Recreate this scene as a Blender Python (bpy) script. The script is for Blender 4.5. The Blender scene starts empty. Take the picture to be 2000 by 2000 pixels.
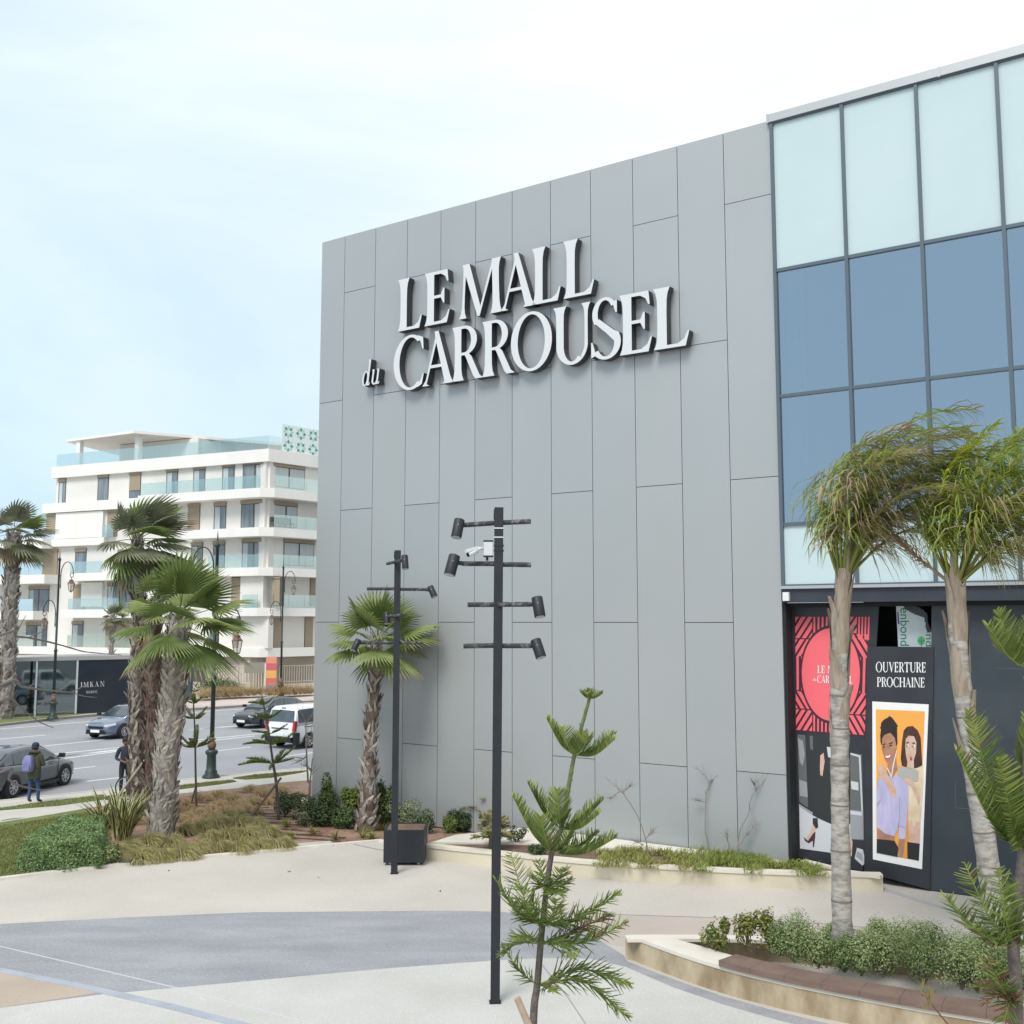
import bpy, bmesh, math, random
import numpy as np
from mathutils import Vector, Matrix
from mathutils.geometry import delaunay_2d_cdt

# ------------------------------------------------------------------ camera, sky, sun, exposure
scn = bpy.context.scene
COL = scn.collection
R = math.radians
FPX, HC = 2070.0, 5.2                     # focal length in photo pixels, eye height
PITCH = math.atan(213 / 2070)
cam = bpy.data.cameras.new('camera')
cam.sensor_width = 36
cam.lens = 36 * FPX / 2000
cam.clip_start, cam.clip_end = 0.1, 6000
co = bpy.data.objects.new('camera', cam)
COL.objects.link(co)
co.location = (0, 0, HC)
co.rotation_euler = (math.pi / 2 + PITCH, 0, 0)
scn.camera = co

SUN_EL, SUN_AZ = R(52), R(205)            # azimuth clockwise from +Y
w = bpy.data.worlds.new('World')
scn.world = w
w.use_nodes = True
nt = w.node_tree
nt.nodes.clear()
out = nt.nodes.new('ShaderNodeOutputWorld')
bg = nt.nodes.new('ShaderNodeBackground')
sky = nt.nodes.new('ShaderNodeTexSky')
sky.sky_type = 'NISHITA'
sky.sun_disc = False
sky.sun_elevation = SUN_EL
sky.sun_rotation = SUN_AZ
sky.dust_density = 1.5
sky.ozone_density = 1.5
tc = nt.nodes.new('ShaderNodeTexCoord')
mp = nt.nodes.new('ShaderNodeMapping')
mp.inputs['Scale'].default_value = (1.0, 1.0, 2.6)
mp.inputs['Location'].default_value = (0.35, 0.2, 0.1)
n1 = nt.nodes.new('ShaderNodeTexNoise')
n1.inputs['Scale'].default_value = 1.5
n1.inputs['Detail'].default_value = 6
n1.inputs['Roughness'].default_value = 0.55
n1.inputs['Distortion'].default_value = 0.4
rmp = nt.nodes.new('ShaderNodeMapRange')
rmp.inputs['From Min'].default_value = 0.3
rmp.inputs['From Max'].default_value = 0.68
rmp.inputs['To Min'].default_value = 0.84
rmp.inputs['To Max'].default_value = 1.0
# veil of cloud: brighter overhead, thinner towards the west
mix = nt.nodes.new('ShaderNodeMix')
mix.data_type = 'RGBA'
sep = nt.nodes.new('ShaderNodeSeparateXYZ')
mr2 = nt.nodes.new('ShaderNodeMapRange')
mr2.inputs['From Min'].default_value = 0.0
mr2.inputs['From Max'].default_value = 0.55
mr2.inputs['To Min'].default_value = 0.0
mr2.inputs['To Max'].default_value = 1.0
cmix = nt.nodes.new('ShaderNodeMix')
cmix.data_type = 'RGBA'
cmix.inputs[6].default_value = (5.3, 6.9, 8.0, 1)
cmix.inputs[7].default_value = (8.2, 8.75, 8.9, 1)
L = nt.links.new
L(tc.outputs['Generated'], mp.inputs['Vector'])
L(mp.outputs['Vector'], n1.inputs['Vector'])
L(n1.outputs['Fac'], rmp.inputs['Value'])
L(tc.outputs['Generated'], sep.inputs['Vector'])
gsum = nt.nodes.new('ShaderNodeMath'); gsum.operation = 'MULTIPLY_ADD'; gsum.inputs[1].default_value = 0.7
L(sep.outputs['X'], gsum.inputs[0]); L(sep.outputs['Z'], gsum.inputs[2])
gn = nt.nodes.new('ShaderNodeMath'); gn.operation = 'MULTIPLY_ADD'; gn.inputs[1].default_value = 0.9
gofs = nt.nodes.new('ShaderNodeMath'); gofs.operation = 'ADD'; gofs.inputs[1].default_value = -0.42
L(n1.outputs['Fac'], gn.inputs[0]); L(gsum.outputs[0], gn.inputs[2]); L(gn.outputs[0], gofs.inputs[0])
L(gofs.outputs[0], mr2.inputs['Value'])
L(mr2.outputs['Result'], cmix.inputs[0])
L(rmp.outputs['Result'], mix.inputs[0])
L(sky.outputs['Color'], mix.inputs[6])
L(cmix.outputs[2], mix.inputs[7])
L(mix.outputs[2], bg.inputs['Color'])
bg.inputs['Strength'].default_value = 0.1
L(bg.outputs['Background'], out.inputs['Surface'])

sl = bpy.data.lights.new('sun', 'SUN')
sl.energy = 2.2
sl.angle = R(24)
sl.color = (1.0, 0.97, 0.92)
so = bpy.data.objects.new('sun', sl)
COL.objects.link(so)
sd = Vector((math.sin(SUN_AZ) * math.cos(SUN_EL), math.cos(SUN_AZ) * math.cos(SUN_EL), math.sin(SUN_EL)))
so.rotation_euler = sd.to_track_quat('Z', 'Y').to_euler()
so.location = sd * 50

vs = scn.view_settings
vs.view_transform = 'Standard'
vs.look = 'None'
vs.exposure = 0.38
vs.gamma = 1.0
vs.use_curve_mapping = False

# ------------------------------------------------------------------ photo pixel -> place
CP, SP = math.cos(PITCH), math.sin(PITCH)
def ray(u, v):
    x = (u - 1000) / FPX; y = (1000 - v) / FPX
    return Vector((x, CP - y * SP, SP + y * CP))
def G(u, v, z=0.0):
    d = ray(u, v); t = (z - HC) / d.z
    return Vector((d.x * t, d.y * t, z))
def AT(u, v, Y):
    d = ray(u, v); t = Y / d.y
    return Vector((d.x * t, Y, HC + d.z * t))
class Plane:
    """upright plane: origin P, unit direction e to the right, outward normal n (towards the viewer)"""
    def __init__(s, P, e, off=0.0):
        s.e = Vector((e[0], e[1], 0)).normalized()
        s.n = Vector((s.e.y, -s.e.x, 0))
        s.P = Vector((P[0], P[1], 0)) + s.n * off
    def px(s, u, v):
        d = ray(u, v)
        t = (s.P - Vector((0, 0, 0))).dot(s.n) / d.dot(s.n)
        X = Vector((d.x * t, d.y * t, HC + d.z * t))
        return ((X - s.P).dot(s.e), X.z)
    def w(s, a, z, o=0.0):
        return Vector((s.P.x + s.e.x * a + s.n.x * o, s.P.y + s.e.y * a + s.n.y * o, z))

# ------------------------------------------------------------------ materials
MATS = {}
def mat(name, col, rough=0.6, col2=None, scale=4.0, detail=4.0, bump=0.0, bscale=None, metal=0.0, spec=0.5,
        trans=0.0, coat=0.0, lo=0.35, hi=0.65, stretch=None, speck=None, coords='Object'):
    if name in MATS: return MATS[name]
    m = bpy.data.materials.new(name); m.use_nodes = True
    MATS[name] = m
    t = m.node_tree; N = t.nodes; b = N['Principled BSDF']; LK = t.links.new
    c4 = lambda c: (c[0], c[1], c[2], 1)
    b.inputs['Base Color'].default_value = c4(col)
    b.inputs['Roughness'].default_value = rough
    b.inputs['Metallic'].default_value = metal
    b.inputs['Specular IOR Level'].default_value = spec
    if coat:
        b.inputs['Coat Weight'].default_value = coat; b.inputs['Coat Roughness'].default_value = 0.05
    vec = None
    def vector():
        nonlocal vec
        if vec is None:
            tcn = N.new('ShaderNodeTexCoord'); vec = tcn.outputs[coords]
            if stretch:
                mm = N.new('ShaderNodeMapping'); mm.inputs['Scale'].default_value = stretch
                LK(vec, mm.inputs['Vector']); vec = mm.outputs['Vector']
        return vec
    colout = None
    if col2 is not None:
        nn = N.new('ShaderNodeTexNoise'); nn.inputs['Scale'].default_value = scale; nn.inputs['Detail'].default_value = detail
        nn.inputs['Roughness'].default_value = 0.6
        LK(vector(), nn.inputs['Vector'])
        mr = N.new('ShaderNodeMapRange'); mr.inputs['From Min'].default_value = lo; mr.inputs['From Max'].default_value = hi
        LK(nn.outputs['Fac'], mr.inputs['Value'])
        mx = N.new('ShaderNodeMix'); mx.data_type = 'RGBA'
        mx.inputs[6].default_value = c4(col); mx.inputs[7].default_value = c4(col2)
        LK(mr.outputs['Result'], mx.inputs[0]); colout = mx.outputs[2]
        if speck:                                   # (colour, scale, threshold) fine aggregate
            for sc_, sp_, th_ in speck:
                n3 = N.new('ShaderNodeTexNoise'); n3.inputs['Scale'].default_value = sp_; n3.inputs['Detail'].default_value = 2
                LK(vector(), n3.inputs['Vector'])
                m3 = N.new('ShaderNodeMapRange'); m3.inputs['From Min'].default_value = th_; m3.inputs['From Max'].default_value = th_ + 0.08
                LK(n3.outputs['Fac'], m3.inputs['Value'])
                x3 = N.new('ShaderNodeMix'); x3.data_type = 'RGBA'; x3.inputs[7].default_value = c4(sc_)
                LK(m3.outputs['Result'], x3.inputs[0]); LK(colout, x3.inputs[6]); colout = x3.outputs[2]
        LK(colout, b.inputs['Base Color'])
    if bump:
        nb = N.new('ShaderNodeTexNoise'); nb.inputs['Scale'].default_value = bscale or scale * 3; nb.inputs['Detail'].default_value = 5
        LK(vector(), nb.inputs['Vector'])
        bp = N.new('ShaderNodeBump'); bp.inputs['Strength'].default_value = bump; bp.inputs['Distance'].default_value = 0.02
        LK(nb.outputs['Fac'], bp.inputs['Height']); LK(bp.outputs['Normal'], b.inputs['Normal'])
    if trans:                                       # thin leaf: some light passes through
        tr = N.new('ShaderNodeBsdfTranslucent'); ms = N.new('ShaderNodeMixShader'); ms.inputs[0].default_value = trans
        if colout is not None: LK(colout, tr.inputs['Color'])
        else: tr.inputs['Color'].default_value = c4(col)
        o = N['Material Output']
        LK(b.outputs[0], ms.inputs[1]); LK(tr.outputs[0], ms.inputs[2]); LK(ms.outputs[0], o.inputs['Surface'])
    return m
def leaf(name, col, col2=None, rough=0.55, trans=0.22, scale=3.0):
    return mat(name, col, rough, col2 or tuple(c * 0.6 for c in col), scale=scale, trans=trans, spec=0.35)
def glass(name, tint, refl=(0.9, 0.95, 1.0), fac=0.35, rough=0.02):
    """thin sheet: tinted see-through mixed with a mirror reflection"""
    m = bpy.data.materials.new(name); m.use_nodes = True; MATS[name] = m
    t = m.node_tree; N = t.nodes; N.remove(N['Principled BSDF'])
    a = N.new('ShaderNodeBsdfTransparent'); a.inputs['Color'].default_value = (*tint, 1)
    g = N.new('ShaderNodeBsdfGlossy'); g.inputs['Color'].default_value = (*refl, 1); g.inputs['Roughness'].default_value = rough
    lw = N.new('ShaderNodeLayerWeight'); lw.inputs['Blend'].default_value = 0.25
    mr = N.new('ShaderNodeMapRange'); mr.inputs['To Min'].default_value = fac; mr.inputs['To Max'].default_value = 1.0
    t.links.new(lw.outputs['Fresnel'], mr.inputs['Value'])
    ms = N.new('ShaderNodeMixShader')
    t.links.new(mr.outputs['Result'], ms.inputs[0]); t.links.new(a.outputs[0], ms.inputs[1]); t.links.new(g.outputs[0], ms.inputs[2])
    t.links.new(ms.outputs[0], N['Material Output'].inputs['Surface'])
    return m

# ------------------------------------------------------------------ mesh building
class MB:
    def __init__(s): s.v = []; s.f = []; s.m = []
    def add(s, vs, fs, mi=0):
        o = len(s.v); s.v.extend([tuple(p) for p in vs])
        s.f.extend([tuple(i + o for i in f) for f in fs]); s.m.extend([mi] * len(fs)); return s
    def box(s, c, size, rz=0.0, mi=0, rx=0.0, ry=0.0):
        hx, hy, hz = size[0] / 2, size[1] / 2, size[2] / 2
        M = Matrix.Translation(c) @ Matrix.Rotation(rz, 4, 'Z') @ Matrix.Rotation(ry, 4, 'Y') @ Matrix.Rotation(rx, 4, 'X')
        vs = [M @ Vector((x, y, z)) for x in (-hx, hx) for y in (-hy, hy) for z in (-hz, hz)]
        return s.add(vs, [(0, 1, 3, 2), (4, 6, 7, 5), (0, 4, 5, 1), (2, 3, 7, 6), (0, 2, 6, 4), (1, 5, 7, 3)], mi)
    def slab(s, pl, a0, a1, z0, z1, o0, o1, mi=0):
        """box on an upright plane: along a0..a1, height z0..z1, outward o0..o1"""
        vs = [pl.w(a, z, o) for a in (a0, a1) for o in (o0, o1) for z in (z0, z1)]
        return s.add(vs, [(0, 1, 3, 2), (4, 6, 7, 5), (0, 4, 5, 1), (2, 3, 7, 6), (0, 2, 6, 4), (1, 5, 7, 3)], mi)
    def tube(s, pts, rad, n=8, mi=0, cap=True):
        pts = [Vector(p) for p in pts]
        if not hasattr(rad, '__len__'): rad = [rad] * len(pts)
        t0 = (pts[1] - pts[0]).normalized()
        a = t0.orthogonal().normalized(); rings = []
        for i, p in enumerate(pts):
            t = (pts[min(i + 1, len(pts) - 1)] - pts[max(i - 1, 0)])
            t = t.normalized() if t.length > 1e-9 else t0
            a = (a - t * a.dot(t)); a = a.normalized() if a.length > 1e-6 else t.orthogonal().normalized()
            b = t.cross(a)
            rings.append([p + (a * math.cos(k * 2 * math.pi / n) + b * math.sin(k * 2 * math.pi / n)) * rad[i] for k in range(n)])
        vs = [q for r in rings for q in r]; fs = []
        for i in range(len(pts) - 1):
            for k in range(n):
                k2 = (k + 1) % n
                fs.append((i * n + k, i * n + k2, (i + 1) * n + k2, (i + 1) * n + k))
        if cap:
            fs.append(tuple(range(n - 1, -1, -1))); fs.append(tuple(range((len(pts) - 1) * n, len(pts) * n)))
        return s.add(vs, fs, mi)
    def lathe(s, prof, c=(0, 0, 0), n=16, mi=0, M=None):
        """prof: (radius, z) from bottom to top"""
        c = Vector(c); vs = []
        for r, z in prof:
            for k in range(n):
                p = Vector((r * math.cos(k * 2 * math.pi / n), r * math.sin(k * 2 * math.pi / n), z))
                vs.append(c + (M @ p if M is not None else p))
        fs = [(i * n + k, i * n + (k + 1) % n, (i + 1) * n + (k + 1) % n, (i + 1) * n + k) for i in range(len(prof) - 1) for k in range(n)]
        if prof[0][0] > 1e-4: fs.append(tuple(range(n - 1, -1, -1)))
        if prof[-1][0] > 1e-4: fs.append(tuple(range((len(prof) - 1) * n, len(prof) * n)))
        return s.add(vs, fs, mi)
    def prism(s, poly, z0, z1, mi=0, mside=None):
        """polygon of (x, y) between two heights"""
        poly = [(p[0], p[1]) for p in poly]
        tri, vv = fill(poly)
        n = len(vv)
        s.add([(x, y, z1) for x, y in vv], tri, mi)
        s.add([(x, y, z0) for x, y in vv], [t[::-1] for t in tri], mi if mside is None else mside)
        m = len(poly)
        ar = sum(poly[i][0] * poly[(i + 1) % m][1] - poly[(i + 1) % m][0] * poly[i][1] for i in range(m))
        q = poly if ar > 0 else poly[::-1]
        vs = [(x, y, z) for x, y in q for z in (z0, z1)]
        s.add(vs, [(2 * i, 2 * ((i + 1) % m), 2 * ((i + 1) % m) + 1, 2 * i + 1) for i in range(m)], mi if mside is None else mside)
        return s
    def build(s, name, mats, parent=None, smooth=False, loc=None, origin=None):
        me = bpy.data.meshes.new(name)
        v = s.v
        if origin is not None:
            ox, oy, oz = origin; v = [(a - ox, b - oy, c - oz) for a, b, c in v]
        me.from_pydata(v, [], s.f)
        if not isinstance(mats, (list, tuple)): mats = [mats]
        for m in mats: me.materials.append(m)
        if len(mats) > 1: me.polygons.foreach_set('material_index', s.m)
        if smooth: me.polygons.foreach_set('use_smooth', [True] * len(me.polygons))
        me.update()
        o = bpy.data.objects.new(name, me); COL.objects.link(o)
        if origin is not None: o.location = origin
        if parent is not None: o.parent = parent
        if loc is not None: o.location = loc
        return o
def ccw(p):
    p = [(q[0], q[1]) for q in p]; n = len(p)
    a = sum(p[i][0] * p[(i + 1) % n][1] - p[(i + 1) % n][0] * p[i][1] for i in range(n))
    return p if a > 0 else p[::-1]
def fill(poly):
    """triangulate a simple polygon"""
    poly = ccw(poly)
    vs, es, fs, ov, oe, of = delaunay_2d_cdt([Vector(p) for p in poly], [], [list(range(len(poly)))], 1, 1e-6)
    vv = [(p.x, p.y) for p in vs]; tri = []
    for f, src in zip(fs, of):
        if not src: continue
        a, b, c = (vv[i] for i in f[:3])
        ar = (b[0] - a[0]) * (c[1] - a[1]) - (c[0] - a[0]) * (b[1] - a[1])
        tri.append(tuple(f) if ar > 0 else tuple(f[::-1]))
    return tri, vv
def union(polys):
    """overlapping polygons -> one triangulated outline (verts, tris ccw, directed boundary edges)"""
    vs = []; fs = []
    for p in polys:
        p = ccw(p)
        fs.append(list(range(len(vs), len(vs) + len(p)))); vs += [Vector(q) for q in p]
    V, E_, F_, a, b, src = delaunay_2d_cdt(vs, [], fs, 1, 1e-5)
    vv = [(p.x, p.y) for p in V]; tri = []
    for f, so_ in zip(F_, src):
        if not so_: continue
        p, q, r = (vv[i] for i in f[:3])
        ar = (q[0] - p[0]) * (r[1] - p[1]) - (r[0] - p[0]) * (q[1] - p[1])
        if abs(ar) < 1e-12: continue
        tri.append(tuple(f) if ar > 0 else tuple(f[::-1]))
    ed = set()
    for t in tri:
        for i in range(3): ed.add((t[i], t[(i + 1) % 3]))
    bd = [e for e in ed if (e[1], e[0]) not in ed]
    return vv, tri, bd
def tag(o, label, cat, group=None, kind=None):
    if label: o['label'] = label
    if cat: o['category'] = cat
    if group: o['group'] = group
    if kind: o['kind'] = kind
    return o
def empty(name, loc=(0, 0, 0), rz=0.0):
    o = bpy.data.objects.new(name, None); o.empty_display_size = 0.2
    COL.objects.link(o); o.location = loc; o.rotation_euler = (0, 0, rz); return o
def kids(o): return [c for c in bpy.data.objects if c.parent == o]
def dup(o, loc=None, rz=None, label=None, scale=None, parent=None):
    c = o.copy(); COL.objects.link(c)
    if parent is not None: c.parent = parent
    if loc is not None: c.location = loc
    if rz is not None: c.rotation_euler = (0, 0, rz)
    if scale is not None: c.scale = scale if hasattr(scale, '__len__') else (scale,) * 3
    if label: c['label'] = label
    for k in kids(o): dup(k, parent=c)
    return c
def struct(name, mb, mats): return tag(mb.build(name, mats), None, None, kind='structure')
def lerp(a, b, t): return a + (b - a) * t
def bez(p, n=10):
    """smooth curve through control points (Catmull-Rom)"""
    p = [Vector(q) for q in p]; q = [p[0] * 2 - p[1]] + p + [p[-1] * 2 - p[-2]]; r = []
    for i in range(1, len(q) - 2):
        for k in range(n):
            t = k / n
            r.append(0.5 * ((2 * q[i]) + (q[i + 1] - q[i - 1]) * t + (2 * q[i - 1] - 5 * q[i] + 4 * q[i + 1] - q[i + 2]) * t * t + (3 * q[i] - q[i - 1] - 3 * q[i + 1] + q[i + 2]) * t ** 3))
    r.append(p[-1]); return r

def off(o):
    v = Vector((0, 0, 0))
    while o is not None: v += o.location; o = o.parent
    return v
def part(mb, name, mats, parent, smooth=False, label=None):
    """world-coordinate mesh linked as a child of an unrotated thing"""
    d = off(parent)
    mb.v = [(a - d.x, b - d.y, c - d.z) for a, b, c in mb.v]
    o = mb.build(name, mats, parent, smooth)
    if label: o['label'] = label
    return o
def ribbon(mb, pts, wl, wr, z0, z1, mi=0):
    """strip of box section along a ground polyline, wl to its left, wr to its right"""
    pts = [Vector((p[0], p[1])) for p in pts]; n = len(pts); A = []; B = []
    for i, p in enumerate(pts):
        t = (pts[min(i + 1, n - 1)] - pts[max(i - 1, 0)]).normalized(); q = Vector((-t.y, t.x))
        A.append(p + q * wl); B.append(p - q * wr)
    vs = []
    for a, b in zip(A, B): vs += [(a.x, a.y, z0), (a.x, a.y, z1), (b.x, b.y, z1), (b.x, b.y, z0)]
    fs = []
    for i in range(n - 1):
        for k in range(4):
            fs.append((4 * i + k, 4 * i + (k + 1) % 4, 4 * i + 4 + (k + 1) % 4, 4 * i + 4 + k))
    fs += [(0, 1, 2, 3), (4 * n - 1, 4 * n - 2, 4 * n - 3, 4 * n - 4)]
    return mb.add(vs, fs, mi)
def gp(pts, z=0.0): return [G(u, v, z) for u, v in pts]

# ================================================================== ground, road, pavement, plaza
ZR, ZS = -0.25, -0.10
m_earth = mat('earth', (0.24, 0.2, 0.15), 0.95, (0.17, 0.14, 0.1), scale=0.3)
m_asph = mat('asphalt', (0.25, 0.255, 0.275), 0.85, (0.3, 0.305, 0.325), scale=0.25, detail=8, bump=0.3, bscale=60,
             speck=[((0.2, 0.205, 0.22), 25, 0.6)])
m_line = mat('road_paint', (0.72, 0.72, 0.7), 0.7, (0.55, 0.55, 0.54), scale=6)
m_pave = mat('pavement_concrete', (0.5, 0.475, 0.43), 0.85, (0.43, 0.41, 0.375), scale=0.8, bump=0.2, bscale=30)
m_pink = mat('pink_paving', (0.46, 0.36, 0.34), 0.85, (0.52, 0.45, 0.42), scale=0.25, bump=0.2, bscale=20)
m_kerb = mat('kerb_stone', (0.52, 0.5, 0.44), 0.8, (0.42, 0.4, 0.36), scale=2, bump=0.2)
m_lawn = mat('lawn_turf', (0.15, 0.17, 0.05), 0.95, (0.1, 0.14, 0.04), scale=1.2, bump=0.7, bscale=40, speck=[((0.2, 0.19, 0.075), 14, 0.58)])
m_mulch = mat('red_mulch', (0.23, 0.125, 0.085), 0.95, (0.32, 0.215, 0.16), scale=1.6, bump=1.0, bscale=14, speck=[((0.08, 0.05, 0.04), 9, 0.6)])
m_cream = mat('plaza_cream', (0.5, 0.465, 0.42), 0.8, (0.43, 0.4, 0.36), scale=0.35, detail=8, bump=0.2, bscale=70,
              speck=[((0.43, 0.385, 0.33), 9, 0.64), ((0.42, 0.375, 0.32), 40, 0.6), ((0.72, 0.69, 0.64), 50, 0.62)])
m_pale = mat('plaza_pale', (0.49, 0.48, 0.46), 0.8, (0.43, 0.42, 0.4), scale=0.6, detail=6, bump=0.12, bscale=90,
             speck=[((0.42, 0.41, 0.39), 55, 0.6), ((0.74, 0.73, 0.71), 70, 0.63)])
m_blue = mat('plaza_bluegrey', (0.235, 0.238, 0.262), 0.8, (0.315, 0.317, 0.335), scale=0.9, detail=8, bump=0.15, bscale=90,
             speck=[((0.18, 0.19, 0.22), 45, 0.6), ((0.5, 0.5, 0.52), 55, 0.63)], stretch=(0.5, 1.6, 1))
m_tan = mat('plaza_tan', (0.43, 0.35, 0.285), 0.8, (0.37, 0.305, 0.25), scale=0.8, bump=0.15, bscale=90, speck=[((0.33, 0.27, 0.22), 50, 0.6)])
m_joint = mat('joint_filler', (0.3, 0.29, 0.28), 0.9)
m_pjoint = mat('pale_joint', (0.5, 0.5, 0.52), 0.9)

def sheet(name, pts, z, m, thick=None):
    b = MB(); b.prism([(p[0], p[1]) for p in pts], z - (thick or 0.02), z, 0); return struct(name, b, [m])

b = MB(); b.add([(-3000, -600, -0.9), (3000, -600, -0.9), (3000, 4000, -0.9), (-3000, 4000, -0.9)], [(0, 1, 2, 3)])
struct('ground', b, [m_earth])

near = gp([(0, 1573), (205, 1551), (342, 1532), (470, 1519), (594, 1508)], ZR)
far = gp([(0, 1419), (113, 1406), (190, 1399), (400, 1386), (612, 1372)], ZR)
dn = (near[-1] - near[-2]).normalized(); d0 = (near[1] - near[0]).normalized()
nearx = [near[0] - d0 * 120] + near + [near[-1] + dn * 40, near[-1] + dn * 40 + Vector((45, 90, 0))]
df = (far[-1] - far[-2]).normalized(); f0 = (far[1] - far[0]).normalized()
farx = [far[0] - Vector((0.7, 0.72, 0)) * 120] + far + [far[-1] + df * 120]
sheet('road', nearx + farx[::-1], ZR, m_asph, 0.4)

# painted markings
b = MB()
def stripe(u0, v0, u1, v1, wd, ext0=0.0, ext1=0.0):
    p, q = G(u0, v0, ZR), G(u1, v1, ZR); t = (q - p).normalized()
    p = p - t * ext0; q = q + t * ext1
    ribbon(b, [p, q], wd / 2, wd / 2, ZR - 0.01, ZR + 0.004)
stripe(0, 1424, 178, 1409, 0.16, 60); stripe(178, 1409, 400, 1390, 0.16); stripe(400, 1390, 611, 1375, 0.16, 0, 60)
stripe(-60, 1449, 90, 1435.5, 0.14); stripe(391, 1423.6, 468, 1418, 0.14); stripe(540, 1411, 612, 1405, 0.14)
stripe(88, 1457, 202, 1445, 0.14); stripe(370, 1426, 470, 1416.5, 0.12)
stripe(108, 1479, 251, 1461.5, 0.16, 40); stripe(108, 1484, 251, 1464.5, 0.16, 40)
stripe(345, 1449, 497, 1434, 0.16, 8); stripe(345, 1453.5, 497, 1437.5, 0.16, 8); stripe(497, 1434, 611, 1424, 0.16, 0, 60)
stripe(137, 1502.5, 186, 1497, 0.13); stripe(420, 1467, 490, 1459, 0.13); stripe(170, 1526, 232, 1519, 0.13)
stripe(540, 1480, 611, 1470, 0.14, 0, 10); stripe(-90, 1530, -20, 1521, 0.14)
stripe(22, 1570, 75, 1564, 0.5); stripe(-40, 1567, 38, 1561.5, 0.4)
struct('road_markings', b, [m_line])
m_red = mat('red_road_paint', (0.36, 0.2, 0.2), 0.8, (0.3, 0.19, 0.19), scale=3)
sheet('road_crossing', gp([(-160, 1577), (0, 1562.5), (45, 1560), (58, 1566), (0, 1573), (-160, 1590)], ZR), ZR + 0.002, m_red, 0.015)

# near pavement, verge strips, kerbs
inner = gp([(0, 1613), (102, 1597), (170, 1585), (342, 1557), (460, 1546), (531, 1536), (611, 1529)], ZS)
innerx = [inner[0] - (inner[1] - inner[0]).normalized() * 120] + inner + [inner[-1] + dn * 45]
sheet('pavement', nearx[:-1] + innerx[::-1], ZS, m_pave, 0.4)
b = MB(); ribbon(b, nearx[:-1], 0.0, 0.16, -0.5, ZS + 0.012); struct('kerb', b, [m_kerb])
v1 = gp([(-300, 1603), (0, 1579), (113, 1564), (201, 1553), (205, 1559), (201, 1562), (113, 1574), (0, 1583), (-300, 1612)], ZS)
sheet('verge', v1, ZS + 0.02, m_lawn)
v2 = gp([(205, 1557), (342, 1536), (400, 1529), (452, 1524), (462, 1527), (430, 1532), (342, 1543), (205, 1563)], ZS)
sheet('verge', v2, ZS + 0.02, m_lawn)
v3 = gp([(455, 1521), (500, 1514), (600, 1506), (590, 1509), (530, 1519), (480, 1523)], ZS)
sheet('verge', v3, ZS + 0.02, m_lawn)

# far pavement
back = [Vector((-260, -20, 0)), Vector((-260, 420, 0)), Vector((180, 420, 0))]
sheet('pavement', farx[::-1] + back, -0.12, m_pave, 0.5)
b = MB(); ribbon(b, farx, 0.16, 0.0, -0.5, -0.105); struct('kerb', b, [m_kerb])
sheet('pavement', [Vector((p.x - .3, p.y + .35, 0)) for p in (far[2].lerp(far[3], .66), far[3], far[4], far[4] + df * 8)] + gp([(700, 1353), (612, 1357), (520, 1361), (419, 1365), (360, 1372)], -0.12), -0.112, m_pink, 0.005)
sheet('lawn', gp([(-60, 1421), (0, 1413), (60, 1406.5), (100, 1402), (178, 1393), (178, 1390), (60, 1401), (0, 1405), (-60, 1409)], -0.12), -0.1, m_lawn)

# lawn and planted soil
kerbpx = [(0, 1720), (110, 1706), (228, 1692), (360, 1680), (497, 1667), (620, 1656), (740, 1645)]
kl = gp(kerbpx, 0)
k0 = kl[0] - (kl[1] - kl[0]).normalized() * 60
lawn_pts = [inner[0] - (inner[1] - inner[0]).normalized() * 16, inner[0], inner[1], inner[2], kl[2], kl[1], kl[0], kl[0] - (kl[1] - kl[0]).normalized() * 16]
sheet('lawn', lawn_pts, 0.0, m_lawn, 0.5)
WALL = Plane((5.3768, 22.5625), (0.829, -0.559))
soil = [inner[2], inner[3], inner[4], inner[5], inner[6], inner[6] + dn * 8, WALL.w(-13, 0, -2), WALL.w(-3, 0, -0.6), WALL.w(-3, 0, 0.8),
        G(880, 1650), G(826, 1657), kl[6], kl[5], kl[4], kl[3], kl[2]]
sheet('planting_bed', soil, -0.003, m_mulch, 0.5)
b = MB(); ribbon(b, [k0] + kl + [G(826, 1660)], 0.14, 0.0, -0.5, 0.05); struct('kerb', b, [mat('white_kerb', (0.66, 0.62, 0.55), 0.75, (0.55, 0.52, 0.46), scale=3, bump=0.15)])
b = MB(); ribbon(b, innerx[:-1], 0.0, 0.1, -0.5, 0.012); struct('kerb', b, [m_kerb])

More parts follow.
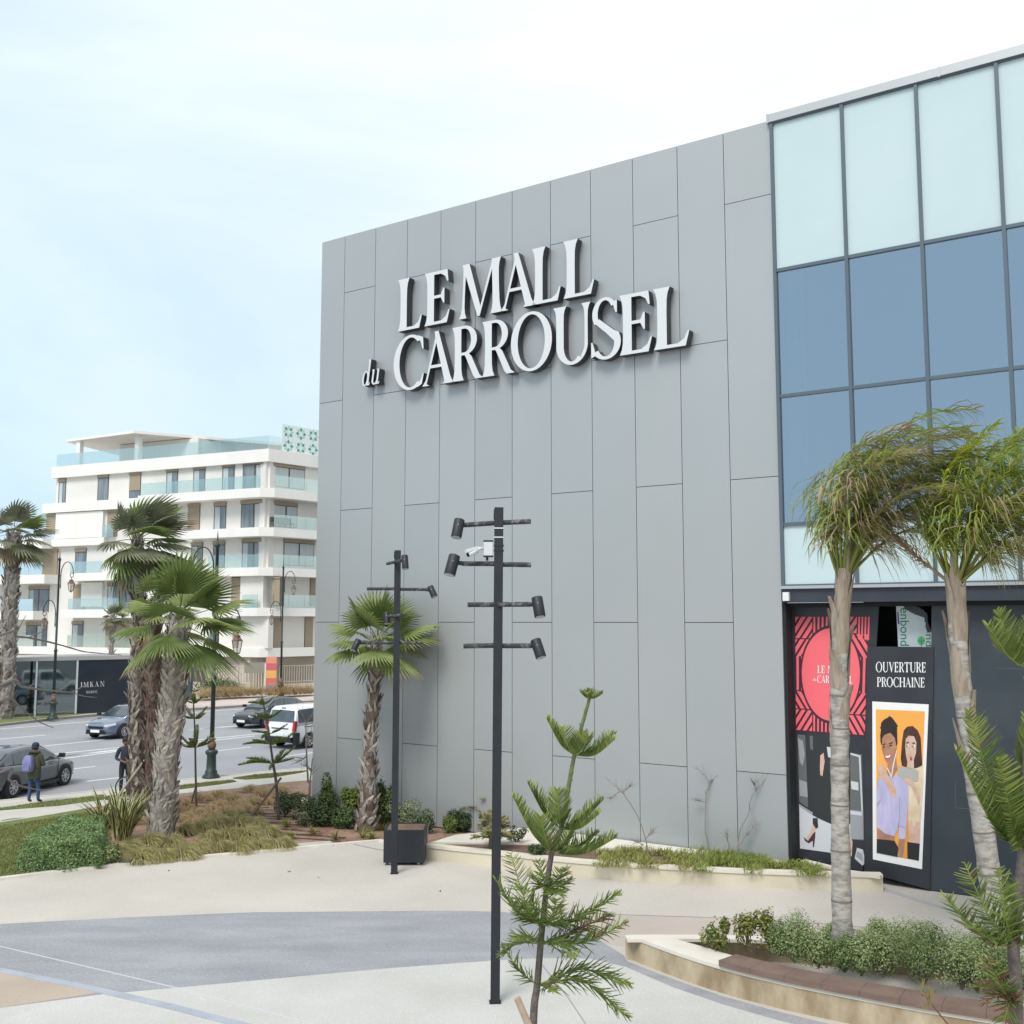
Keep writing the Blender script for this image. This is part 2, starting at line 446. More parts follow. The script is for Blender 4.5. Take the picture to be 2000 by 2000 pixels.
plaza = [k0] + kl + [G(826, 1660), WALL.w(-3, 0, 1.0), WALL.w(-2, 0, -3), WALL.w(40, 0, -3), WALL.w(40, 0, 60), Vector((-60, -40, 0))]
sheet('plaza', plaza, 0.0, m_cream, 0.5)
def up(px): return gp(px, 0)
band = [(-260, 1824), (0, 1805), (248, 1792), (497, 1782), (751, 1780), (870, 1779), (980, 1781), (1080, 1797), (1150, 1824), (1218, 1866),
        (1225, 1878), (1312, 1912), (1411, 1946), (1515, 1975), (1618, 2000), (1800, 2040), (1800, 2062), (1618, 2018), (1515, 1992), (1411, 1962), (1312, 1928), (1222, 1889), (1154, 1873), (1060, 1872),
        (958, 1877), (766, 1891), (569, 1909), (342, 1930), (197, 1943), (0, 1969), (-260, 2010)]
sheet('paving_band', up(band), 0.004, m_blue)
pale = [(-260, 2010), (0, 1969), (197, 1943), (342, 1930), (569, 1909), (766, 1891), (958, 1877), (1060, 1872), (1154, 1873), (1222, 1889), (1312, 1928), (1411, 1962),
        (1515, 1992), (1618, 2018), (1800, 2062), (2300, 2600), (1000, 3600), (-400, 3600)]
sheet('paving_field', up(pale), 0.0045, m_pale)
sheet('paving_field', up([(-260, 1885), (0, 1901), (100, 1919), (199, 1939), (0, 1969), (-260, 2010)]), 0.008, m_tan)
b = MB()
def gstrip(pts, wd, z=0.0105):
    ribbon(b, up(pts), wd / 2, wd / 2, z - 0.02, z)
gstrip([(-200, 1866), (0, 1896), (180, 1932), (330, 1966), (520, 2015), (800, 2100)], 0.16, 0.0125)
struct('paving_strip', b, [mat('strip_blue', (0.36, 0.385, 0.43), 0.8, (0.3, 0.33, 0.375), scale=2)])
b = MB(); gstrip([(-200, 1808), (0, 1849), (352, 1932), (605, 2000), (800, 2052)], 0.02, 0.0105); struct('paving_joint', b, [m_pjoint])
b = MB()
gstrip([(1060, 1783), (1168, 1785.5), (1400, 1793), (1626, 1806), (1800, 1822), (2200, 1869)], 0.02)
gstrip([(690, 1649), (735, 1659), (800, 1668), (826, 1682)], 0.05)
gstrip([(1040, 1862), (1110, 1950), (1150, 2010)], 0.015)
struct('paving_joint', b, [m_joint])
sheet('paving_field', up([(1150, 1786), (1400, 1794), (1626, 1807), (1800, 1823), (2200, 1870), (2200, 1940), (1486, 1850), (1221, 1850), (1180, 1842), (1150, 1823), (1080, 1796), (1090, 1785)]), 0.0035, mat('plaza_rose', (0.47, 0.41, 0.365), 0.8, (0.42, 0.365, 0.325), scale=0.6, bump=0.1, bscale=90, speck=[((0.4, 0.35, 0.3), 50, 0.62)]))
b = MB(); gstrip([(1720, 1737), (1751, 1745), (1830, 1770), (1916, 1796), (2100, 1860)], 0.14); struct('paving_strip', b, [mat('strip_grey', (0.36, 0.36, 0.38), 0.85)])

# ================================================================== lettering
def stem(x, y0, y1, wd, f0=0.06, f1=0.06, lean=0.0, l0=1, r0=1, l1=1, r1=1):
    """upright stroke with flared ends, centred on x"""
    P = [(0, f0), (0.03, f0 * 0.75), (0.09, f0 * 0.36), (0.2, f0 * 0.08), (0.42, 0), (0.58, 0), (0.8, f1 * 0.08), (0.91, f1 * 0.36), (0.97, f1 * 0.75), (1, f1)]
    lft, rgt = [], []
    for t, e in P:
        y = y0 + (y1 - y0) * t; c = x + lean * (t - 0.5)
        kl_, kr_ = (l0, r0) if t < 0.5 else (l1, r1)
        lft.append((c - wd / 2 - e * kl_, y)); rgt.append((c + wd / 2 + e * kr_, y))
    return lft + rgt[::-1]
def ring(cx, cy, rx, ry, tx, ty, a0, a1, n=28):
    """piece of an oval ring, thick at the sides (tx) and thin top and bottom (ty); degrees"""
    o_, i_ = [], []
    for k in range(n + 1):
        a = R(a0 + (a1 - a0) * k / n)
        o_.append((cx + rx * math.cos(a), cy + ry * math.sin(a))); i_.append((cx + (rx - tx) * math.cos(a), cy + (ry - ty) * math.sin(a)))
    return [[o_[k], o_[k + 1], i_[k + 1], i_[k]] for k in range(n)]
def arms(x0, xs, top, mid=None):
    """foot / head arm of E, L, T, F"""
    if top: return [[(x0, 0.945), (x0, 1.0), (xs - 0.02, 1.0), (xs, 0.775), (xs - 0.025, 0.775), (xs - 0.07, 0.88), (xs - 0.16, 0.94)]]
    return [[(x0, 0.0), (xs - 0.03, 0.0), (xs + 0.03, 0.24), (xs + 0.005, 0.24), (xs - 0.05, 0.12), (xs - 0.15, 0.055), (x0, 0.05)]]
T = 0.145
def glyph(c):
    if c == 'I': return [stem(0.14, 0, 1, T)], 0.28
    if c == 'L': return [stem(0.14, 0, 1, T, r0=0)] + arms(0.1, 0.53, 0), 0.58
    if c == 'E': return [stem(0.14, 0, 1, T, r0=0, r1=0)] + arms(0.1, 0.52, 0) + arms(0.1, 0.52, 1) + [[(0.1, 0.49), (0.36, 0.49), (0.41, 0.38), (0.435, 0.38), (0.435, 0.66), (0.41, 0.66), (0.36, 0.545), (0.1, 0.545)]], 0.57
    if c == 'T': return [stem(0.34, 0, 1, T, f1=0.0), [(0.02, 0.77), (0.045, 0.77), (0.1, 0.89), (0.2, 0.945), (0.48, 0.945), (0.58, 0.89), (0.635, 0.77), (0.66, 0.77), (0.66, 1.0), (0.02, 1.0)]], 0.68
    if c == 'H': return [stem(0.14, 0, 1, T), stem(0.66, 0, 1, T), [(0.1, 0.49), (0.7, 0.49), (0.7, 0.545), (0.1, 0.545)]], 0.8
    if c == 'N': return [stem(0.13, 0, 1, 0.05), stem(0.72, 0, 1, 0.05), [(0.06, 1), (0.22, 1), (0.75, 0.0), (0.66, 0.0)]], 0.84
    if c == 'M': return [stem(0.115, 0, 1, 0.05, f1=0.02, lean=0.05), [(0.08, 1), (0.24, 1), (0.5, 0.14), (0.465, 0.0), (0.425, 0.0)], [(0.43, 0), (0.475, 0), (0.81, 1), (0.76, 1)], stem(0.83, 0, 1, T, lean=-0.03, l1=0)], 0.98
    if c == 'A': return [[(0.05, 0), (0.09, 0), (0.36, 0.93), (0.33, 1.0)], [(0.28, 1.0), (0.37, 1.0), (0.685, 0.0), (0.525, 0.0), (0.3, 0.86)], [(0.0, 0), (0.16, 0), (0.1, 0.035), (0.075, 0.1)], [(0.47, 0), (0.75, 0), (0.69, 0.04), (0.64, 0.14), (0.52, 0.05)], [(0.14, 0.32), (0.58, 0.32), (0.56, 0.375), (0.155, 0.375)]], 0.74
    if c == 'V': return [[(0.06, 1), (0.22, 1), (0.43, 0.16), (0.375, 0.0), (0.335, 0)], [(0.34, 0), (0.385, 0), (0.66, 1), (0.61, 1)], [(0.0, 1), (0.28, 1), (0.22, 0.955), (0.1, 0.93)], [(0.55, 1), (0.72, 1), (0.64, 0.95)]], 0.72
    if c == 'O': return ring(0.43, 0.5, 0.43, 0.525, T, 0.05, 0, 360, 44), 0.88
    if c == 'C': return ring(0.42, 0.5, 0.42, 0.525, T, 0.05, 52, 308, 32) + [[(0.6, 0.99), (0.72, 0.94), (0.735, 0.72), (0.71, 0.72), (0.66, 0.86), (0.58, 0.95)], [(0.6, 0.01), (0.7, 0.06), (0.745, 0.26), (0.72, 0.26), (0.66, 0.13), (0.58, 0.05)]], 0.77
    if c == 'S': return ring(0.28, 0.745, 0.235, 0.28, 0.1, 0.05, 30, 215, 22) + ring(0.29, 0.255, 0.275, 0.28, 0.12, 0.05, -150, 35, 22) + [[(0.075, 0.62), (0.17, 0.67), (0.44, 0.45), (0.53, 0.4), (0.55, 0.3), (0.48, 0.23), (0.3, 0.42)], [(0.43, 0.93), (0.5, 0.95), (0.5, 0.74), (0.475, 0.74), (0.44, 0.84)], [(0.1, 0.06), (0.02, 0.03), (0.02, 0.29), (0.045, 0.29), (0.085, 0.16)]], 0.6
    if c == 'U': return [stem(0.15, 0.3, 1, T, f0=0), stem(0.66, 0.3, 1, 0.06, f0=0)] + ring(0.383, 0.32, 0.307, 0.345, T, 0.055, 180, 315, 22) + ring(0.383, 0.32, 0.307, 0.345, 0.06, 0.055, 314, 361, 8), 0.78
    if c in 'PR':
        g = [stem(0.14, 0, 1, T, r1=0)] + ring(0.28, 0.73, 0.28, 0.27, 0.13, 0.05, -90, 90, 22) + [[(0.1, 0.95), (0.29, 0.95), (0.29, 1.0), (0.1, 1.0)], [(0.1, 0.46), (0.29, 0.46), (0.29, 0.51), (0.1, 0.51)]]
        if c == 'R': g += [[(0.25, 0.5), (0.36, 0.5), (0.44, 0.42), (0.62, 0.06), (0.7, 0.0), (0.53, 0.0), (0.48, 0.06), (0.31, 0.43)]]
        return g, (0.66 if c == 'R' else 0.58)
    if c == 'K': return [stem(0.14, 0, 1, T), [(0.2, 0.5), (0.52, 1.0), (0.58, 1.0), (0.26, 0.46)], [(0.26, 0.56), (0.36, 0.62), (0.68, 0.0), (0.52, 0.0)]], 0.72
    if c == 'd':
        sh = lambda P: [(x + 0.22 * y, y) for x, y in P]
        return [sh(q) for q in ring(0.24, 0.28, 0.24, 0.29, 0.12, 0.05, 0, 360, 30)] + [sh(stem(0.45, 0, 1, 0.12, f0=0.02, f1=0.04, r1=0)), sh([(0.42, 0.0), (0.58, 0.0), (0.62, 0.12), (0.59, 0.12), (0.5, 0.05)])], 0.66
    if c == 'u':
        sh = lambda P: [(x + 0.22 * y, y) for x, y in P]
        return [sh(stem(0.08, 0.15, 0.58, 0.12, f0=0, f1=0.04, r1=0)), sh(stem(0.42, 0, 0.58, 0.12, f0=0.01, f1=0.04, r1=0)), sh([(0.42, 0.0), (0.56, 0.0), (0.6, 0.1), (0.57, 0.1), (0.48, 0.05)])] + [sh(q) for q in ring(0.24, 0.16, 0.22, 0.17, 0.12, 0.055, 180, 345, 16)], 0.6
    return [], 0.35
def put_glyph(mb, c, pl, a, z, h, wd, o0, o1, mf=0, ms=1, skew=None):
    """one letter on an upright plane; wd stretches its width; returns the advance"""
    polys, adv = glyph(c)
    if not polys: return adv * h * wd
    vv, tri, bd = union(polys)
    P = [(a + x * h * wd, z + y * h) for x, y in vv]
    if skew: P = [skew(x, y) for x, y in P]
    n = len(P)
    mb.add([pl.w(x, y, o1) for x, y in P], tri, mf)
    vs = []; fs = []
    for i, j in bd:
        k = len(vs); vs += [pl.w(*P[i], o0), pl.w(*P[j], o0), pl.w(*P[j], o1), pl.w(*P[i], o1)]; fs.append((k, k + 1, k + 2, k + 3))
    mb.add(vs, fs, ms)
    return adv * h * wd
def write(mb, text, pl, a, z, h, wd, o0, o1, mf=0, ms=1, gap=0.02, skew=None):
    for c in text: a += put_glyph(mb, c, pl, a, z, h, wd, o0, o1, mf, ms, skew) + gap * h
    return a
def text_width(text, h, wd, gap=0.02): return sum(glyph(c)[1] * h * wd + gap * h for c in text)

# ================================================================== the mall
m_panel = mat('grey_cladding', (0.4, 0.415, 0.425), 0.42, (0.37, 0.385, 0.392), scale=0.12, metal=0.35, bump=0.03, bscale=1.2)
m_panel2 = mat('grey_cladding_warm', (0.41, 0.42, 0.425), 0.38, (0.385, 0.397, 0.4), scale=0.15, metal=0.35, bump=0.03, bscale=1.0)
m_panel3 = mat('grey_cladding_cool', (0.385, 0.402, 0.415), 0.46, (0.36, 0.375, 0.385), scale=0.15, metal=0.35, bump=0.03, bscale=1.4)
m_gapd = mat('joint_dark', (0.05, 0.05, 0.055), 0.8)
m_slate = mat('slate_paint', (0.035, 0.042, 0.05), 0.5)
m_white = mat('letter_white', (0.6, 0.62, 0.645), 0.45)
m_mull = mat('mullion_grey', (0.11, 0.14, 0.165), 0.4, metal=0.4)
m_dark = mat('dark_recess', (0.012, 0.013, 0.016), 0.8)
m_fascia = mat('dark_fascia', (0.025, 0.032, 0.045), 0.45, (0.035, 0.042, 0.055), scale=2)
m_sill = mat('light_metal', (0.5, 0.5, 0.5), 0.35, metal=0.6)
m_spand = mat('white_spandrel_glass', (0.47, 0.58, 0.61), 0.12, (0.5, 0.605, 0.63), scale=0.4, spec=0.4)
m_vision = glass('blue_vision_glass', (0.5, 0.56, 0.62), (0.64, 0.74, 0.84), fac=0.47)
m_inner = mat('interior_grey', (0.3, 0.32, 0.34), 0.8)
m_colw = mat('interior_column', (0.88, 0.9, 0.9), 0.6)
m_roof = mat('roof_felt', (0.3, 0.3, 0.3), 0.9)

mall = tag(empty('mall_building', WALL.w(0, 0, 0)), 'large grey panelled shopping mall with raised white lettering and tall blue glazing', 'shopping mall')
colx = [-13.15, -12.25, -11.09, -9.94, -8.78, -7.63, -6.48, -5.33, -4.18, -3.03, -1.87, -0.73, 0.36]
prn = random.Random(5); b = MB(); g = 0.0075
b.slab(WALL, -13.15, 0.36, 0.0, 16.14, -0.32, -0.04, 1)
for i in range(12):
    js = [0.02, 2.03, 8.27, 14.5, 16.17] if i % 2 else [0.02, 5.17, 11.4, 16.17]
    for z0, z1 in zip(js, js[1:]):
        b.slab(WALL, colx[i] + (g if i else 0), colx[i + 1] - g, z0 + g, z1 - (g if z1 < 16 else 0), -0.041, 0.0, prn.choice((0, 0, 2, 3)))
part(b, 'panel_wall', [m_panel, m_gapd, m_panel2, m_panel3], mall)
b = MB(); b.slab(WALL, -13.149, -12.9, 0.0, 16.16, -30, -0.045, 0); part(b, 'side_wall', [m_panel], mall)
b = MB(); b.slab(WALL, -12.9, 30, 15.6, 15.9, -30, -0.33, 0); part(b, 'roof', [m_roof], mall)
b = MB(); b.slab(WALL, 0.33, 30, 16.1, 16.28, -0.4, 0.09, 0)
for s_ in (0.32, 3.9, 7.6): b.slab(WALL, s_, s_ + 0.05, 16.085, 16.285, -0.41, 0.1, 0)
part(b, 'coping', [m_sill], mall)
b = MB(); b.slab(WALL, 0.2, 30, 0.0, 0.05, 0.0, 0.02, 0)
mx_ = [0.41, 1.95, 3.46, 4.97, 6.48, 7.99, 9.5]; mz = [16.1, 12.75, 9.98, 7.23, 5.93]
b = MB()
for s_ in mx_: b.slab(WALL, s_ - 0.035, s_ + 0.035, 5.93, 16.1, -0.12, 0.06, 0)
for z in mz: b.slab(WALL, 0.38, 9.5, z - 0.035, z + 0.035, -0.1, 0.045, 0)
part(b, 'mullion_grid', [m_mull], mall)
for i in range(6):
    for j in range(4):
        b = MB(); w_ = j in (0, 3)
        b.slab(WALL, mx_[i] + 0.034, mx_[i + 1] - 0.034, mz[j + 1] + 0.034, mz[j] - 0.034, -0.02, 0.0, 0)
        part(b, 'glass_pane', [m_spand if w_ else m_vision], mall, label='pale opaque spandrel pane' if w_ else 'tinted blue see-through pane')
b = MB()
b.slab(WALL, 0.36, 12, 5.6, 16.0, -6.2, -6.0, 0)
for z in (5.7, 12.85): b.slab(WALL, 0.37, 12, z, z + 0.25, -6.0, -0.14, 0)
b.slab(WALL, 0.37, 0.45, 5.95, 12.85, -6.0, -0.14, 0)
part(b, 'interior', [m_inner], mall)
b = MB(); b.slab(WALL, 0.6, 0.9, 5.95, 12.85, -0.35, -0.06, 0); part(b, 'column', [m_colw], mall)
b = MB(); b.slab(WALL, 0.38, 30, 5.87, 5.93, -0.1, 0.1, 0); part(b, 'sill', [m_sill], mall)
b = MB(); b.slab(WALL, 0.375, 30, 5.585, 5.868, -0.2, 0.03, 0); part(b, 'fascia', [m_fascia], mall)
b = MB(); b.slab(WALL, 0.365, 30, 0.0, 5.58, -1.6, -1.5, 0); b.slab(WALL, 0.365, 0.42, 0.0, 5.58, -1.5, -0.045, 0); b.slab(WALL, 0.43, 30, 5.5, 5.58, -1.49, -0.21, 0)
part(b, 'recess', [m_dark], mall)
b = MB(); b.slab(WALL, 0.42, 0.55, 5.62, 5.8, 0.031, 0.12, 0); part(b, 'junction_box', [mat('white_plastic', (0.7, 0.72, 0.72), 0.4)], mall)
b = MB(); b.slab(WALL, 9.6, 30, 5.95, 16.08, -0.3, 0.0, 0); part(b, 'far_wall', [m_spand], mall)

def sign(items, z, h):
    for c, a, wd in items:
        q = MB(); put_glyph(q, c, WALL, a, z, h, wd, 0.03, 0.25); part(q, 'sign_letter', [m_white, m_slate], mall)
sign([('L', -10.05, 1.05), ('E', -9.13, 1.08), ('M', -7.98, 0.98), ('A', -6.66, 1.0), ('L', -5.73, 1.05), ('L', -4.82, 1.08)], 12.97, 1.43)
sign([('C', -10.17, 0.98), ('A', -9.17, 1.0), ('R', -8.2, 1.0), ('R', -7.24, 1.0), ('O', -6.35, 0.98), ('U', -5.13, 1.0), ('S', -4.08, 1.02), ('E', -3.3, 1.08), ('L', -2.42, 1.12)], 11.35, 1.43)
sign([('d', -11.32, 0.66), ('u', -10.98, 0.7)], 11.63, 0.72)

# ================================================================== planters with low walls
m_stucco = mat('cream_stucco', (0.6, 0.545, 0.43), 0.85, (0.53, 0.475, 0.36), scale=0.9, detail=6, bump=0.1, bscale=40)
m_cope = mat('cream_coping', (0.63, 0.59, 0.5), 0.7, (0.57, 0.53, 0.45), scale=2, bump=0.05)
m_stain = mat('stained_stucco', (0.48, 0.4, 0.28), 0.85, (0.27, 0.2, 0.12), scale=1.9, detail=7, bump=0.15, bscale=30, stretch=(1, 1, 0.45), lo=0.4, hi=0.62)
m_ledge = mat('white_ledge', (0.66, 0.62, 0.55), 0.75, (0.58, 0.54, 0.47), scale=1.5, bump=0.08)
m_wpc = mat('brown_composite', (0.145, 0.092, 0.073), 0.6, (0.185, 0.125, 0.1), scale=3.0, stretch=(1, 1, 6), bump=0.1, bscale=50)
m_soil = mat('planter_soil', (0.11, 0.065, 0.045), 0.95, (0.17, 0.115, 0.085), scale=3, bump=1.0, bscale=20)

HP = 0.32
pf = gp([(826, 1678), (890, 1686), (958, 1693), (1040, 1703), (1130, 1712), (1221, 1719), (1330, 1726), (1438, 1732), (1600, 1738), (1725, 1741)])
pbk = gp([(1662, 1699), (1575, 1678)], HP) + [WALL.w(0.34, HP, 0.06), WALL.w(-1.2, HP, 0.06), WALL.w(-4.5, HP, 0.06)] + gp([(1060, 1619), (1013, 1617), (958, 1623), (890, 1630)], HP)
planter = tag(empty('planter', pf[5]), 'long curved cream planter of low groundcover against the grey mall wall', 'planter')
b = MB(); b.prism(pf + pbk, -0.3, HP - 0.06); part(b, 'wall', [m_stucco], planter)
b = MB(); ribbon(b, pf, 0.2, 0.025, HP - 0.06, HP); ribbon(b, [pf[-1], pbk[0], pbk[1]], 0.16, 0.0, HP - 0.059, HP - 0.002); part(b, 'coping', [m_cope], planter)
led = gp([(1390, 1664), (1300, 1661), (1163, 1655), (1060, 1647), (960, 1645), (840, 1645)], HP)
b = MB(); b.prism([WALL.w(0.3, HP, 0.07), WALL.w(-1.2, HP, 0.07), WALL.w(-4.5, HP, 0.07)] + pbk[5:] + led[::-1], HP - 0.058, HP - 0.004); part(b, 'ledge', [m_ledge], planter)
b = MB(); b.prism(pf + pbk, HP - 0.06, HP - 0.045); part(b, 'soil', [m_soil], planter)

HB = 0.37
bf = bez(gp([(1225, 1871), (1312, 1906), (1411, 1940), (1515, 1968), (1618, 1991), (1800, 2028), (2000, 2062), (2200, 2090)]), 4)
bb = bez(gp([(1221, 1826), (1340, 1825), (1486, 1828), (1620, 1838), (1800, 1858), (2000, 1888), (2200, 1935)], HB), 3)
bench = tag(empty('bench_planter', bf[6]), 'low stained cream planter with a brown slatted bench and grey-green shrubs', 'planter')
b = MB(); b.prism(bf + bb[::-1], -0.3, HB - 0.05); part(b, 'wall', [m_stain], bench)
nrm_ = []
for i in range(len(bf)):
    t_ = (bf[min(i + 1, len(bf) - 1)] - bf[max(i - 1, 0)]).normalized(); nrm_.append(Vector((-t_.y, t_.x, 0)))
inn = [G(1334, 1838, HB)] + [bf[i] + nrm_[i] * .5 for i in range(5, len(bf))]
b = MB(); b.prism([bb[0] + Vector((-.01, .01, 0))] + [p - q * .012 for p, q in zip(bf, nrm_)] + inn[::-1] + [bb[2]], HB - 0.05, HB); part(b, 'ledge', [m_ledge], bench)
b = MB(); ribbon(b, bb, 0.0, 0.22, HB - 0.049, HB - 0.003); part(b, 'back_ledge', [m_ledge], bench)
b = MB(); b.prism(bf + bb[::-1], HB - 0.05, HB - 0.03); part(b, 'soil', [m_soil], bench)
# bench boards laid across, following the curve
cum = [0.0]
for p, q in zip(bf, bf[1:]): cum.append(cum[-1] + (q - p).length)
def on(d):
    for i in range(len(bf) - 1):
        if d <= cum[i + 1] or i == len(bf) - 2:
            t = (d - cum[i]) / (cum[i + 1] - cum[i]); dirn = (bf[i + 1] - bf[i]).normalized(); return bf[i].lerp(bf[i + 1], t), Vector((-dirn.y, dirn.x, 0))
def arclen(u, v):
    p = G(u, v); return min(((p - on(d * 0.02)[0]).length, d * 0.02) for d in range(int(cum[-1] / 0.02)))[1]
d0 = arclen(1420, 1943) - 0.1; bl = 0.5; k = 0
while d0 < cum[-1] - 0.7:
    b = MB(); n = 2; pts = [on(d0 + (bl - 0.004) * i / n) for i in range(n + 1)]
    vs = []
    for p, q in pts:
        a, c = p - q * 0.05, p + q * 0.36
        vs += [(a.x, a.y, HB + 0.004), (a.x, a.y, HB + 0.085), (c.x, c.y, HB + 0.085), (c.x, c.y, HB + 0.004)]
    fs = [(4 * i + j, 4 * i + (j + 1) % 4, 4 * i + 4 + (j + 1) % 4, 4 * i + 4 + j) for i in range(n) for j in range(4)] + [(0, 1, 2, 3), (4 * n + 3, 4 * n + 2, 4 * n + 1, 4 * n)]
    b.add(vs, fs); part(b, 'seat_board', [m_wpc], bench); d0 += bl

# dark square planter box behind the further lamp pole
m_box = mat('charcoal_planter', (0.011, 0.013, 0.019), 0.55, (0.016, 0.019, 0.025), scale=2)
pb0, pb1, pb2 = G(741, 1691), G(827, 1690), G(790, 1694)
pbx = tag(empty('planter_box', (pb0 + pb1) / 2 + Vector((0.05, 0.35, 0))), 'square charcoal planter box behind the thinner spotlight pole', 'planter box')
c0 = (pb0 + pb1) / 2; wbx = (pb1 - pb0).length * 0.93; cx, cy = c0.x + 0.05, c0.y + 0.42
b = MB()
for sx, sy, lx, ly in ((0, -1, wbx, 0.03), (0, 1, wbx, 0.03), (-1, 0, 0.03, wbx - 0.062), (1, 0, 0.03, wbx - 0.062)):
    b.box((cx + sx * (wbx / 2 - 0.015), cy + sy * (wbx / 2 - 0.015), 0.4), (lx, ly, 0.68))
part(b, 'box', [m_box], pbx)
b = MB(); b.box((cx, cy, 0.69), (wbx - 0.07, wbx - 0.07, 0.06)); part(b, 'soil', [m_soil], pbx)
for sx in (-0.3, 0.3):
    for sy in (-0.3, 0.3):
        b = MB(); b.lathe([(0.035, 0.0), (0.035, 0.06)], (cx + sx, cy + sy, 0.0), 10); part(b, 'foot', [m_sill], pbx)

# ================================================================== spotlight poles
m_pole = mat('pole_charcoal', (0.009, 0.011, 0.016), 0.55, (0.014, 0.016, 0.022), scale=3)
m_arm = mat('weathered_arm', (0.025, 0.027, 0.032), 0.7, (0.15, 0.15, 0.15), scale=14, lo=0.5, hi=0.66)
m_lens = mat('lamp_glass', (0.35, 0.37, 0.4), 0.15)
m_steel = mat('bare_steel', (0.45, 0.46, 0.47), 0.35, metal=0.7)
Z6 = lambda x, y: (600 + x / 3.864, 950 + y / 3.864)
def spot_pole(base, top, wd, arms, spots, label, ties=(), lean=0.0):
    t = tag(empty('spotlight_pole', base), label, 'light pole')
    Y = base.y
    b = MB(); b.box((base.x + lean / 2, base.y, top / 2), (wd, wd, top), 0.0, 0, 0.0, math.atan(lean / top)); part(b, 'pole', [m_pole], t)
    b = MB(); b.box((base.x, base.y, 0.006), (wd * 1.25, wd * 1.25, 0.012), R(4)); part(b, 'base_plate', [m_pole], t)
    b = MB(); b.tube([(base.x + lean - wd * 0.35, base.y + 0.01, top - 0.1), (base.x + lean - wd * 0.6, base.y + 0.01, top - 0.1)], 0.075, 14); part(b, 'cap_disc', [m_pole], t)
    for (x0, y0, f0), (x1, y1, f1), r in arms:
        p, q = AT(*Z6(x0, y0), Y + f0), AT(*Z6(x1, y1), Y + f1)
        if abs(f0) + abs(f1) < 0.2: p, q = (p, q + Vector((0.03, 0, 0))) if q.x < base.x + 0.04 else (p - Vector((0.03, 0, 0)), q)
        b = MB(); b.tube([p, q], r, 12); part(b, 'arm', [m_arm], t)
    for (x0, y0), (x1, y1), r, (ax, ay), fy in spots:
        p, q = AT(*Z6(x0, y0), Y + fy), AT(*Z6(x1, y1), Y + fy - 0.08); d = (q - p).normalized()
        b = MB(); b.tube([p, p + d * 0.012, q - d * 0.01, q], [r * 0.93, r, r, r * 0.96], 20)
        s_ = part(b, 'spotlight', [m_pole], t, True)
        b = MB(); b.tube([q - d * 0.004, q + d * 0.003], r * 0.86, 20); part(b, 'lens', [m_lens], s_)
        a = AT(*Z6(ax, ay), Y + fy * 0.5); m_ = p.lerp(q, 0.28)
        b = MB(); b.tube([a, a.lerp(m_, 0.5) + Vector((0, 0, -0.012)), m_], 0.032, 8); part(b, 'hinge', [m_pole], s_)
        b = MB(); b.tube([m_ + Vector((0, -r * 1.0, 0)), m_ + Vector((0, -r * 1.0 - 0.006, 0))], 0.008, 8); part(b, 'screw', [m_steel], s_)
    for zz in ties:
        b = MB(); b.box((base.x + lean * zz / top, base.y, zz), (wd + 0.012, wd + 0.012, 0.016)); part(b, 'cable_tie', [m_white], t)
    return t
P1, P2 = G(967, 1958), G(770, 1706)
spot_pole(P1, 6.82, 0.128,
          [((1195, 291, 0), (1405, 276, 0), 0.036), ((1478, 274, 0), (1685, 265, -0.1), 0.036), ((1170, 583, 0), (1405, 584, 0), 0.036), ((1478, 589, 0), (1690, 592, 0), 0.036),
           ((1210, 893, 0), (1405, 892, 0), 0.036), ((1450, 891, -0.08), (1680, 890, -0.05), 0.036), ((1180, 1205, 0), (1405, 1200, 0), 0.036), ((1478, 1203, 0), (1690, 1203, 0), 0.036)],
          [((1150, 252), (1124, 385), 0.077, (1200, 290), -0.03), ((1113, 522), (1074, 668), 0.083, (1175, 580), -0.1), ((1733, 838), (1758, 985), 0.08, (1672, 890), -0.1), ((1722, 1158), (1766, 1292), 0.077, (1690, 1203), 0.0)],
          'thicker black pole with four crossbars, spotlights and a security camera', ties=(6.52, 6.39), lean=0.045)
spot_pole(P2, 6.7, 0.126,
          [((605, 583, 0.15), (705, 560, -0.35), 0.034), ((452, 773, 0), (645, 772, 0), 0.034), ((683, 776, 0), (895, 778, 0), 0.034), ((605, 980, 0.15), (720, 970, -0.3), 0.034), ((430, 1178, 0), (645, 1178, 0), 0.034), ((683, 1180, 0), (875, 1180, 0), 0.034)],
          [((735, 522), (742, 622), 0.07, (705, 562), -0.4), ((928, 757), (962, 835), 0.07, (893, 778), 0), ((600, 950), (603, 1035), 0.072, (625, 978), 0.2), ((388, 1157), (349, 1237), 0.068, (432, 1178), -0.05)],
          'thinner black spotlight pole standing in front of the square planter box')

# security camera strapped to the thicker pole
Y1 = P1.y
sc = tag(empty('security_camera', AT(*Z6(1365, 480), Y1)), 'white bullet security camera on a grey box strapped to the black pole', 'camera')
b = MB(); p, q = AT(*Z6(1333, 420), Y1 - 0.02), AT(*Z6(1400, 525), Y1 - 0.02); b.box((p + q) / 2, (q.x - p.x, 0.11, p.z - q.z)); part(b, 'junction_box', [mat('pale_plastic', (0.55, 0.58, 0.6), 0.4)], sc)
for yy in (413, 528):
    p, q = AT(*Z6(1330, yy), Y1 - 0.02), AT(*Z6(1403, yy), Y1 - 0.02); b = MB(); b.box((p + q) / 2, (q.x - p.x, 0.12, 0.02)); part(b, 'box_rim', [m_pole], sc)
b = MB(); b.tube([AT(*Z6(1358, 535), Y1 - 0.02), AT(*Z6(1358, 560), Y1 - 0.02)], 0.018, 10); part(b, 'cable_gland', [m_pole], sc)
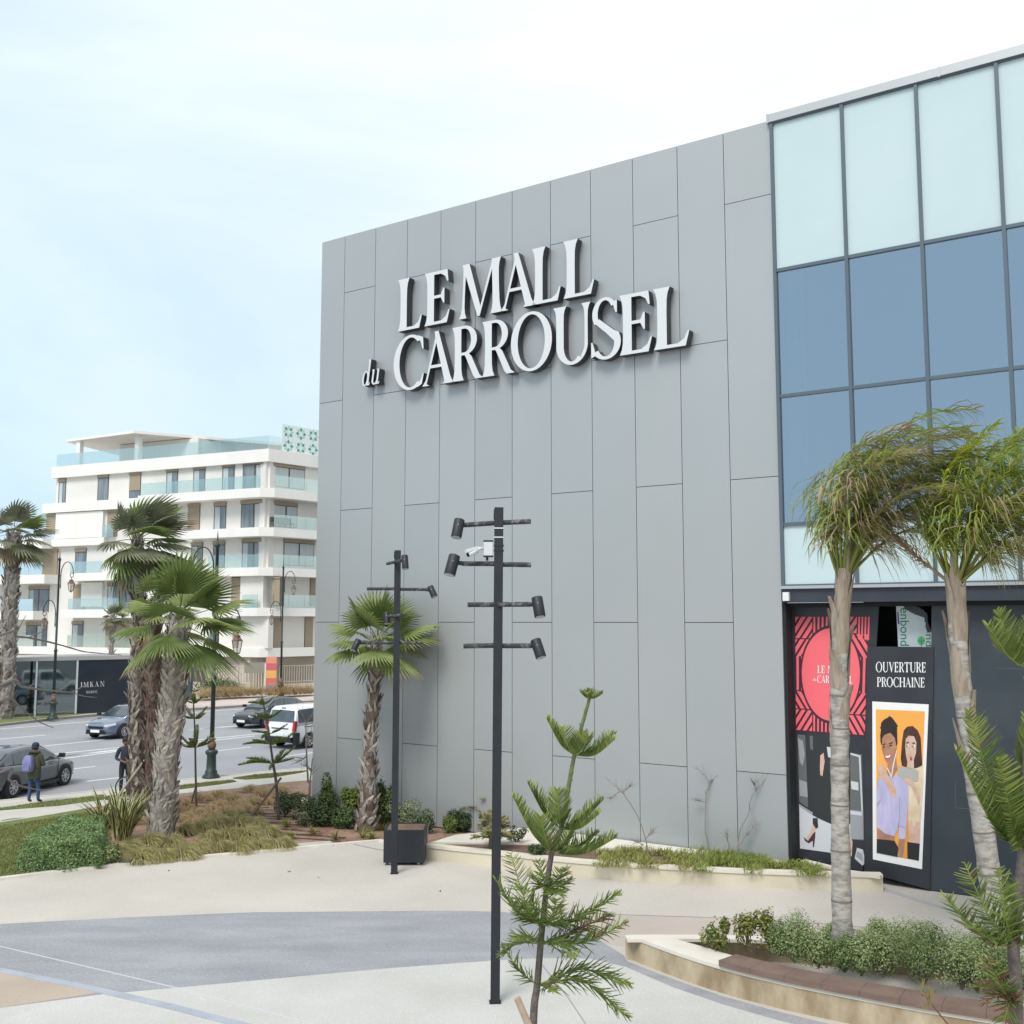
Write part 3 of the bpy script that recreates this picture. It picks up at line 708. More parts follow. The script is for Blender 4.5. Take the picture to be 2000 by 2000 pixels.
b = MB(); b.tube([AT(*Z6(1333, 470), Y1 - 0.04), AT(*Z6(1300, 468), Y1 - 0.08), AT(*Z6(1278, 488), Y1 - 0.12)], 0.024, 10); part(b, 'bracket', [m_white], sc, True)
p, q = AT(*Z6(1283, 484), Y1 - 0.12), AT(*Z6(1214, 516), Y1 - 0.22)
b = MB(); b.tube([p, q], 0.036, 14); cb = part(b, 'camera_body', [m_white], sc, True)
dd = (q - p).normalized(); b = MB(); b.tube([q - dd * 0.004, q + dd * 0.006], 0.032, 14); part(b, 'lens', [m_dark], cb)
b = MB(); upv = Vector((0, 0, 0.03)); pa, qa = AT(*Z6(1281, 463), Y1 - 0.12), AT(*Z6(1196, 490), Y1 - 0.25)
b.tube([pa, qa], [0.03, 0.034], 4); part(b, 'sun_shield', [m_white], cb)
for yy in (448, 486):
    p = AT(*Z6(1440, yy), Y1); b = MB(); b.box((P1.x + 0.04, P1.y, p.z), (0.142, 0.142, 0.012)); b.tube([p + Vector((0.065, -0.02, 0)), p + Vector((0.085, -0.02, 0))], 0.012, 8); part(b, 'strap', [m_pole], sc)

# ================================================================== hoarding and posters
Z8 = lambda x, y: (1510 + x / 3.448, 1180 + y / 3.448)
m_hoard = mat('hoarding_black', (0.02, 0.022, 0.03), 0.45, (0.03, 0.033, 0.042), scale=1.5)
m_tarp = mat('slate_tarpaulin', (0.032, 0.042, 0.055), 0.38, (0.045, 0.057, 0.07), scale=0.9, bump=0.25, bscale=1.6)
m_coral = mat('coral_print', (0.82, 0.13, 0.16), 0.5)
m_maroon = mat('maroon_print', (0.045, 0.013, 0.025), 0.5)
m_print_w = mat('white_print', (0.78, 0.77, 0.76), 0.5)
def flat(mb, polys, pl, o, mi, zf=Z8):
    """printed area: polygons in photo coordinates laid on an upright panel"""
    cv = [[pl.px(*zf(x, y)) for x, y in p] for p in polys]
    vv, tri, bd = union(cv)
    mb.add([pl.w(a, z, o) for a, z in vv], tri, mi)
def panel(name, quad, pl, label, cat, m, th=0.05, zf=Z8):
    cv = [pl.px(*zf(x, y)) for x, y in quad]
    t = tag(empty(name, pl.w((cv[0][0] + cv[2][0]) / 2, min(c[1] for c in cv), 0)), label, cat, 'black hoarding panels along the closed shopfront')
    b = MB(); vs = [pl.w(a, z, o) for a, z in cv for o in (-th, 0)]
    b.add(vs, [(1, 7, 5, 3) if False else (1, 3, 5, 7), (0, 6, 4, 2)] + [(2 * i, 2 * i + 1, 2 * ((i + 1) % 4) + 1, 2 * ((i + 1) % 4)) for i in range(4)])
    part(b, 'board', [m], t); return t
def qmap(q, zf, pl):
    """x 0..1, y 0..1 inside a quad BL, BR, TR, TL given in photo coordinates -> plane coordinates"""
    c = [pl.px(*zf(*p)) for p in q]
    def f(x, y):
        lo = (lerp(c[0][0], c[1][0], x), lerp(c[0][1], c[1][1], x)); hi = (lerp(c[3][0], c[2][0], x), lerp(c[3][1], c[2][1], x))
        return (lerp(lo[0], hi[0], y), lerp(lo[1], hi[1], y))
    return f
def print_text(mb, text, q, pl, o, mi, zf=Z8, gap=0.04):
    W_ = text_width(text, 1, 1, gap) - gap; f = qmap(q, zf, pl)
    write(mb, text, pl, 0, 0, 1.0, 1.0, o - 0.002, o, mi, mi, gap, skew=lambda x, y: f(x / W_, y))
H1 = Plane(WALL.P, WALL.e, -0.42); H2 = Plane(WALL.P, WALL.e, -0.33); H3 = Plane(WALL.P, WALL.e, -0.37)
# first panel: coral roundel above a grey fashion print
h1 = panel('hoarding', [(165, 1702), (605, 1800), (712, 10), (115, 15)], H1, 'black hoarding panel with a coral striped roundel and a torn grey print', 'hoarding', m_hoard)
h1b = panel('dark_gap_fill', [(60, 1690), (165, 1706), (115, 15), (64, 15)], Plane(WALL.P, WALL.e, -0.6), 'narrow near-black strip colouring in the dark gap between grey wall and hoarding', 'hoarding', m_dark)  # no board here: sheet puts the gap's darkness into its colour
b = MB()
fq = qmap([(155, 846), (618, 882), (641, 85), (149, 85)], Z8, H1)
sq = lambda x, y: fq((x + 1) / 2, (y + 1) / 2)
def stripes():
    S = []
    w_ = 0.052
    for k in range(-4, 5):                                  # upright bars above and below
        x = k * 0.115; S.append([(x - w_ / 2, 0.3), (x + w_ / 2, 0.3), (x + w_ / 2, 1), (x - w_ / 2, 1)]); S.append([(x - w_ / 2, -1), (x + w_ / 2, -1), (x + w_ / 2, -0.3), (x - w_ / 2, -0.3)])
    for x in (-0.94, -0.8, 0.8, 0.93): S.append([(x - 0.035, -0.3), (x + 0.035, -0.3), (x + 0.035, 0.3), (x - 0.035, 0.3)])
    def diag(cx, cy, sx, sy, s, up_):
        out_ = []
        for k in range(-7, 8):
            c = k * 0.135
            # line direction (1, up_) through (cx + c * ..)
            p = Vector((cx, cy)) + Vector((-up_, 1)).normalized() * c; d = Vector((1, up_)).normalized(); n_ = Vector((-d.y, d.x)) * 0.042
            a_, b_ = p - d * 2, p + d * 2
            out_.append([tuple(a_ - n_), tuple(b_ - n_), tuple(b_ + n_), tuple(a_ + n_)])
        return out_
    return S, diag
S0, diag = stripes()
def clip_region(polys, keep, drop):
    """area inside any of polys AND inside keep, but outside drop"""
    allp = polys + [keep, drop]; vs = []; fs = []
    for p in allp:
        p = ccw(p); fs.append(list(range(len(vs), len(vs) + len(p)))); vs += [Vector(q) for q in p]
    V, E_, F_, a, c, src = delaunay_2d_cdt(vs, [], fs, 1, 1e-6); n = len(polys); r = []
    for f, s_ in zip(F_, src):
        if n in s_ and n + 1 not in s_ and any(i < n for i in s_): r.append([(V[i].x, V[i].y) for i in f[:3]])
    return r
disc = [(0.82 * math.cos(k * math.pi / 36), 0.8 * math.sin(k * math.pi / 36)) for k in range(72)]
disc2 = [(0.87 * math.cos(k * math.pi / 36), 0.85 * math.sin(k * math.pi / 36)) for k in range(72)]
tris = clip_region(S0, [(-1, -1), (1, -1), (1, 1), (-1, 1)], disc2)
for (x0, y0, x1, y1, up_) in ((-1, 0.62, -0.52, 1, 1), (-1, 0.3, -0.52, 0.6, 1), (0.52, 0.3, 1, 0.7, -1), (0.52, 0.72, 0.7, 1, 1), (-1, -0.62, -0.52, -0.32, -1), (-1, -1, -0.52, -0.64, 1), (0.52, -0.66, 1, -0.3, 1), (0.52, -1, 1, -0.68, -1)):
    tris += clip_region(diag((x0 + x1) / 2, (y0 + y1) / 2, 1, 1, 1, up_), [(x0, y0), (x1, y0), (x1, y1), (x0, y1)], disc2)
def put(polys2d, o, mi):
    for p in polys2d: b.add([H1.w(*sq(x, y), o) for x, y in ccw(p)], [tuple(range(len(p)))], mi)
put([[(-1.02, -1.02), (1.02, -1.02), (1.02, 1.02), (-1.02, 1.02)]], 0.002, 1)
put(tris, 0.005, 0); put([disc], 0.006, 0)
put([[(0.745, 0.3), (1.0, 0.3), (1.0, 0.72), (0.745, 0.72)]] if False else [], 0.0, 0)
for k in range(4):
    x = 0.74 + k * 0.085; b.add([H1.w(*sq(*p), 0.0055) for p in ((x, 0.62), (x + 0.045, 0.6), (x + 0.045, 1), (x, 1))], [(0, 1, 2, 3)], 0)
print_text(b, 'LE MALL', [(300, 464), (497, 468), (497, 418), (300, 414)], H1, 0.011, 2)
print_text(b, 'CARROUSEL', [(298, 529), (536, 536), (536, 484), (298, 479)], H1, 0.011, 2)
f_ = qmap([(268, 516), (292, 517), (292, 496), (268, 495)], Z8, H1)
write(b, 'du', H1, 0, 0, 1, 1, 0.009, 0.011, 2, 2, 0.02, skew=lambda x, y: f_(x / 1.3, y))
part(b, 'roundel_print', [m_coral, m_maroon, m_print_w], h1)
b = MB()
gm = [mat('print_grey_%s' % n, c, 0.5) for n, c in (('dark', (0.025, 0.027, 0.03)), ('mid', (0.12, 0.125, 0.13)), ('soft', (0.3, 0.31, 0.33)), ('light', (0.55, 0.56, 0.6)))]
m_skin1 = mat('print_skin_pale', (0.66, 0.46, 0.37), 0.55, (0.55, 0.35, 0.27), scale=6); m_skin2 = mat('print_skin_brown', (0.45, 0.23, 0.145), 0.55, (0.33, 0.155, 0.095), scale=7)
flat(b, [[(165, 876), (520, 910), (520, 1690), (182, 1645)]], H1, 0.002, 0)
flat(b, [[(176, 1345), (262, 1400), (345, 1440), (400, 1475), (520, 1480), (520, 1692), (182, 1645)]], H1, 0.004, 3)
flat(b, [[(178, 1345), (262, 1400), (262, 1420), (180, 1362)]], H1, 0.006, 2)
flat(b, [[(165, 876), (216, 882), (236, 1370), (176, 1330)]], H1, 0.004, 1)
flat(b, [[(166, 900), (200, 920), (214, 1010), (200, 1090), (180, 1060)], [(176, 1180), (228, 1200), (234, 1300), (180, 1290)]], H1, 0.006, 2)
flat(b, [[(246, 885), (268, 888), (270, 985), (250, 975)]], H1, 0.004, 1)
flat(b, [[(275, 1180), (300, 1120), (330, 1000), (395, 960), (420, 1470), (390, 1480), (300, 1440), (265, 1420)]], H1, 0.006, 0)
flat(b, [[(318, 1020), (340, 1000), (348, 1060), (338, 1120), (334, 1158), (318, 1150), (316, 1100)]], H1, 0.008, 4)
flat(b, [[(268, 1480), (290, 1510), (262, 1560), (236, 1592), (222, 1572), (252, 1540)]], H1, 0.008, 4)
flat(b, [[(205, 1566), (236, 1594), (270, 1545), (286, 1530), (284, 1570), (276, 1636), (268, 1634), (268, 1592), (240, 1610), (215, 1592)]], H1, 0.0095, 5)
flat(b, [[(268, 1440), (300, 1440), (305, 1500), (290, 1512), (268, 1480)]], H1, 0.01, 0)
flat(b, [[(520, 1000), (598, 1012), (608, 1400), (610, 1590), (520, 1585)]], H1, 0.004, 1)
flat(b, [[(520, 1385), (608, 1395), (610, 1585), (520, 1580)]], H1, 0.006, 2)
flat(b, [[(524, 1190), (574, 1200), (576, 1255), (528, 1245)], [(520, 1390), (600, 1400), (600, 1425), (522, 1415)]], H1, 0.0075, 3)
flat(b, [[(522, 1000), (584, 1018), (590, 1018), (606, 1390), (596, 1400), (578, 1030), (524, 1014)]], H1, 0.012, 3)
flat(b, [[(362, 960), (400, 965), (398, 1035), (372, 1030)]], H1, 0.009, 3)
flat(b, [[(520, 1560), (536, 1600), (530, 1700), (520, 1690)]], H1, 0.009, 4)
flat(b, [[(566, 1640), (606, 1652), (625, 1742), (602, 1760), (550, 1712)]], H1, 0.012, 3)
flat(b, [[(566, 1662), (600, 1680), (605, 1730), (560, 1700)]], H1, 0.014, 2)
part(b, 'torn_print', gm + [m_skin1, mat('print_shoe', (0.06, 0.025, 0.03), 0.4)], h1)

# second panel: two women on orange
h2 = panel('hoarding', [(612, 1800), (1055, 1925), (1082, 289), (635, 285)], H2, 'black hoarding panel announcing an opening above a photo of two women', 'hoarding', m_hoard)
b = MB()
print_text(b, 'OUVERTURE', [(692, 457), (1030, 460), (1030, 392), (692, 389)], H2, 0.006, 0)
print_text(b, 'PROCHAINE', [(700, 556), (1022, 561), (1022, 495), (700, 491)], H2, 0.006, 0)
part(b, 'lettering', [m_print_w], h2)
pm = [m_print_w, mat('print_orange', (0.85, 0.4, 0.085), 0.5, (0.78, 0.33, 0.06), scale=.6), m_skin2, m_skin1, mat('print_hair_black', (0.02, 0.014, 0.013), 0.5), mat('print_hair_auburn', (0.1, 0.035, 0.025), 0.5, (0.025, 0.012, 0.01), scale=10, stretch=(3, 3, .4)),
      mat('print_lavender', (0.52, 0.49, 0.7), 0.5, (0.4, 0.375, 0.58), scale=2.5, stretch=(3, 3, .6)), mat('print_cream', (0.78, 0.63, 0.45), 0.5, (0.62, 0.48, 0.33), scale=4), mat('print_black', (0.015, 0.015, 0.017), 0.5), mat('print_phone', (0.4, 0.4, 0.38), 0.5), mat('print_lip', (0.45, 0.06, 0.08), 0.5),
      mat('print_lavender_shade', (0.34, 0.32, 0.5), 0.5), mat('print_orange_deep', (0.72, 0.3, 0.05), 0.5)]
def F(mi, o, *ps): flat(b, list(ps), H2, o, mi)
b = MB()
F(0, .002, [(668, 655), (1048, 675), (1003, 1785), (672, 1718)])
F(1, .004, [(692, 708), (1022, 722), (982, 1730), (698, 1675)])
curl = random.Random(3)
for k in range(34):
    a = curl.uniform(.1, 3.0); cx, cy = 780 + 46 * math.cos(a), 850 - 74 * math.sin(a); r_ = curl.uniform(8, 17)
    F(4, .0095 + k * .00001, [(cx + r_ * math.cos(t * 1.05) * curl.uniform(.7, 1.3), cy + r_ * math.sin(t * 1.05) * curl.uniform(.7, 1.3)) for t in range(6)])
# right-hand woman
F(5, .006, [(880, 850), (905, 824), (940, 820), (975, 850), (995, 900), (1000, 1000), (1006, 1080), (990, 1100), (940, 1106), (900, 1100), (868, 1088), (860, 1040), (868, 930)])
F(3, .008, [(894, 905), (915, 885), (950, 890), (966, 930), (963, 1000), (948, 1050), (950, 1110), (900, 1112), (905, 1060), (896, 1020), (890, 960)])
F(7, .008, [(850, 1112), (900, 1096), (955, 1110), (1008, 1085), (1011, 1200), (996, 1440), (984, 1472), (946, 1460), (912, 1462), (908, 1290), (880, 1180)])
F(3, .0085, [(912, 1460), (946, 1468), (990, 1470), (988, 1612), (915, 1602)])
F(7, .009, [(925, 1440), (948, 1452), (965, 1475), (948, 1500), (936, 1470)])
F(8, .009, [(905, 1600), (940, 1606), (988, 1612), (982, 1728), (905, 1712)])
# left-hand woman
F(4, .010, [(722, 880), (728, 840), (735, 812), (748, 790), (768, 772), (782, 752), (800, 762), (815, 780), (830, 810), (836, 860), (838, 940), (828, 970), (735, 960), (724, 930)])
F(2, .012, [(735, 905), (750, 880), (790, 866), (820, 900), (833, 960), (826, 1020), (838, 1110), (800, 1172), (768, 1140), (772, 1075), (750, 1035), (732, 970)])
F(6, .013, [(714, 1160), (742, 1135), (772, 1150), (800, 1170), (840, 1140), (880, 1155), (905, 1185), (914, 1260), (906, 1400), (892, 1582), (848, 1580), (852, 1440), (838, 1520), (820, 1562), (760, 1546), (702, 1502), (697, 1300), (704, 1200)])
F(11, .0145, [(850, 1300), (856, 1300), (854, 1440), (842, 1520), (838, 1520), (848, 1440)], [(850, 1490), (893, 1500), (893, 1508), (850, 1498)], [(700, 1340), (735, 1300), (705, 1370)])
F(2, .0135, [(702, 1502), (760, 1546), (820, 1562), (815, 1592), (702, 1582)], [(848, 1580), (887, 1584), (876, 1702), (838, 1700)])
F(8, .0145, [(700, 1580), (818, 1592), (845, 1640), (838, 1702), (698, 1673)])
F(12, .0125, [(892, 1590), (906, 1500), (912, 1470), (905, 1600), (900, 1710), (876, 1702)])
F(3, .016, [(713, 1088), (738, 1075), (758, 1120), (800, 1190), (830, 1250), (832, 1300), (816, 1308), (806, 1280), (798, 1300), (784, 1280), (772, 1230), (728, 1170), (706, 1115)])
F(9, .016, [(850, 1090), (970, 1116), (980, 1128), (976, 1190), (965, 1194), (852, 1162), (843, 1150), (843, 1100)])
F(3, .0165, [(866, 1168), (900, 1172), (935, 1180), (960, 1230), (990, 1290), (985, 1360), (965, 1300), (930, 1220), (890, 1200)], [(928, 1150), (938, 1152), (940, 1185), (930, 1182)])
# faces
F(8, .0175, [(738, 945), (756, 936), (758, 942), (740, 951)], [(782, 936), (806, 928), (808, 934), (784, 942)], [(740, 958), (754, 955), (754, 963), (742, 966)], [(784, 950), (802, 945), (802, 953), (786, 957)])
F(10, .0175, [(752, 1022), (776, 1018), (798, 1006), (794, 1026), (778, 1042), (760, 1038)], [(922, 1030), (932, 1026), (938, 1040), (934, 1052), (924, 1050)])
F(0, .019, [(756, 1022), (776, 1020), (794, 1012), (788, 1028), (774, 1036), (762, 1033)])
F(0, .0175, [(900, 948), (914, 944), (916, 962), (902, 964)], [(938, 950), (956, 948), (957, 966), (940, 967)])
F(8, .019, [(900, 950), (907, 948), (908, 962), (901, 962)], [(939, 952), (947, 951), (948, 965), (941, 965)], [(896, 932), (914, 925), (915, 931), (897, 938)], [(938, 932), (958, 930), (958, 937), (938, 938)])
F(0, .018, [(832, 985), (836, 985), (815, 1080), (800, 1168), (795, 1166), (808, 1080)], [(766, 1100), (772, 1100), (800, 1160), (797, 1168)])
part(b, 'photo_print', pm, h2)

# third panel: wide slate tarpaulin over boards
Z5 = lambda x, y: (1500 + x / 2.76, 1100 + y / 2.76)
h3 = panel('hoarding', [(868, 1760), (2600, 2010), (2600, 240), (882, 208)], H3, 'wide slate tarpaulin panel of the hoarding behind the leaning palm trunk', 'hoarding', m_tarp, zf=Z5)
m_fold = mat('tarp_fold', (0.085, 0.105, 0.125), 0.4)
for (x0, y0), (x1, y1), wd in (((902, 470), (905, 500), 4), ((1230, 566), (1380, 570), 3), ((1012, 1318), (1100, 1326), 4), ((1150, 1050), (1290, 1085), 4), ((1150, 1110), (1300, 1120), 8), ((1155, 1000), (1155, 1080), 3), ((1010, 1180), (1012, 1318), 3), ((1200, 1690), (1330, 1700), 3)):
    d = Vector((x1 - x0, y1 - y0)).normalized(); n_ = Vector((-d.y, d.x)) * wd / 2
    b = MB(); flat(b, [[(x0 - n_.x, y0 - n_.y), (x1 - n_.x, y1 - n_.y), (x1 + n_.x, y1 + n_.y), (x0 + n_.x, y0 + n_.y)]], H3, 0.004, 0, Z5); part(b, 'crease', [m_fold], h3)
# torn insulation board seen in the gap above the second panel
H4 = Plane(WALL.P, WALL.e, -0.62)
gb = tag(empty('insulation_board', H4.w(*H4.px(*Z8(950, 420)), 0)), 'torn white board printed in green letters sticking up between hoarding panels', 'board')
cvq = [H4.px(*Z8(*p)) for p in ((852, 480), (1088, 480), (1078, 285), (1072, 180), (1040, 190), (1030, 60), (985, 22), (828, 8))]
b = MB(); vv, tri = None, None
tri, vv = fill(cvq); b.add([H4.w(a, z, 0) for a, z in vv], tri); b.add([H4.w(a, z, -0.03) for a, z in vv], [t[::-1] for t in tri])
q2 = ccw(cvq); vs = [H4.w(a, z, o) for a, z in q2 for o in (-0.03, 0)]; b.add(vs, [(2 * i, 2 * ((i + 1) % 8), 2 * ((i + 1) % 8) + 1, 2 * i + 1) for i in range(8)])
part(b, 'board', [mat('board_white', (0.62, 0.7, 0.72), 0.4)], gb)
b = MB(); flat(b, [[(872, 2), (960, 12), (1015, 40), (1032, 62), (1022, 92), (1000, 84), (960, 70), (920, 50), (890, 30)], [(1030, 60), (1040, 66), (1042, 120), (1062, 170), (1076, 182), (1040, 192), (1028, 150)]], H4, 0.02, 0)
part(b, 'torn_film', [m_tarp], gb)
def builtin_text(s):
    cu = bpy.data.curves.new('t', 'FONT'); cu.body = s; ob = bpy.data.objects.new('t', cu); COL.objects.link(ob)
    dg = bpy.context.evaluated_depsgraph_get(); me = bpy.data.meshes.new_from_object(ob.evaluated_get(dg))
    vs = [(v.co.x, v.co.y) for v in me.vertices]; fs = [tuple(p.vertices) for p in me.polygons]
    bpy.data.objects.remove(ob); bpy.data.curves.remove(cu); bpy.data.meshes.remove(me); return vs, fs
def down_text(s, x_base, x_top, y0, y1, mi):
    vs, fs = builtin_text(s); W_ = max(v[0] for v in vs); hmax = max(v[1] for v in vs)
    P_ = [H4.px(*Z8(x_base + (x_top - x_base) * y / hmax, y0 + (y1 - y0) * x / W_)) for x, y in vs]
    b.add([H4.w(a, z, 0.004) for a, z in P_], fs, mi)
b = MB(); down_text('enbond', 858, 916, 22, 280, 0); down_text('nd', 1028, 1075, 198, 284, 0)
part(b, 'lettering', [mat('print_green', (0.02, 0.22, 0.13), 0.5)], gb)
b = MB()
flat(b, [[(836, 52), (844, 52), (852, 134), (840, 134)], [(1018, 80), (1030, 82), (1031, 122), (1020, 120)]], H4, 0.004, 1)
part(b, 'printed_label', [m_dark, mat('print_purple', (0.08, 0.06, 0.28), 0.5)], gb)
b = MB()
c_ = [(998 + 26 * math.cos(k * 0.35), 246 + 30 * math.sin(k * 0.35)) for k in range(18)]
flat(b, [c_], H4, 0.004, 2); flat(b, [[(996, 222), (1000, 222), (1000, 290), (996, 290)], [(980, 240), (996, 252), (996, 256), (978, 246)], [(1016, 238), (1000, 252), (1000, 256), (1018, 244)]], H4, 0.006, 0)
part(b, 'printed_emblem', [MATS['print_green'], m_dark, mat('print_leaf', (0.12, 0.5, 0.16), 0.5)], gb)

# ================================================================== apartment building across the road
m_wallw = mat('white_render', (0.72, 0.7, 0.66), 0.85, (0.66, 0.635, 0.6), scale=0.25, bump=0.03, bscale=10)
m_slabw = mat('white_band', (0.78, 0.765, 0.735), 0.8, (0.72, 0.7, 0.67), scale=0.4)
m_beige = mat('beige_render', (0.52, 0.46, 0.38), 0.85, (0.47, 0.41, 0.34), scale=0.4)
m_blind = mat('tan_blind', (0.34, 0.275, 0.2), 0.6, (0.3, 0.24, 0.175), scale=0.6, stretch=(1, 1, 40))
m_wframe = mat('window_frame_brown', (0.1, 0.09, 0.08), 0.5)
m_pane = mat('window_pane', (0.1, 0.125, 0.15), 0.08, (0.22, 0.25, 0.27), scale=0.8, stretch=(3, 3, 0.4), spec=0.9)
m_curt = mat('curtain_pale', (0.52, 0.55, 0.56), 0.7, (0.4, 0.44, 0.46), scale=2.5, stretch=(4, 4, 0.3))
m_rail = glass('railing_glass', (0.86, 0.92, 0.9), (0.8, 0.9, 0.9), fac=0.2, rough=0.1)
m_tile = mat('tile_green', (0.05, 0.3, 0.24), 0.4); m_tilep = mat('tile_pale', (0.4, 0.62, 0.57), 0.4)
ZB = lambda x, y: (x / 2.9273, 820 + y / 2.9273)
YB = 80.0
cB = AT(*ZB(1530, 400), YB)
BF = Plane((cB.x, cB.y), (0.905, -0.426))
BS = Plane((cB.x, cB.y), (0.66, 0.75))
apt = tag(empty('apartment_building', (cB.x, cB.y, -0.1)), 'white apartment block with tan blinds, glass balconies and a flat canopy roof', 'apartment building')
def bz(x, y, pl=None): return (pl or BF).px(*ZB(x, y))
zs = {n: bz(1530, y)[1] for n, y in (('par_t', 165), ('par_b', 237), ('f5', 395), ('f5b', 447), ('f4', 618), ('f4b', 668), ('f3', 845), ('f3b', 893), ('f2', 1075), ('f2b', 1122), ('f1', 1306), ('f1b', 1357))}
aL = bz(305, 400)[0]; aLL = bz(-150, 900)[0]
sW = 9.0
b = MB()
b.slab(BF, aL, -0.02, zs['f4b'], zs['par_b'], -14, -0.3); b.slab(BF, aLL, -0.02, zs['f1b'], zs['f4b'], -14, -0.3)
b.slab(BS, 0.0, sW, zs['f1b'], zs['par_b'], -12, -0.3)
part(b, 'wall', [m_wallw], apt)
b = MB(); b.slab(BF, aLL, -0.6, -0.3, zs['f1b'], -14, -0.9); b.slab(BS, -0.6, sW, -0.3, zs['f1b'], -12, -0.9); part(b, 'ground_floor_wall', [m_beige], apt)
def corner_band(z0, z1, a0, out, s1=sW):
    """white band round the corner of the two faces"""
    q = MB(); b_ = [BF.w(a0, 0, out), BF.w(0, 0, out) + (BS.e * 0), BS.w(0, 0, out), BS.w(s1, 0, out), BS.w(s1, 0, -1.2), BS.w(-0.3, 0, -1.2) * 0 + BF.w(-0.6, 0, -0.8), BF.w(a0, 0, -0.8)]
    q.prism([(p.x, p.y) for p in b_], z0, z1); return q
part(corner_band(zs['par_b'], zs['par_t'], aL - 0.25, 0.05), 'parapet', [m_slabw], apt)
fl = [('f5', 'f5b', bz(835, 440)[0], 0.9), ('f4', 'f4b', bz(1085, 660)[0], 0.9), ('f3', 'f3b', bz(1060, 870)[0], 0.9), ('f2', 'f2b', bz(1340, 1090)[0], 0.9), ('f1', 'f1b', bz(1000, 1330)[0], 0.5)]
for hi, lo, a0, o_ in fl: part(corner_band(zs[lo], zs[hi], a0, o_), 'balcony_slab', [m_slabw], apt)
def wslab(name, x0, x1, z0, z1, o0, o1, m):
    q = MB(); q.slab(BF, bz(x0, 700)[0], bz(x1, 700)[0], z0, z1, o0, o1); return part(q, name, [m], apt)
wslab('floor_band', 238, 842, zs['f5b'] - 0.15, zs['f5'] - 0.05, -0.5, 0.1, m_slabw)
wslab('floor_band', 300, 600, zs['f4b'] - 0.1, zs['f4'] - 0.15, -0.5, 0.15, m_slabw)
wslab('balcony_slab', 60, 300, zs['f4b'] - 0.25, zs['f4'] - 0.1, -0.5, 1.0, m_slabw)
wslab('balcony_slab', -60, 330, zs['f3b'] - 0.25, zs['f3'] - 0.15, -0.5, 1.2, m_slabw)
wslab('balcony_slab', 440, 760, zs['f3b'] - 0.1, zs['f3'] - 0.1, -0.5, 1.0, m_slabw)
wslab('balcony_slab', -60, 275, zs['f2b'] - 0.25, zs['f2'] - 0.15, -0.5, 1.2, m_slabw)
wslab('balcony_slab', 420, 860, zs['f2b'] - 0.1, zs['f2'] - 0.05, -0.5, 1.0, m_slabw)
wslab('balcony_slab', -60, 1000, zs['f1b'] - 0.05, zs['f1'] - 0.1, -0.5, 0.7, m_slabw)
wslab('wall_panel', 310, 580, zs['f4'] - 0.1, zs['f5b'] - 0.2, -0.3, -0.05, m_slabw)
wslab('wall_panel', 470, 590, zs['f2'] + 0.2, zs['f3b'] - 0.2, -0.3, -0.1, m_slabw)
wslab('wall_panel', 1400, 1530, zs['f2'], zs['f3b'], -0.3, 0.4, m_wallw); wslab('wall_panel', 1090, 1325, zs['f2'] - 1, zs['f3b'], -0.3, -0.1, m_wallw)
wslab('wall_panel', 1395, 1560, zs['f1'], zs['f2b'], -0.3, 0.3, m_wallw)
def railing(pl, a0, a1, z, o, h=1.0, step=1.6):
    q = MB(); n = max(1, round(abs(a1 - a0) / step))
    for i in range(n):
        p0, p1 = a0 + (a1 - a0) * i / n, a0 + (a1 - a0) * (i + 1) / n
        q.slab(pl, p0 + 0.015, p1 - 0.015, z, z + h, o - 0.02, o)
    part(q, 'glass_railing', [m_rail], apt)
for fn, x0, x1 in (('f5', 838, 1525), ('f3', 1230, 1525), ('f2', 1432, 1525), ('f5', 240, 292)):
    railing(BF, bz(x0, 700)[0], min(-0.05, bz(x1, 700)[0]), zs[fn] - 0.02, 0.8 if x0 > 300 else -1.5)
for fn in ('f5', 'f4', 'f3', 'f2'): railing(BS, 0.1, sW, zs[fn], 0.8)
for fn, x0, x1, o_ in (('f3', -60, 310, 1.1), ('f3', 455, 640, 0.9), ('f2', -60, 265, 1.1), ('f2', 452, 740, 0.9), ('f1', 60, 250, 0.6), ('f1', 440, 870, 0.6), ('f4', 585, 650, 0.1)):
    railing(BF, bz(x0, 700)[0], bz(x1, 700)[0], zs[fn] - 0.15, o_)
railing(BF, bz(315, 300)[0], -0.05, zs['par_t'], -0.1, 1.05); railing(BS, 0.05, 1.25, zs['par_t'], -0.1, 1.05)
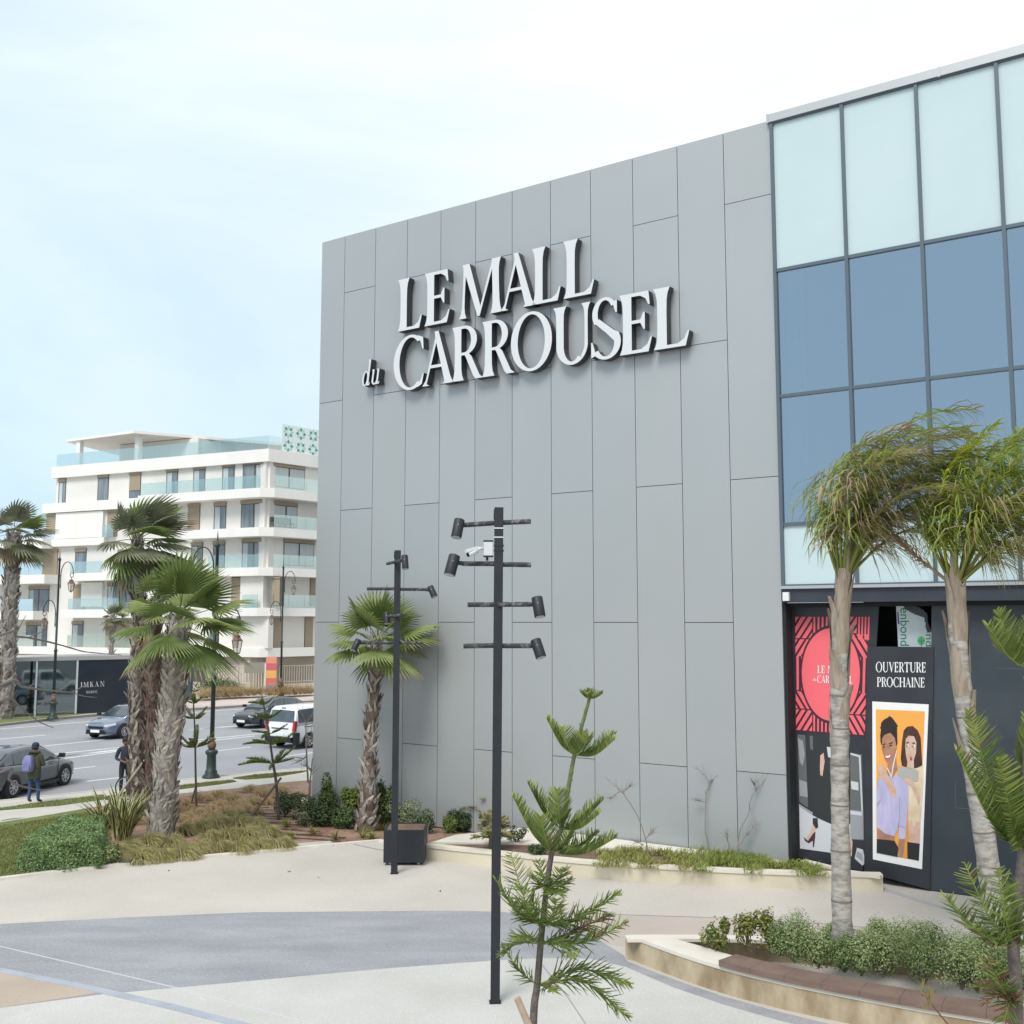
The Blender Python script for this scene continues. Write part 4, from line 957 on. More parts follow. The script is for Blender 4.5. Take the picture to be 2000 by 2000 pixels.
def window(pl, x0, x1, y0, y1, header=0.28, blind=0.0, pane=None, reveal=-0.29):
    a0, zt = pl.px(*ZB(x0, y0)); a1, zb = pl.px(*ZB(x1, y1))
    if a0 > a1: a0, a1 = a1, a0
    q = MB(); q.slab(pl, a0, a1, zb, zt, -0.5, reveal, 0)
    zh = zt - header
    q.slab(pl, a0 + 0.02, a1 - 0.02, zh, zt, reveal, reveal + 0.12, 1)
    wn = part(q, 'window', [m_wframe, m_blind], apt)
    if blind >= 0.99:
        q = MB(); q.slab(pl, a0 + 0.05, a1 - 0.05, zb + 0.03, zh - 0.002, reveal, reveal + 0.05); part(q, 'blind', [m_blind], wn); return
    zp = zh - (zh - zb) * blind
    if blind > 0: q = MB(); q.slab(pl, a0 + 0.05, a1 - 0.05, zp, zh - 0.002, reveal, reveal + 0.06); part(q, 'blind', [m_blind], wn)
    n = max(1, round((a1 - a0) / 1.3)); q = MB()
    for i in range(n):
        p0, p1 = a0 + (a1 - a0) * i / n, a0 + (a1 - a0) * (i + 1) / n
        q.slab(pl, p0 + 0.09, p1 - 0.07, zb + 0.06, zp - 0.05, reveal, reveal + 0.02, 0)
        if (x0 + i) % 2 == 0: q.slab(pl, p0 + 0.12, p0 + 0.12 + (p1 - p0) * 0.4, zb + 0.07, zp - 0.06, reveal + 0.02, reveal + 0.024, 1)
    part(q, 'pane', [pane or m_pane, m_curt], wn)
W5 = [(322, 358, 335, 487), (545, 603, 312, 470), (938, 1000, 277, 430), (1092, 1157, 265, 420), (1258, 1325, 250, 408), (1375, 1515, 237, 392)]
for q_ in W5: window(BF, *q_)
window(BF, 727, 788, 297, 455, 0.25, 0.62)
for q_ in ((1210, 1277, 473, 630), (1365, 1510, 460, 620), (1080, 1143, 700, 850), (1205, 1270, 693, 850), (1370, 1503, 680, 847), (415, 475, 735, 880), (150, 262, 950, 1100), (600, 740, 928, 1090), (135, 250, 1155, 1310), (398, 457, 1150, 1310), (1185, 1230, 1150, 1310)): window(BF, *q_)
for q_ in ((250, 312, 538, 650), (600, 655, 515, 665), (940, 995, 490, 640), (1060, 1127, 482, 640), (405, 470, 940, 1100), (145, 312, 745, 890), (590, 740, 1142, 1310), (660, 740, 740, 870), (745, 800, 500, 560)): window(BF, *q_, 0.2, 1.0)
for q_ in ((1322, 1395, 905, 1070), (1552, 1600, 900, 1065), (1330, 1390, 1135, 1305)): window(BF, *q_, 0.1, 1.0, None, 0.42 if q_[0] == 1322 and False else -0.05)
for q_ in ((1573, 1755, 240, 400), (1580, 1712, 462, 618), (1635, 1808, 677, 840)): window(BS, *q_, 0.28, 0.0, m_curt)
for q_ in ((1575, 1625, 1130, 1305), (1755, 1800, 1130, 1305), (1600, 1627, 900, 1065), (1785, 1815, 900, 1065)): window(BS, *q_, 0.1, 1.0)
for x0, x1, y0, y1 in ((1062, 1128, 1372, 1500), (1185, 1230, 1372, 1500)):
    q = MB(); a0, zt = BF.px(*ZB(x0, y0)); a1, zb = BF.px(*ZB(x1, y1)); q.slab(BF, a0, a1, zb, zt, -0.95, -0.85, 0); q.slab(BF, a0 + 0.05, a1 - 0.05, lerp(zb, zt, 0.5), zt - 0.05, -0.85, -0.8, 1); part(q, 'door', [m_wframe, m_blind], apt)
q = MB(); a0, zt = BF.px(*ZB(790, 1365)); a1, zb = BF.px(*ZB(870, 1560)); q.slab(BF, a0, a1, zb, zt, -0.95, -0.85); part(q, 'door', [m_wframe], apt)
# rooftop: box room, columns, canopy, decorative screen
a0, a1 = bz(515, 200)[0], bz(712, 200)[0]
q = MB(); q.slab(BF, a0 - 1, a1 + 4, zs['par_b'], zs['par_t'] + 2.3, -9, -4.2); part(q, 'roof_room', [m_wallw], apt)
zc = zs['par_t'] + 2.35
q = MB(); cpts = [BF.w(bz(322, 200)[0] - 0.3, 0, -1.2), BF.w(bz(742, 200)[0] - 0.1, 0, -0.4), BF.w(bz(742, 200)[0] + 9.5, 0, -14), BF.w(bz(322, 200)[0] - 3, 0, -14)]
q.prism([(p.x, p.y) for p in cpts], zc, zc + 0.22); part(q, 'canopy_roof', [mat('canopy_white', (0.76, 0.72, 0.68), 0.8)], apt)
for x_ in (380, 717):
    q = MB(); a0 = bz(x_, 200)[0]; q.slab(BF, a0 - 0.22, a0 + 0.22, zs['par_t'] - 0.2, zc, -1.6, -1.2); part(q, 'roof_column', [m_slabw], apt)
q = MB(); s0, zt = BS.px(*ZB(1652, 62)); s1, zb = BS.px(*ZB(1830, 185))
s0, s1 = 1.3, 8.5; zb, zt = zs['par_t'] - 0.1, zs['par_t'] + 2.1
q.slab(BS, s0, s1, zb, zt, -0.15, -0.1, 2)
nx, nz = 6, 2
for i in range(nx):
    for j in range(nz):
        cx_, cz_ = s0 + (i + 0.5) * (s1 - s0) / nx, zb + (j + 0.5) * (zt - zb) / nz; rr = (zt - zb) / nz * 0.47
        for k in range(8):
            an = k * math.pi / 4; r1_, r2_, wv = rr * 0.3, rr * 0.98, rr * 0.26
            u_, v_ = math.cos(an), math.sin(an)
            q.add([BS.w(cx_ + u_ * r1_, cz_ + v_ * r1_, -0.095), BS.w(cx_ + u_ * (r1_ + r2_) / 2 - v_ * wv, cz_ + v_ * (r1_ + r2_) / 2 + u_ * wv, -0.095), BS.w(cx_ + u_ * r2_, cz_ + v_ * r2_, -0.095), BS.w(cx_ + u_ * (r1_ + r2_) / 2 + v_ * wv, cz_ + v_ * (r1_ + r2_) / 2 - u_ * wv, -0.095)], [(0, 3, 2, 1)], (i + j + k) % 2)
part(q, 'tiled_screen', [m_tile, m_tilep, mat('tile_ground', (0.7, 0.78, 0.76), 0.5)], apt)
# outdoor furniture on the corner balcony
def chair_on(pl, a, z, o, w_, name, label):
    t = tag(empty(name, pl.w(a, z, o)), label, 'outdoor furniture')
    q = MB(); q.slab(pl, a, a + w_, z + 0.35, z + 0.45, o - 0.5, o); part(q, 'seat', [m_wframe], t)
    q = MB(); q.slab(pl, a, a + w_, z + 0.46, z + 0.85, o - 0.5, o - 0.42); part(q, 'backrest', [m_wframe], t)
    for da in (0.03, w_ - 0.06):
        for do in (-0.47, -0.03): q = MB(); q.slab(pl, a + da, a + da + 0.04, z, z + 0.35, o + do - 0.02, o + do + 0.02); part(q, 'leg', [m_wframe], t)
chair_on(BS, 0.2, zs['f4'], 0.6, 1.9, 'outdoor_sofa', 'dark outdoor sofa behind glass on the fourth floor corner balcony')
chair_on(BS, 5.6, zs['f4'], 0.5, 0.7, 'outdoor_chair', 'dark chair beside the sofa on the corner balcony')

# ================================================================== glazed sales pavilion with dark panel
ZP = lambda x, y: (x / 5.8545, 1230 + y / 5.8545)
pA, pB_ = G(68, 1398, -0.1), G(145, 1394, -0.1)
PV = Plane((pA.x, pA.y), (pB_ - pA).to_2d())
pav = tag(empty('sales_pavilion', pA), 'low glass pavilion with a dark panel lettered in white under the white apartments', 'pavilion')
m_pgl = glass('pavilion_glass', (0.5, 0.56, 0.55), (0.72, 0.8, 0.8), fac=0.3, rough=0.04)
ht = 3.05; aR = (PV.px(*ZP(1490, 950))[0]); aK = PV.px(*ZP(865, 950))[0]
def pslab(name, a0, a1, z0, z1, o0, o1, m, par=None):
    q = MB(); q.slab(PV, a0, a1, z0 - 0.1, z1 - 0.1, o0, o1); return part(q, name, [m], par or pav)
for i, (a0, a1) in enumerate(((-6.0, -3.0), (-2.95, -0.08), (0.08, aK - 0.06))): pslab('glass_pane', a0, a1, 0.02, ht - 0.02, -0.03, 0.0, m_pgl)
for a0 in (-3.0, -0.06, aK - 0.06): pslab('post', a0, a0 + 0.1, 0, ht, -0.06, 0.03, m_white)
pslab('dark_wall', aK + 0.05, aR + 1.0, 0, ht, -0.5, 0.0, mat('pavilion_dark', (0.016, 0.022, 0.032), 0.35, (0.025, 0.032, 0.042), scale=0.8))
pslab('roof', -6.5, aR + 1.1, ht, ht + 0.22, -4.5, 0.06, mat('pavilion_roof', (0.4, 0.39, 0.38), 0.7))
pslab('back_wall', -6.0, aR, 0, ht, -4.4, -4.2, mat('pavilion_inside', (0.2, 0.22, 0.22), 0.8, (0.1, 0.11, 0.11), scale=0.5))
pslab('floor', -6.0, aK, 0.0, 0.04, -4.2, -0.08, m_pave)
pslab('inner_partition', -1.6, -0.7, 0.04, ht - 0.05, -2.2, -2.0, m_dark); pslab('inner_partition', 0.5, 0.9, 0.04, 2.6, -1.6, -1.5, m_white); pslab('inner_partition', 1.1, 2.4, 0.04, 0.9, -2.6, -2.0, m_wframe)
b = MB(); print_ = lambda t_, q_: print_text(b, t_, q_, PV, 0.03, 0, ZP, 0.28)
print_('IMKAN', [(922, 660), (1192, 648), (1192, 585), (922, 600)]); part(b, 'lettering', [m_white], pav)
b = MB(); print_text(b, 'MAROC', [(982, 728), (1116, 722), (1116, 692), (982, 698)], PV, 0.03, 0, ZP, 0.18); part(b, 'lettering', [m_white], pav)

# far side: low wall, kiosk, totem, railings
q = MB(); p = G(300, 1381, -0.1); q.box((p.x - 1.2, p.y + 1.5, 0.75), (2.6, 0.3, 1.7), R(38)); tag(q.build('garden_wall', [m_slabw]), 'low white garden wall seen between the palm trunks', 'wall')
kp = G(364, 1366, -0.1)
kq = tag(empty('payment_kiosk', kp), 'dark blue-grey ticket kiosk beside the big palm across the road', 'kiosk')
m_kio = mat('kiosk_slate', (0.05, 0.07, 0.1), 0.5)
q = MB(); q.box((kp.x, kp.y, 1.0), (0.68, 0.5, 2.2)); part(q, 'body', [m_kio], kq)
q = MB(); q.box((kp.x, kp.y, 2.15), (0.8, 0.6, 0.12)); part(q, 'cap', [mat('kiosk_grey', (0.3, 0.32, 0.36), 0.5)], kq)
q = MB(); q.box((kp.x, kp.y - 0.26, 1.7), (0.44, 0.02, 0.55)); part(q, 'screen', [mat('kiosk_screen', (0.2, 0.24, 0.28), 0.2)], kq)
for dx in (-0.1, 0.1): q = MB(); q.box((kp.x + dx, kp.y - 0.26, 1.12), (0.1, 0.02, 0.42)); part(q, 'notice', [m_white], kq)
tp = G(529, 1357, -0.1)
tq = tag(empty('totem_sign', tp), 'tall totem sign striped orange, red, yellow and blue before the apartments', 'sign')
for c_, z0, z1 in (('orange', 2.15, 2.62), ('red', 1.65, 2.15), ('yellow', 1.1, 1.65), ('brick', 0.6, 1.1), ('blue', -0.1, 0.6)):
    col_ = {'orange': (0.75, 0.28, 0.2), 'red': (0.6, 0.13, 0.14), 'yellow': (0.75, 0.42, 0.13), 'brick': (0.65, 0.16, 0.13), 'blue': (0.17, 0.18, 0.42)}[c_]
    q = MB(); q.box((tp.x, tp.y, (z0 + z1) / 2), (0.74, 0.22, z1 - z0 - 0.004)); part(q, 'colour_band', [mat('totem_' + c_, col_, 0.5)], tq)
q = MB(); q.box((tp.x - 0.42, tp.y, 1.0), (0.1, 0.26, 2.3)); part(q, 'edge_post', [m_wallw], tq)
m_fence = mat('cream_fence', (0.68, 0.63, 0.54), 0.7)
def rail_fence(u0, v0, u1, v1, h, base, label):
    p, q_ = G(u0, v0, -0.1), G(u1, v1, -0.1); d = (q_ - p); n = int(d.length / 0.2); rz = math.atan2(d.y, d.x)
    t = tag(empty('metal_fence', (p + q_) / 2), label, 'fence')
    q = MB(); m_ = (p + q_) / 2; q.box((m_.x, m_.y, base / 2 - 0.1), (d.length, 0.2, base), rz); part(q, 'low_wall', [m_wallw], t)
    q = MB()
    for i in range(n + 1):
        c_ = p.lerp(q_, i / n); q.box((c_.x, c_.y, base + (h - base) / 2 - 0.1), (0.055, 0.05, h - base), rz)
    part(q, 'bars', [m_fence], t)['kind'] = 'stuff'
    q = MB()
    for z in (base + 0.08, h - 0.12): q.box((m_.x, m_.y - 0.04, z), (d.length, 0.05, 0.06), rz)
    part(q, 'rails', [m_fence], t)
rail_fence(421, 1353, 462, 1351, 2.0, 0.75, 'cream railing on a low wall left of the taller cream gate')
rail_fence(463, 1353, 515, 1351, 1.95, 0.1, 'taller cream barred gate between railing and striped totem sign')
rail_fence(545, 1349, 640, 1345, 1.9, 0.5, 'cream railing right of the striped totem sign')
q = MB(); p = G(405, 1356, -0.1); q.box((p.x + 0.6, p.y, 0.3), (5.0, 0.3, 0.9), R(4)); tag(q.build('garden_wall', [m_beige]), 'low beige garden wall behind the dry grass hedge', 'wall')
q = MB(); p = AT(*ZB(1463, 1418), 78.5); q.box((p.x, p.y, p.z), (1.6, 0.4, 0.75)); tag(q.build('utility_cabinet', [mat('cabinet_grey', (0.27, 0.25, 0.21), 0.7)]), 'grey utility cabinet on the beige wall behind the cream gate', 'cabinet')

# ================================================================== ornamental street lamps
m_lpole = mat('lamp_green', (0.018, 0.035, 0.032), 0.45, (0.035, 0.05, 0.045), scale=6)
m_rust = mat('lamp_rust', (0.2, 0.1, 0.075), 0.7, (0.12, 0.08, 0.065), scale=9)
m_iron = mat('lamp_iron', (0.02, 0.022, 0.024), 0.5)
m_lglass = glass('lantern_glass', (0.85, 0.84, 0.8), fac=0.12)
def arc(cx, cz, rx, rz_, a0, a1, n=14): return [(cx + rx * math.cos(R(a0 + (a1 - a0) * i / n)), 0, cz + rz_ * math.sin(R(a0 + (a1 - a0) * i / n))) for i in range(n + 1)]
def street_lamp(base, H, rz, label, arms, brass=False):
    t = tag(empty('street_lamp', base, rz), label, 'street lamp', 'ornamental lamps along the road')
    k = H / 9.2
    q = MB(); q.lathe([(0.3, 0), (0.3, 0.05), (0.2, 0.16), (0.21, 0.22), (0.17, 0.26), (0.15, 0.75), (0.21, 0.82), (0.21, 0.9), (0.14, 0.95)], n=12); q.build('pedestal', [m_lpole], t, True)
    q = MB(); q.lathe([(0.1, 0.95), (0.14, 1.03), (0.15, 1.12), (0.11, 1.2), (0.08, 1.24), (0.1, 1.3), (0.075, 1.36)], n=12); q.build('knob', [m_rust], t, True)
    q = MB(); q.lathe([(0.075, 1.36), (0.075, 3.6 * k), (0.1, 3.62 * k), (0.1, 3.7 * k), (0.062, 3.75 * k), (0.055, 8.55 * k), (0.085, 8.57 * k), (0.085, 8.66 * k), (0.03, 8.75 * k), (0.02, 9.0 * k), (0.003, H)], n=10); q.build('pole', [m_lpole], t, True)
    for s, z in arms:
        q = MB()
        q.tube([(s * 0.13, 0, z - 0.75), (s * 0.13, 0, z)] + [(s * x, 0, zz) for x, y, zz in arc(0.55, z, 0.42, 0.72, 180, 0)][1:], 0.024, 6)
        q.tube([(s * x, 0, zz) for x, y, zz in arc(0.86, z - 0.02, 0.11, 0.13, 0, -330)], 0.018, 6)
        for dz in (-0.6, -0.05): q.tube([(0, 0, z + dz), (s * 0.14, 0, z + dz)], 0.03, 6)
        a = q.build('arm', [m_iron], t, True)
        lz = z - 0.92; lx = s * 0.85
        q = MB(); q.tube([(lx, 0, z - 0.1), (lx, 0, lz + 0.62)], 0.015, 6); q.lathe([(0.2, lz + 0.44), (0.21, lz + 0.46), (0.12, lz + 0.56), (0.12, lz + 0.62), (0.03, lz + 0.68)], (lx, 0, 0), 6)
        for i in range(6):
            an = i * math.pi / 3; c_, s_ = math.cos(an), math.sin(an)
            q.tube([(lx + 0.2 * c_, 0.2 * s_, lz + 0.45), (lx + 0.11 * c_, 0.11 * s_, lz + 0.03)], 0.011, 4)
        q.lathe([(0.01, lz - 0.06), (0.05, lz - 0.01), (0.12, lz + 0.02), (0.12, lz + 0.04)], (lx, 0, 0), 6)
        ln = q.build('lantern', [m_rust], t)
        q = MB(); q.lathe([(0.105, lz + 0.04), (0.19, lz + 0.44)], (lx, 0, 0), 6); q.build('lantern_glass', [m_lglass], ln)
    return t
street_lamp(G(103, 1404, -0.12), 9.3, R(-18), 'ornamental green street lamp with two lanterns in front of the glass pavilion', [(1, 7.86), (-1, 5.75)])
street_lamp(G(412, 1519, -0.1), 8.45, R(-14), 'near ornamental street lamp rising from the grass verge by the pavement', [(-1, 7.15), (1, 5.1)])
street_lamp(G(548, 1362, -0.12), 9.7, R(-18), 'far ornamental street lamp behind the dark car and striped totem', [(1, 8.1), (-1, 6.0)])

# ================================================================== cars
m_tyre = mat('tyre_rubber', (0.015, 0.015, 0.016), 0.8)
m_rim = mat('wheel_alloy', (0.5, 0.51, 0.53), 0.3, metal=0.7)
m_black = mat('black_trim', (0.012, 0.012, 0.014), 0.45)
m_cgl = mat('car_window', (0.03, 0.045, 0.055), 0.04, (0.09, 0.115, 0.13), scale=1.2, spec=1.0)
m_tail = mat('tail_lamp', (0.35, 0.01, 0.02), 0.15)
m_headl = mat('head_lamp', (0.55, 0.58, 0.62), 0.08)
m_chrome = mat('chrome', (0.6, 0.61, 0.63), 0.15, metal=0.9)
m_plate = mat('number_plate', (0.75, 0.76, 0.76), 0.5)
def loft(mb, secs, mi=0):
    """secs: (x, [(y, z) half profile from bottom centre to top centre])"""
    n = None; vs = []
    for x, pr in secs:
        r = [(x, y, z) for y, z in pr] + [(x, -y, z) for y, z in pr[-2:0:-1]]
        n = len(r); vs += r
    fs = [(i * n + k, (i + 1) * n + k, (i + 1) * n + (k + 1) % n, i * n + (k + 1) % n) for i in range(len(secs) - 1) for k in range(n)]
    fs += [tuple(range(n)), tuple(range(len(vs) - 1, len(vs) - n - 1, -1))]
    mb.add(vs, fs, mi)
def wheel(root, x, y, r, wd, s, spokes=8):
    q = MB(); M_ = Matrix.Rotation(-s * math.pi / 2, 4, 'X')
    q.lathe([(r * 0.6, -wd / 2), (r * 0.93, -wd / 2), (r, -wd * 0.32), (r, wd * 0.32), (r * 0.93, wd / 2), (r * 0.68, wd / 2), (r * 0.66, wd * 0.25), (0.01, wd * 0.2)], (0, 0, 0), 24, 0, M_)
    t = q.build('wheel', [m_tyre], root, False, loc=(x, y, r))
    q = MB(); q.lathe([(r * 0.62, wd * 0.28), (r * 0.68, wd * 0.46), (r * 0.6, wd * 0.47), (r * 0.56, wd * 0.3)], (0, 0, 0), 24, 0, M_)
    q.lathe([(r * 0.16, wd * 0.25), (r * 0.16, wd * 0.44), (0.005, wd * 0.46)], (0, 0, 0), 12, 0, M_)
    for k in range(spokes):
        a = k * 2 * math.pi / spokes; p = []
        for rr, ww in ((0.13, 0.05), (0.6, 0.085)):
            for sg in (-1, 1): p.append(M_ @ Vector((math.cos(a) * r * rr - math.sin(a) * r * ww * sg, math.sin(a) * r * rr + math.cos(a) * r * ww * sg, wd * 0.43)))
        q.add(p, [(0, 1, 3, 2)])
    q.build('rim', [m_rim], t)
def car(loc, d, label, paint, kind='sedan', plate_front=True):
    root = tag(empty('car', (loc.x, loc.y, ZR + 0.004), math.atan2(d[1], d[0])), label, 'car' if kind != 'van' else 'van')
    van = kind == 'van'
    if van:
        S = [(-2.2, 0.46, 1.02, .78), (-2.16, 0.32, 1.06, .85), (-1.9, 0.24, 1.08, .88), (-1.2, .22, 1.08, .9), (-.3, .2, 1.07, .9), (.7, .2, 1.06, .9), (1.2, .2, 1.03, .89), (1.75, .22, .93, .84), (2.05, .26, .82, .75), (2.18, .36, .68, .62)]
        GH = [(-2.13, 1.05), (-1.98, 1.66), (-1.85, 1.76), (0.1, 1.8), (.45, 1.74), (1.25, 1.03)]; wb, wt = .86, .72; axle = (-1.32, 1.42); wr = .31
    else:
        S = [(-2.25, .44, .84, .66), (-2.18, .3, 1.0, .78), (-1.9, .23, 1.04, .85), (-1.3, .21, 1.0, .885), (-.4, .19, .95, .89), (.5, .19, .94, .89), (1.1, .19, .93, .88), (1.65, .2, .85, .85), (2.0, .22, .76, .77), (2.17, .25, .68, .68), (2.27, .38, .58, .56)]
        GH = [(-1.98, 1.02), (-1.2, 1.36), (-.85, 1.42), (-.3, 1.455), (.2, 1.42), (.42, 1.36), (1.22, .93)]; wb, wt = .79, .6; axle = (-1.3, 1.36); wr = .325
    q = MB(); secs = []
    for x, zb, zt, w_ in S:
        zm = lerp(zb, zt, .55)
        secs.append((x, [(0, zb), (w_ * .86, zb), (w_ * .96, zb + .05), (w_ * 1.0, zm - .12), (w_ * 1.0, zm + .06), (w_ * .975, zt - .1), (w_ * .93, zt - .035), (w_ * .82, zt - .005), (0, zt + .03)]))
    loft(q, secs); o = q.build('body', [paint], root, True); md = o.modifiers.new('smooth', 'SUBSURF'); md.levels = md.render_levels = 1
    # cabin
    q = MB(); secs = []
    zlo = [(g[1]) for g in GH]; zmx = max(zlo)
    for x, z in GH:
        base = lerp(1.0, .93, (x + 2) / 3.2) - .05 if not van else 1.0
        t = max(0, min(1, (z - base) / (zmx - base))); wv = lerp(wb, wt, t)
        secs.append((x, [(0, base), (wb, base), (lerp(wb, wv, .5), lerp(base, z, .5)), (wv, z - .03 * t), (wv * .9, z), (0, z + .02 * t)]))
    loft(q, secs); q.build('cabin', [paint], root, True)
    def prof(x):
        for (x0, z0), (x1, z1) in zip(GH, GH[1:]):
            if x0 <= x <= x1: return lerp(z0, z1, (x - x0) / (x1 - x0))
        return GH[0][1]
    def side_pt(x, t, s):
        """t = 0 belt .. 1 roof edge"""
        base = (lerp(1.0, .93, (x + 2) / 3.2) - .05) if not van else 1.0
        z = prof(x); tt = max(0.0, min(1.0, (z - base) / (zmx - base))); wv = lerp(wb, wt, tt); zz = lerp(base, z - .03 * tt, t)
        return (x, s * (lerp(wb, wv, t) + .012), zz)
    def side_glass(x0, x1, tb=.14, ttop=.9, n=6, m=m_cgl, name='side_window'):
        for s in (-1, 1):
            q = MB(); vs = []
            for i in range(n + 1):
                x = lerp(x0, x1, i / n); vs += [side_pt(x, tb, s), side_pt(x, ttop, s)]
            fs = [((2 * i, 2 * i + 2, 2 * i + 3, 2 * i + 1) if s < 0 else (2 * i, 2 * i + 1, 2 * i + 3, 2 * i + 2)) for i in range(n)]
            q.add(vs, fs); q.build(name, [m], root)
    if van:
        side_glass(-1.92, -.95); side_glass(-.78, .1); side_glass(.18, .95)
    else:
        side_glass(-1.62, -1.2, .2, .8, 4); side_glass(-1.15, -.2); side_glass(-.1, .92)
    def cross_glass(g0, g1, f0, f1, name):
        (x0, z0), (x1, z1) = GH[g0], GH[g1]; q = MB(); vs = []
        base = 1.0 if van else .95
        nrm = Vector((-(z1 - z0), 0, (x1 - x0))).normalized()
        if nrm.z < 0: nrm = -nrm
        if van and g0 == 0: nrm = Vector((-1, 0, .2)).normalized()
        for f in (f0, f1):
            x, z = lerp(x0, x1, f), lerp(z0, z1, f); tt = max(0, min(1, (z - base) / (zmx - base))); wv = lerp(wb, wt, tt) * .9
            for y in (-wv, -wv * .5, 0, wv * .5, wv): vs.append((x + nrm.x * .022, y, z + nrm.z * .022 + (0.012 if abs(y) < .01 else .006 if abs(y) < wv * .6 else 0)))
        q.add(vs, [(i, i + 1, i + 6, i + 5) for i in range(4)]); q.build(name, [m_cgl], root)
    if van: cross_glass(0, 1, .12, .92, 'rear_window'); cross_glass(4, 5, .06, .9, 'windscreen')
    else: cross_glass(0, 1, .1, .95, 'rear_window'); cross_glass(5, 6, -.02, .92, 'windscreen')
    hw = .84 if not van else .86
    for s in (-1, 1):
        for x in axle:
            q = MB(); M_ = Matrix.Rotation(-s * math.pi / 2, 4, 'X'); q.lathe([(wr * 1.16, 0), (wr * 1.16, .012), (.01, .014)], (x, s * (hw + .03), wr + .015), 24, 0, M_); q.build('wheel_arch', [m_black], root)
            wheel(root, x, s * (hw - .03), wr, .2, s)
        q = MB(); xm = GH[-1][0] - (.28 if not van else .3); q.tube([(xm, s * .84, .98 + .06 * van), (xm + .02, s * .98, 1.03 + .06 * van)], [.03, .03], 6); q.box((xm + .02, s * 1.0, 1.04 + .06 * van), (.12, .17, .13)); q.build('mirror', [m_black if not van else paint], root)
        for x in ((-.18, .95) if not van else (-.85, .15)):
            q = MB(); q.box((x, s * .893, .62), (.012, .012, .62)); q.build('door_seam', [m_black], root)
        for x in ((-.35, .72) if not van else (-.65, .35)):
            q = MB(); q.box((x - .1, s * .895, .8), (.2, .025, .03)); q.build('door_handle', [paint if not van else m_black], root)
        q = MB(); q.box((.02, s * .885, .24), (2.0, .03, .1)); q.build('sill_trim', [m_black], root)
        # lamps
        if van:
            q = MB(); q.box((-2.13, s * .82, .98), (.12, .14, .44), 0, 0, 0, R(8)); q.build('tail_lamp', [m_tail], root)
            q = MB(); q.box((-2.06, s * .84, .45), (.28, .16, .5)); q.build('bumper_corner', [m_black], root)
            q = MB(); q.box((-1.2, s * .905, .93), (.9, .012, .035)); q.build('slide_rail', [m_black], root)
        else:
            q = MB(); q.add([(-2.235, s * .35, .87), (-2.2, s * .74, .9), (-1.86, s * .872, .93), (-1.9, s * .875, .82), (-2.2, s * .76, .76), (-2.25, s * .42, .78)], [(0, 1, 4, 5), (1, 2, 3, 4)] if s < 0 else [(5, 4, 1, 0), (4, 3, 2, 1)]); o = q.build('tail_lamp', [m_tail], root); o.location.x = -.02; o.scale = (1.01, 1.02, 1)
        xf = 2.25 if not van else 2.14
        q = MB(); q.add([(xf - .06, s * .44, .66), (xf - .09, s * .6, .69), (xf - .42, s * .83, .74), (xf - .4, s * .845, .64), (xf - .1, s * .64, .57), (xf - .05, s * .48, .585)], [(0, 1, 4, 5), (1, 2, 3, 4)] if s > 0 else [(5, 4, 1, 0), (4, 3, 2, 1)]); o = q.build('head_lamp', [m_headl], root); o.location = (.03, 0, .02 + .08 * van); o.scale = (1.005, 1.01, 1)
    xf = 2.26 if not van else 2.17
    q = MB(); q.box((xf - .02, 0, .55), (.05, .86, .11)); q.build('upper_grille', [m_chrome if paint is not m_blue_car else m_black], root)
    for k in range(3): q = MB(); q.box((xf + .008, 0, .52 + k * .035), (.012, .84, .012)); q.build('grille_bar', [m_black], root)
    q = MB(); q.add([(xf - .04, -.62, .24), (xf - .04, .62, .24), (xf + .02, .5, .44), (xf + .02, -.5, .44)], [(0, 1, 2, 3)]); q.build('lower_grille', [m_black], root)
    q = MB(); q.box((xf + .035, 0, .39), (.012, .52, .12)); q.build('front_plate', [m_plate], root)
    q = MB(); q.box((-2.2 - (.06 if not van else .01), 0, .66 if not van else .6), (.02, .52, .12)); q.build('rear_plate', [m_plate], root)
    if van:
        q = MB(); q.box((-2.2, 0, .4), (.16, 1.5, .22)); q.build('rear_bumper', [m_black], root)
        q = MB(); q.box((-2.19, 0, .86), (.04, 1.0, .04)); q.build('tailgate_trim', [m_black], root)
        q = MB(); q.box((-2.0, 0, 1.72), (.03, .25, .03)); q.build('brake_lamp', [m_black], root)
    else:
        q = MB(); q.box((-2.24, 0, .32), (.06, 1.1, .1)); q.build('rear_diffuser', [m_black], root)
        q = MB(); q.tube([(-1.3, 0, 1.36), (-1.5, 0, 1.56)], .008, 5); q.build('aerial', [m_black], root)
    return root
m_grey_car = mat('car_paint_grey', (0.085, 0.1, 0.11), 0.28, metal=0.5, coat=1.0)
m_blue_car = mat('car_paint_blue', (0.17, 0.21, 0.28), 0.28, metal=0.5, coat=1.0)
m_dark_car = mat('car_paint_dark', (0.035, 0.042, 0.055), 0.25, metal=0.4, coat=1.0)
m_van = mat('van_paint_white', (0.78, 0.8, 0.8), 0.3, coat=0.8)
DR = Vector((0.6, 0.8, 0)).normalized()
LT = Vector((-DR.y, DR.x, 0))
dc = Vector((.19, .98, 0)).normalized(); fw = G(121, 1534, ZR); car(fw - dc * 1.3 + Vector((-dc.y, dc.x, 0)) * 0.82, (dc.x, dc.y), 'dark grey saloon car with red tail lamps standing in the nearest lane', m_grey_car)
fb = G(213, 1441, ZR); car(fb + Vector((.36, .93, 0)) * 1.36, (-0.36, -0.93), 'blue-grey saloon car driving towards the camera behind the palm trunks', m_blue_car)
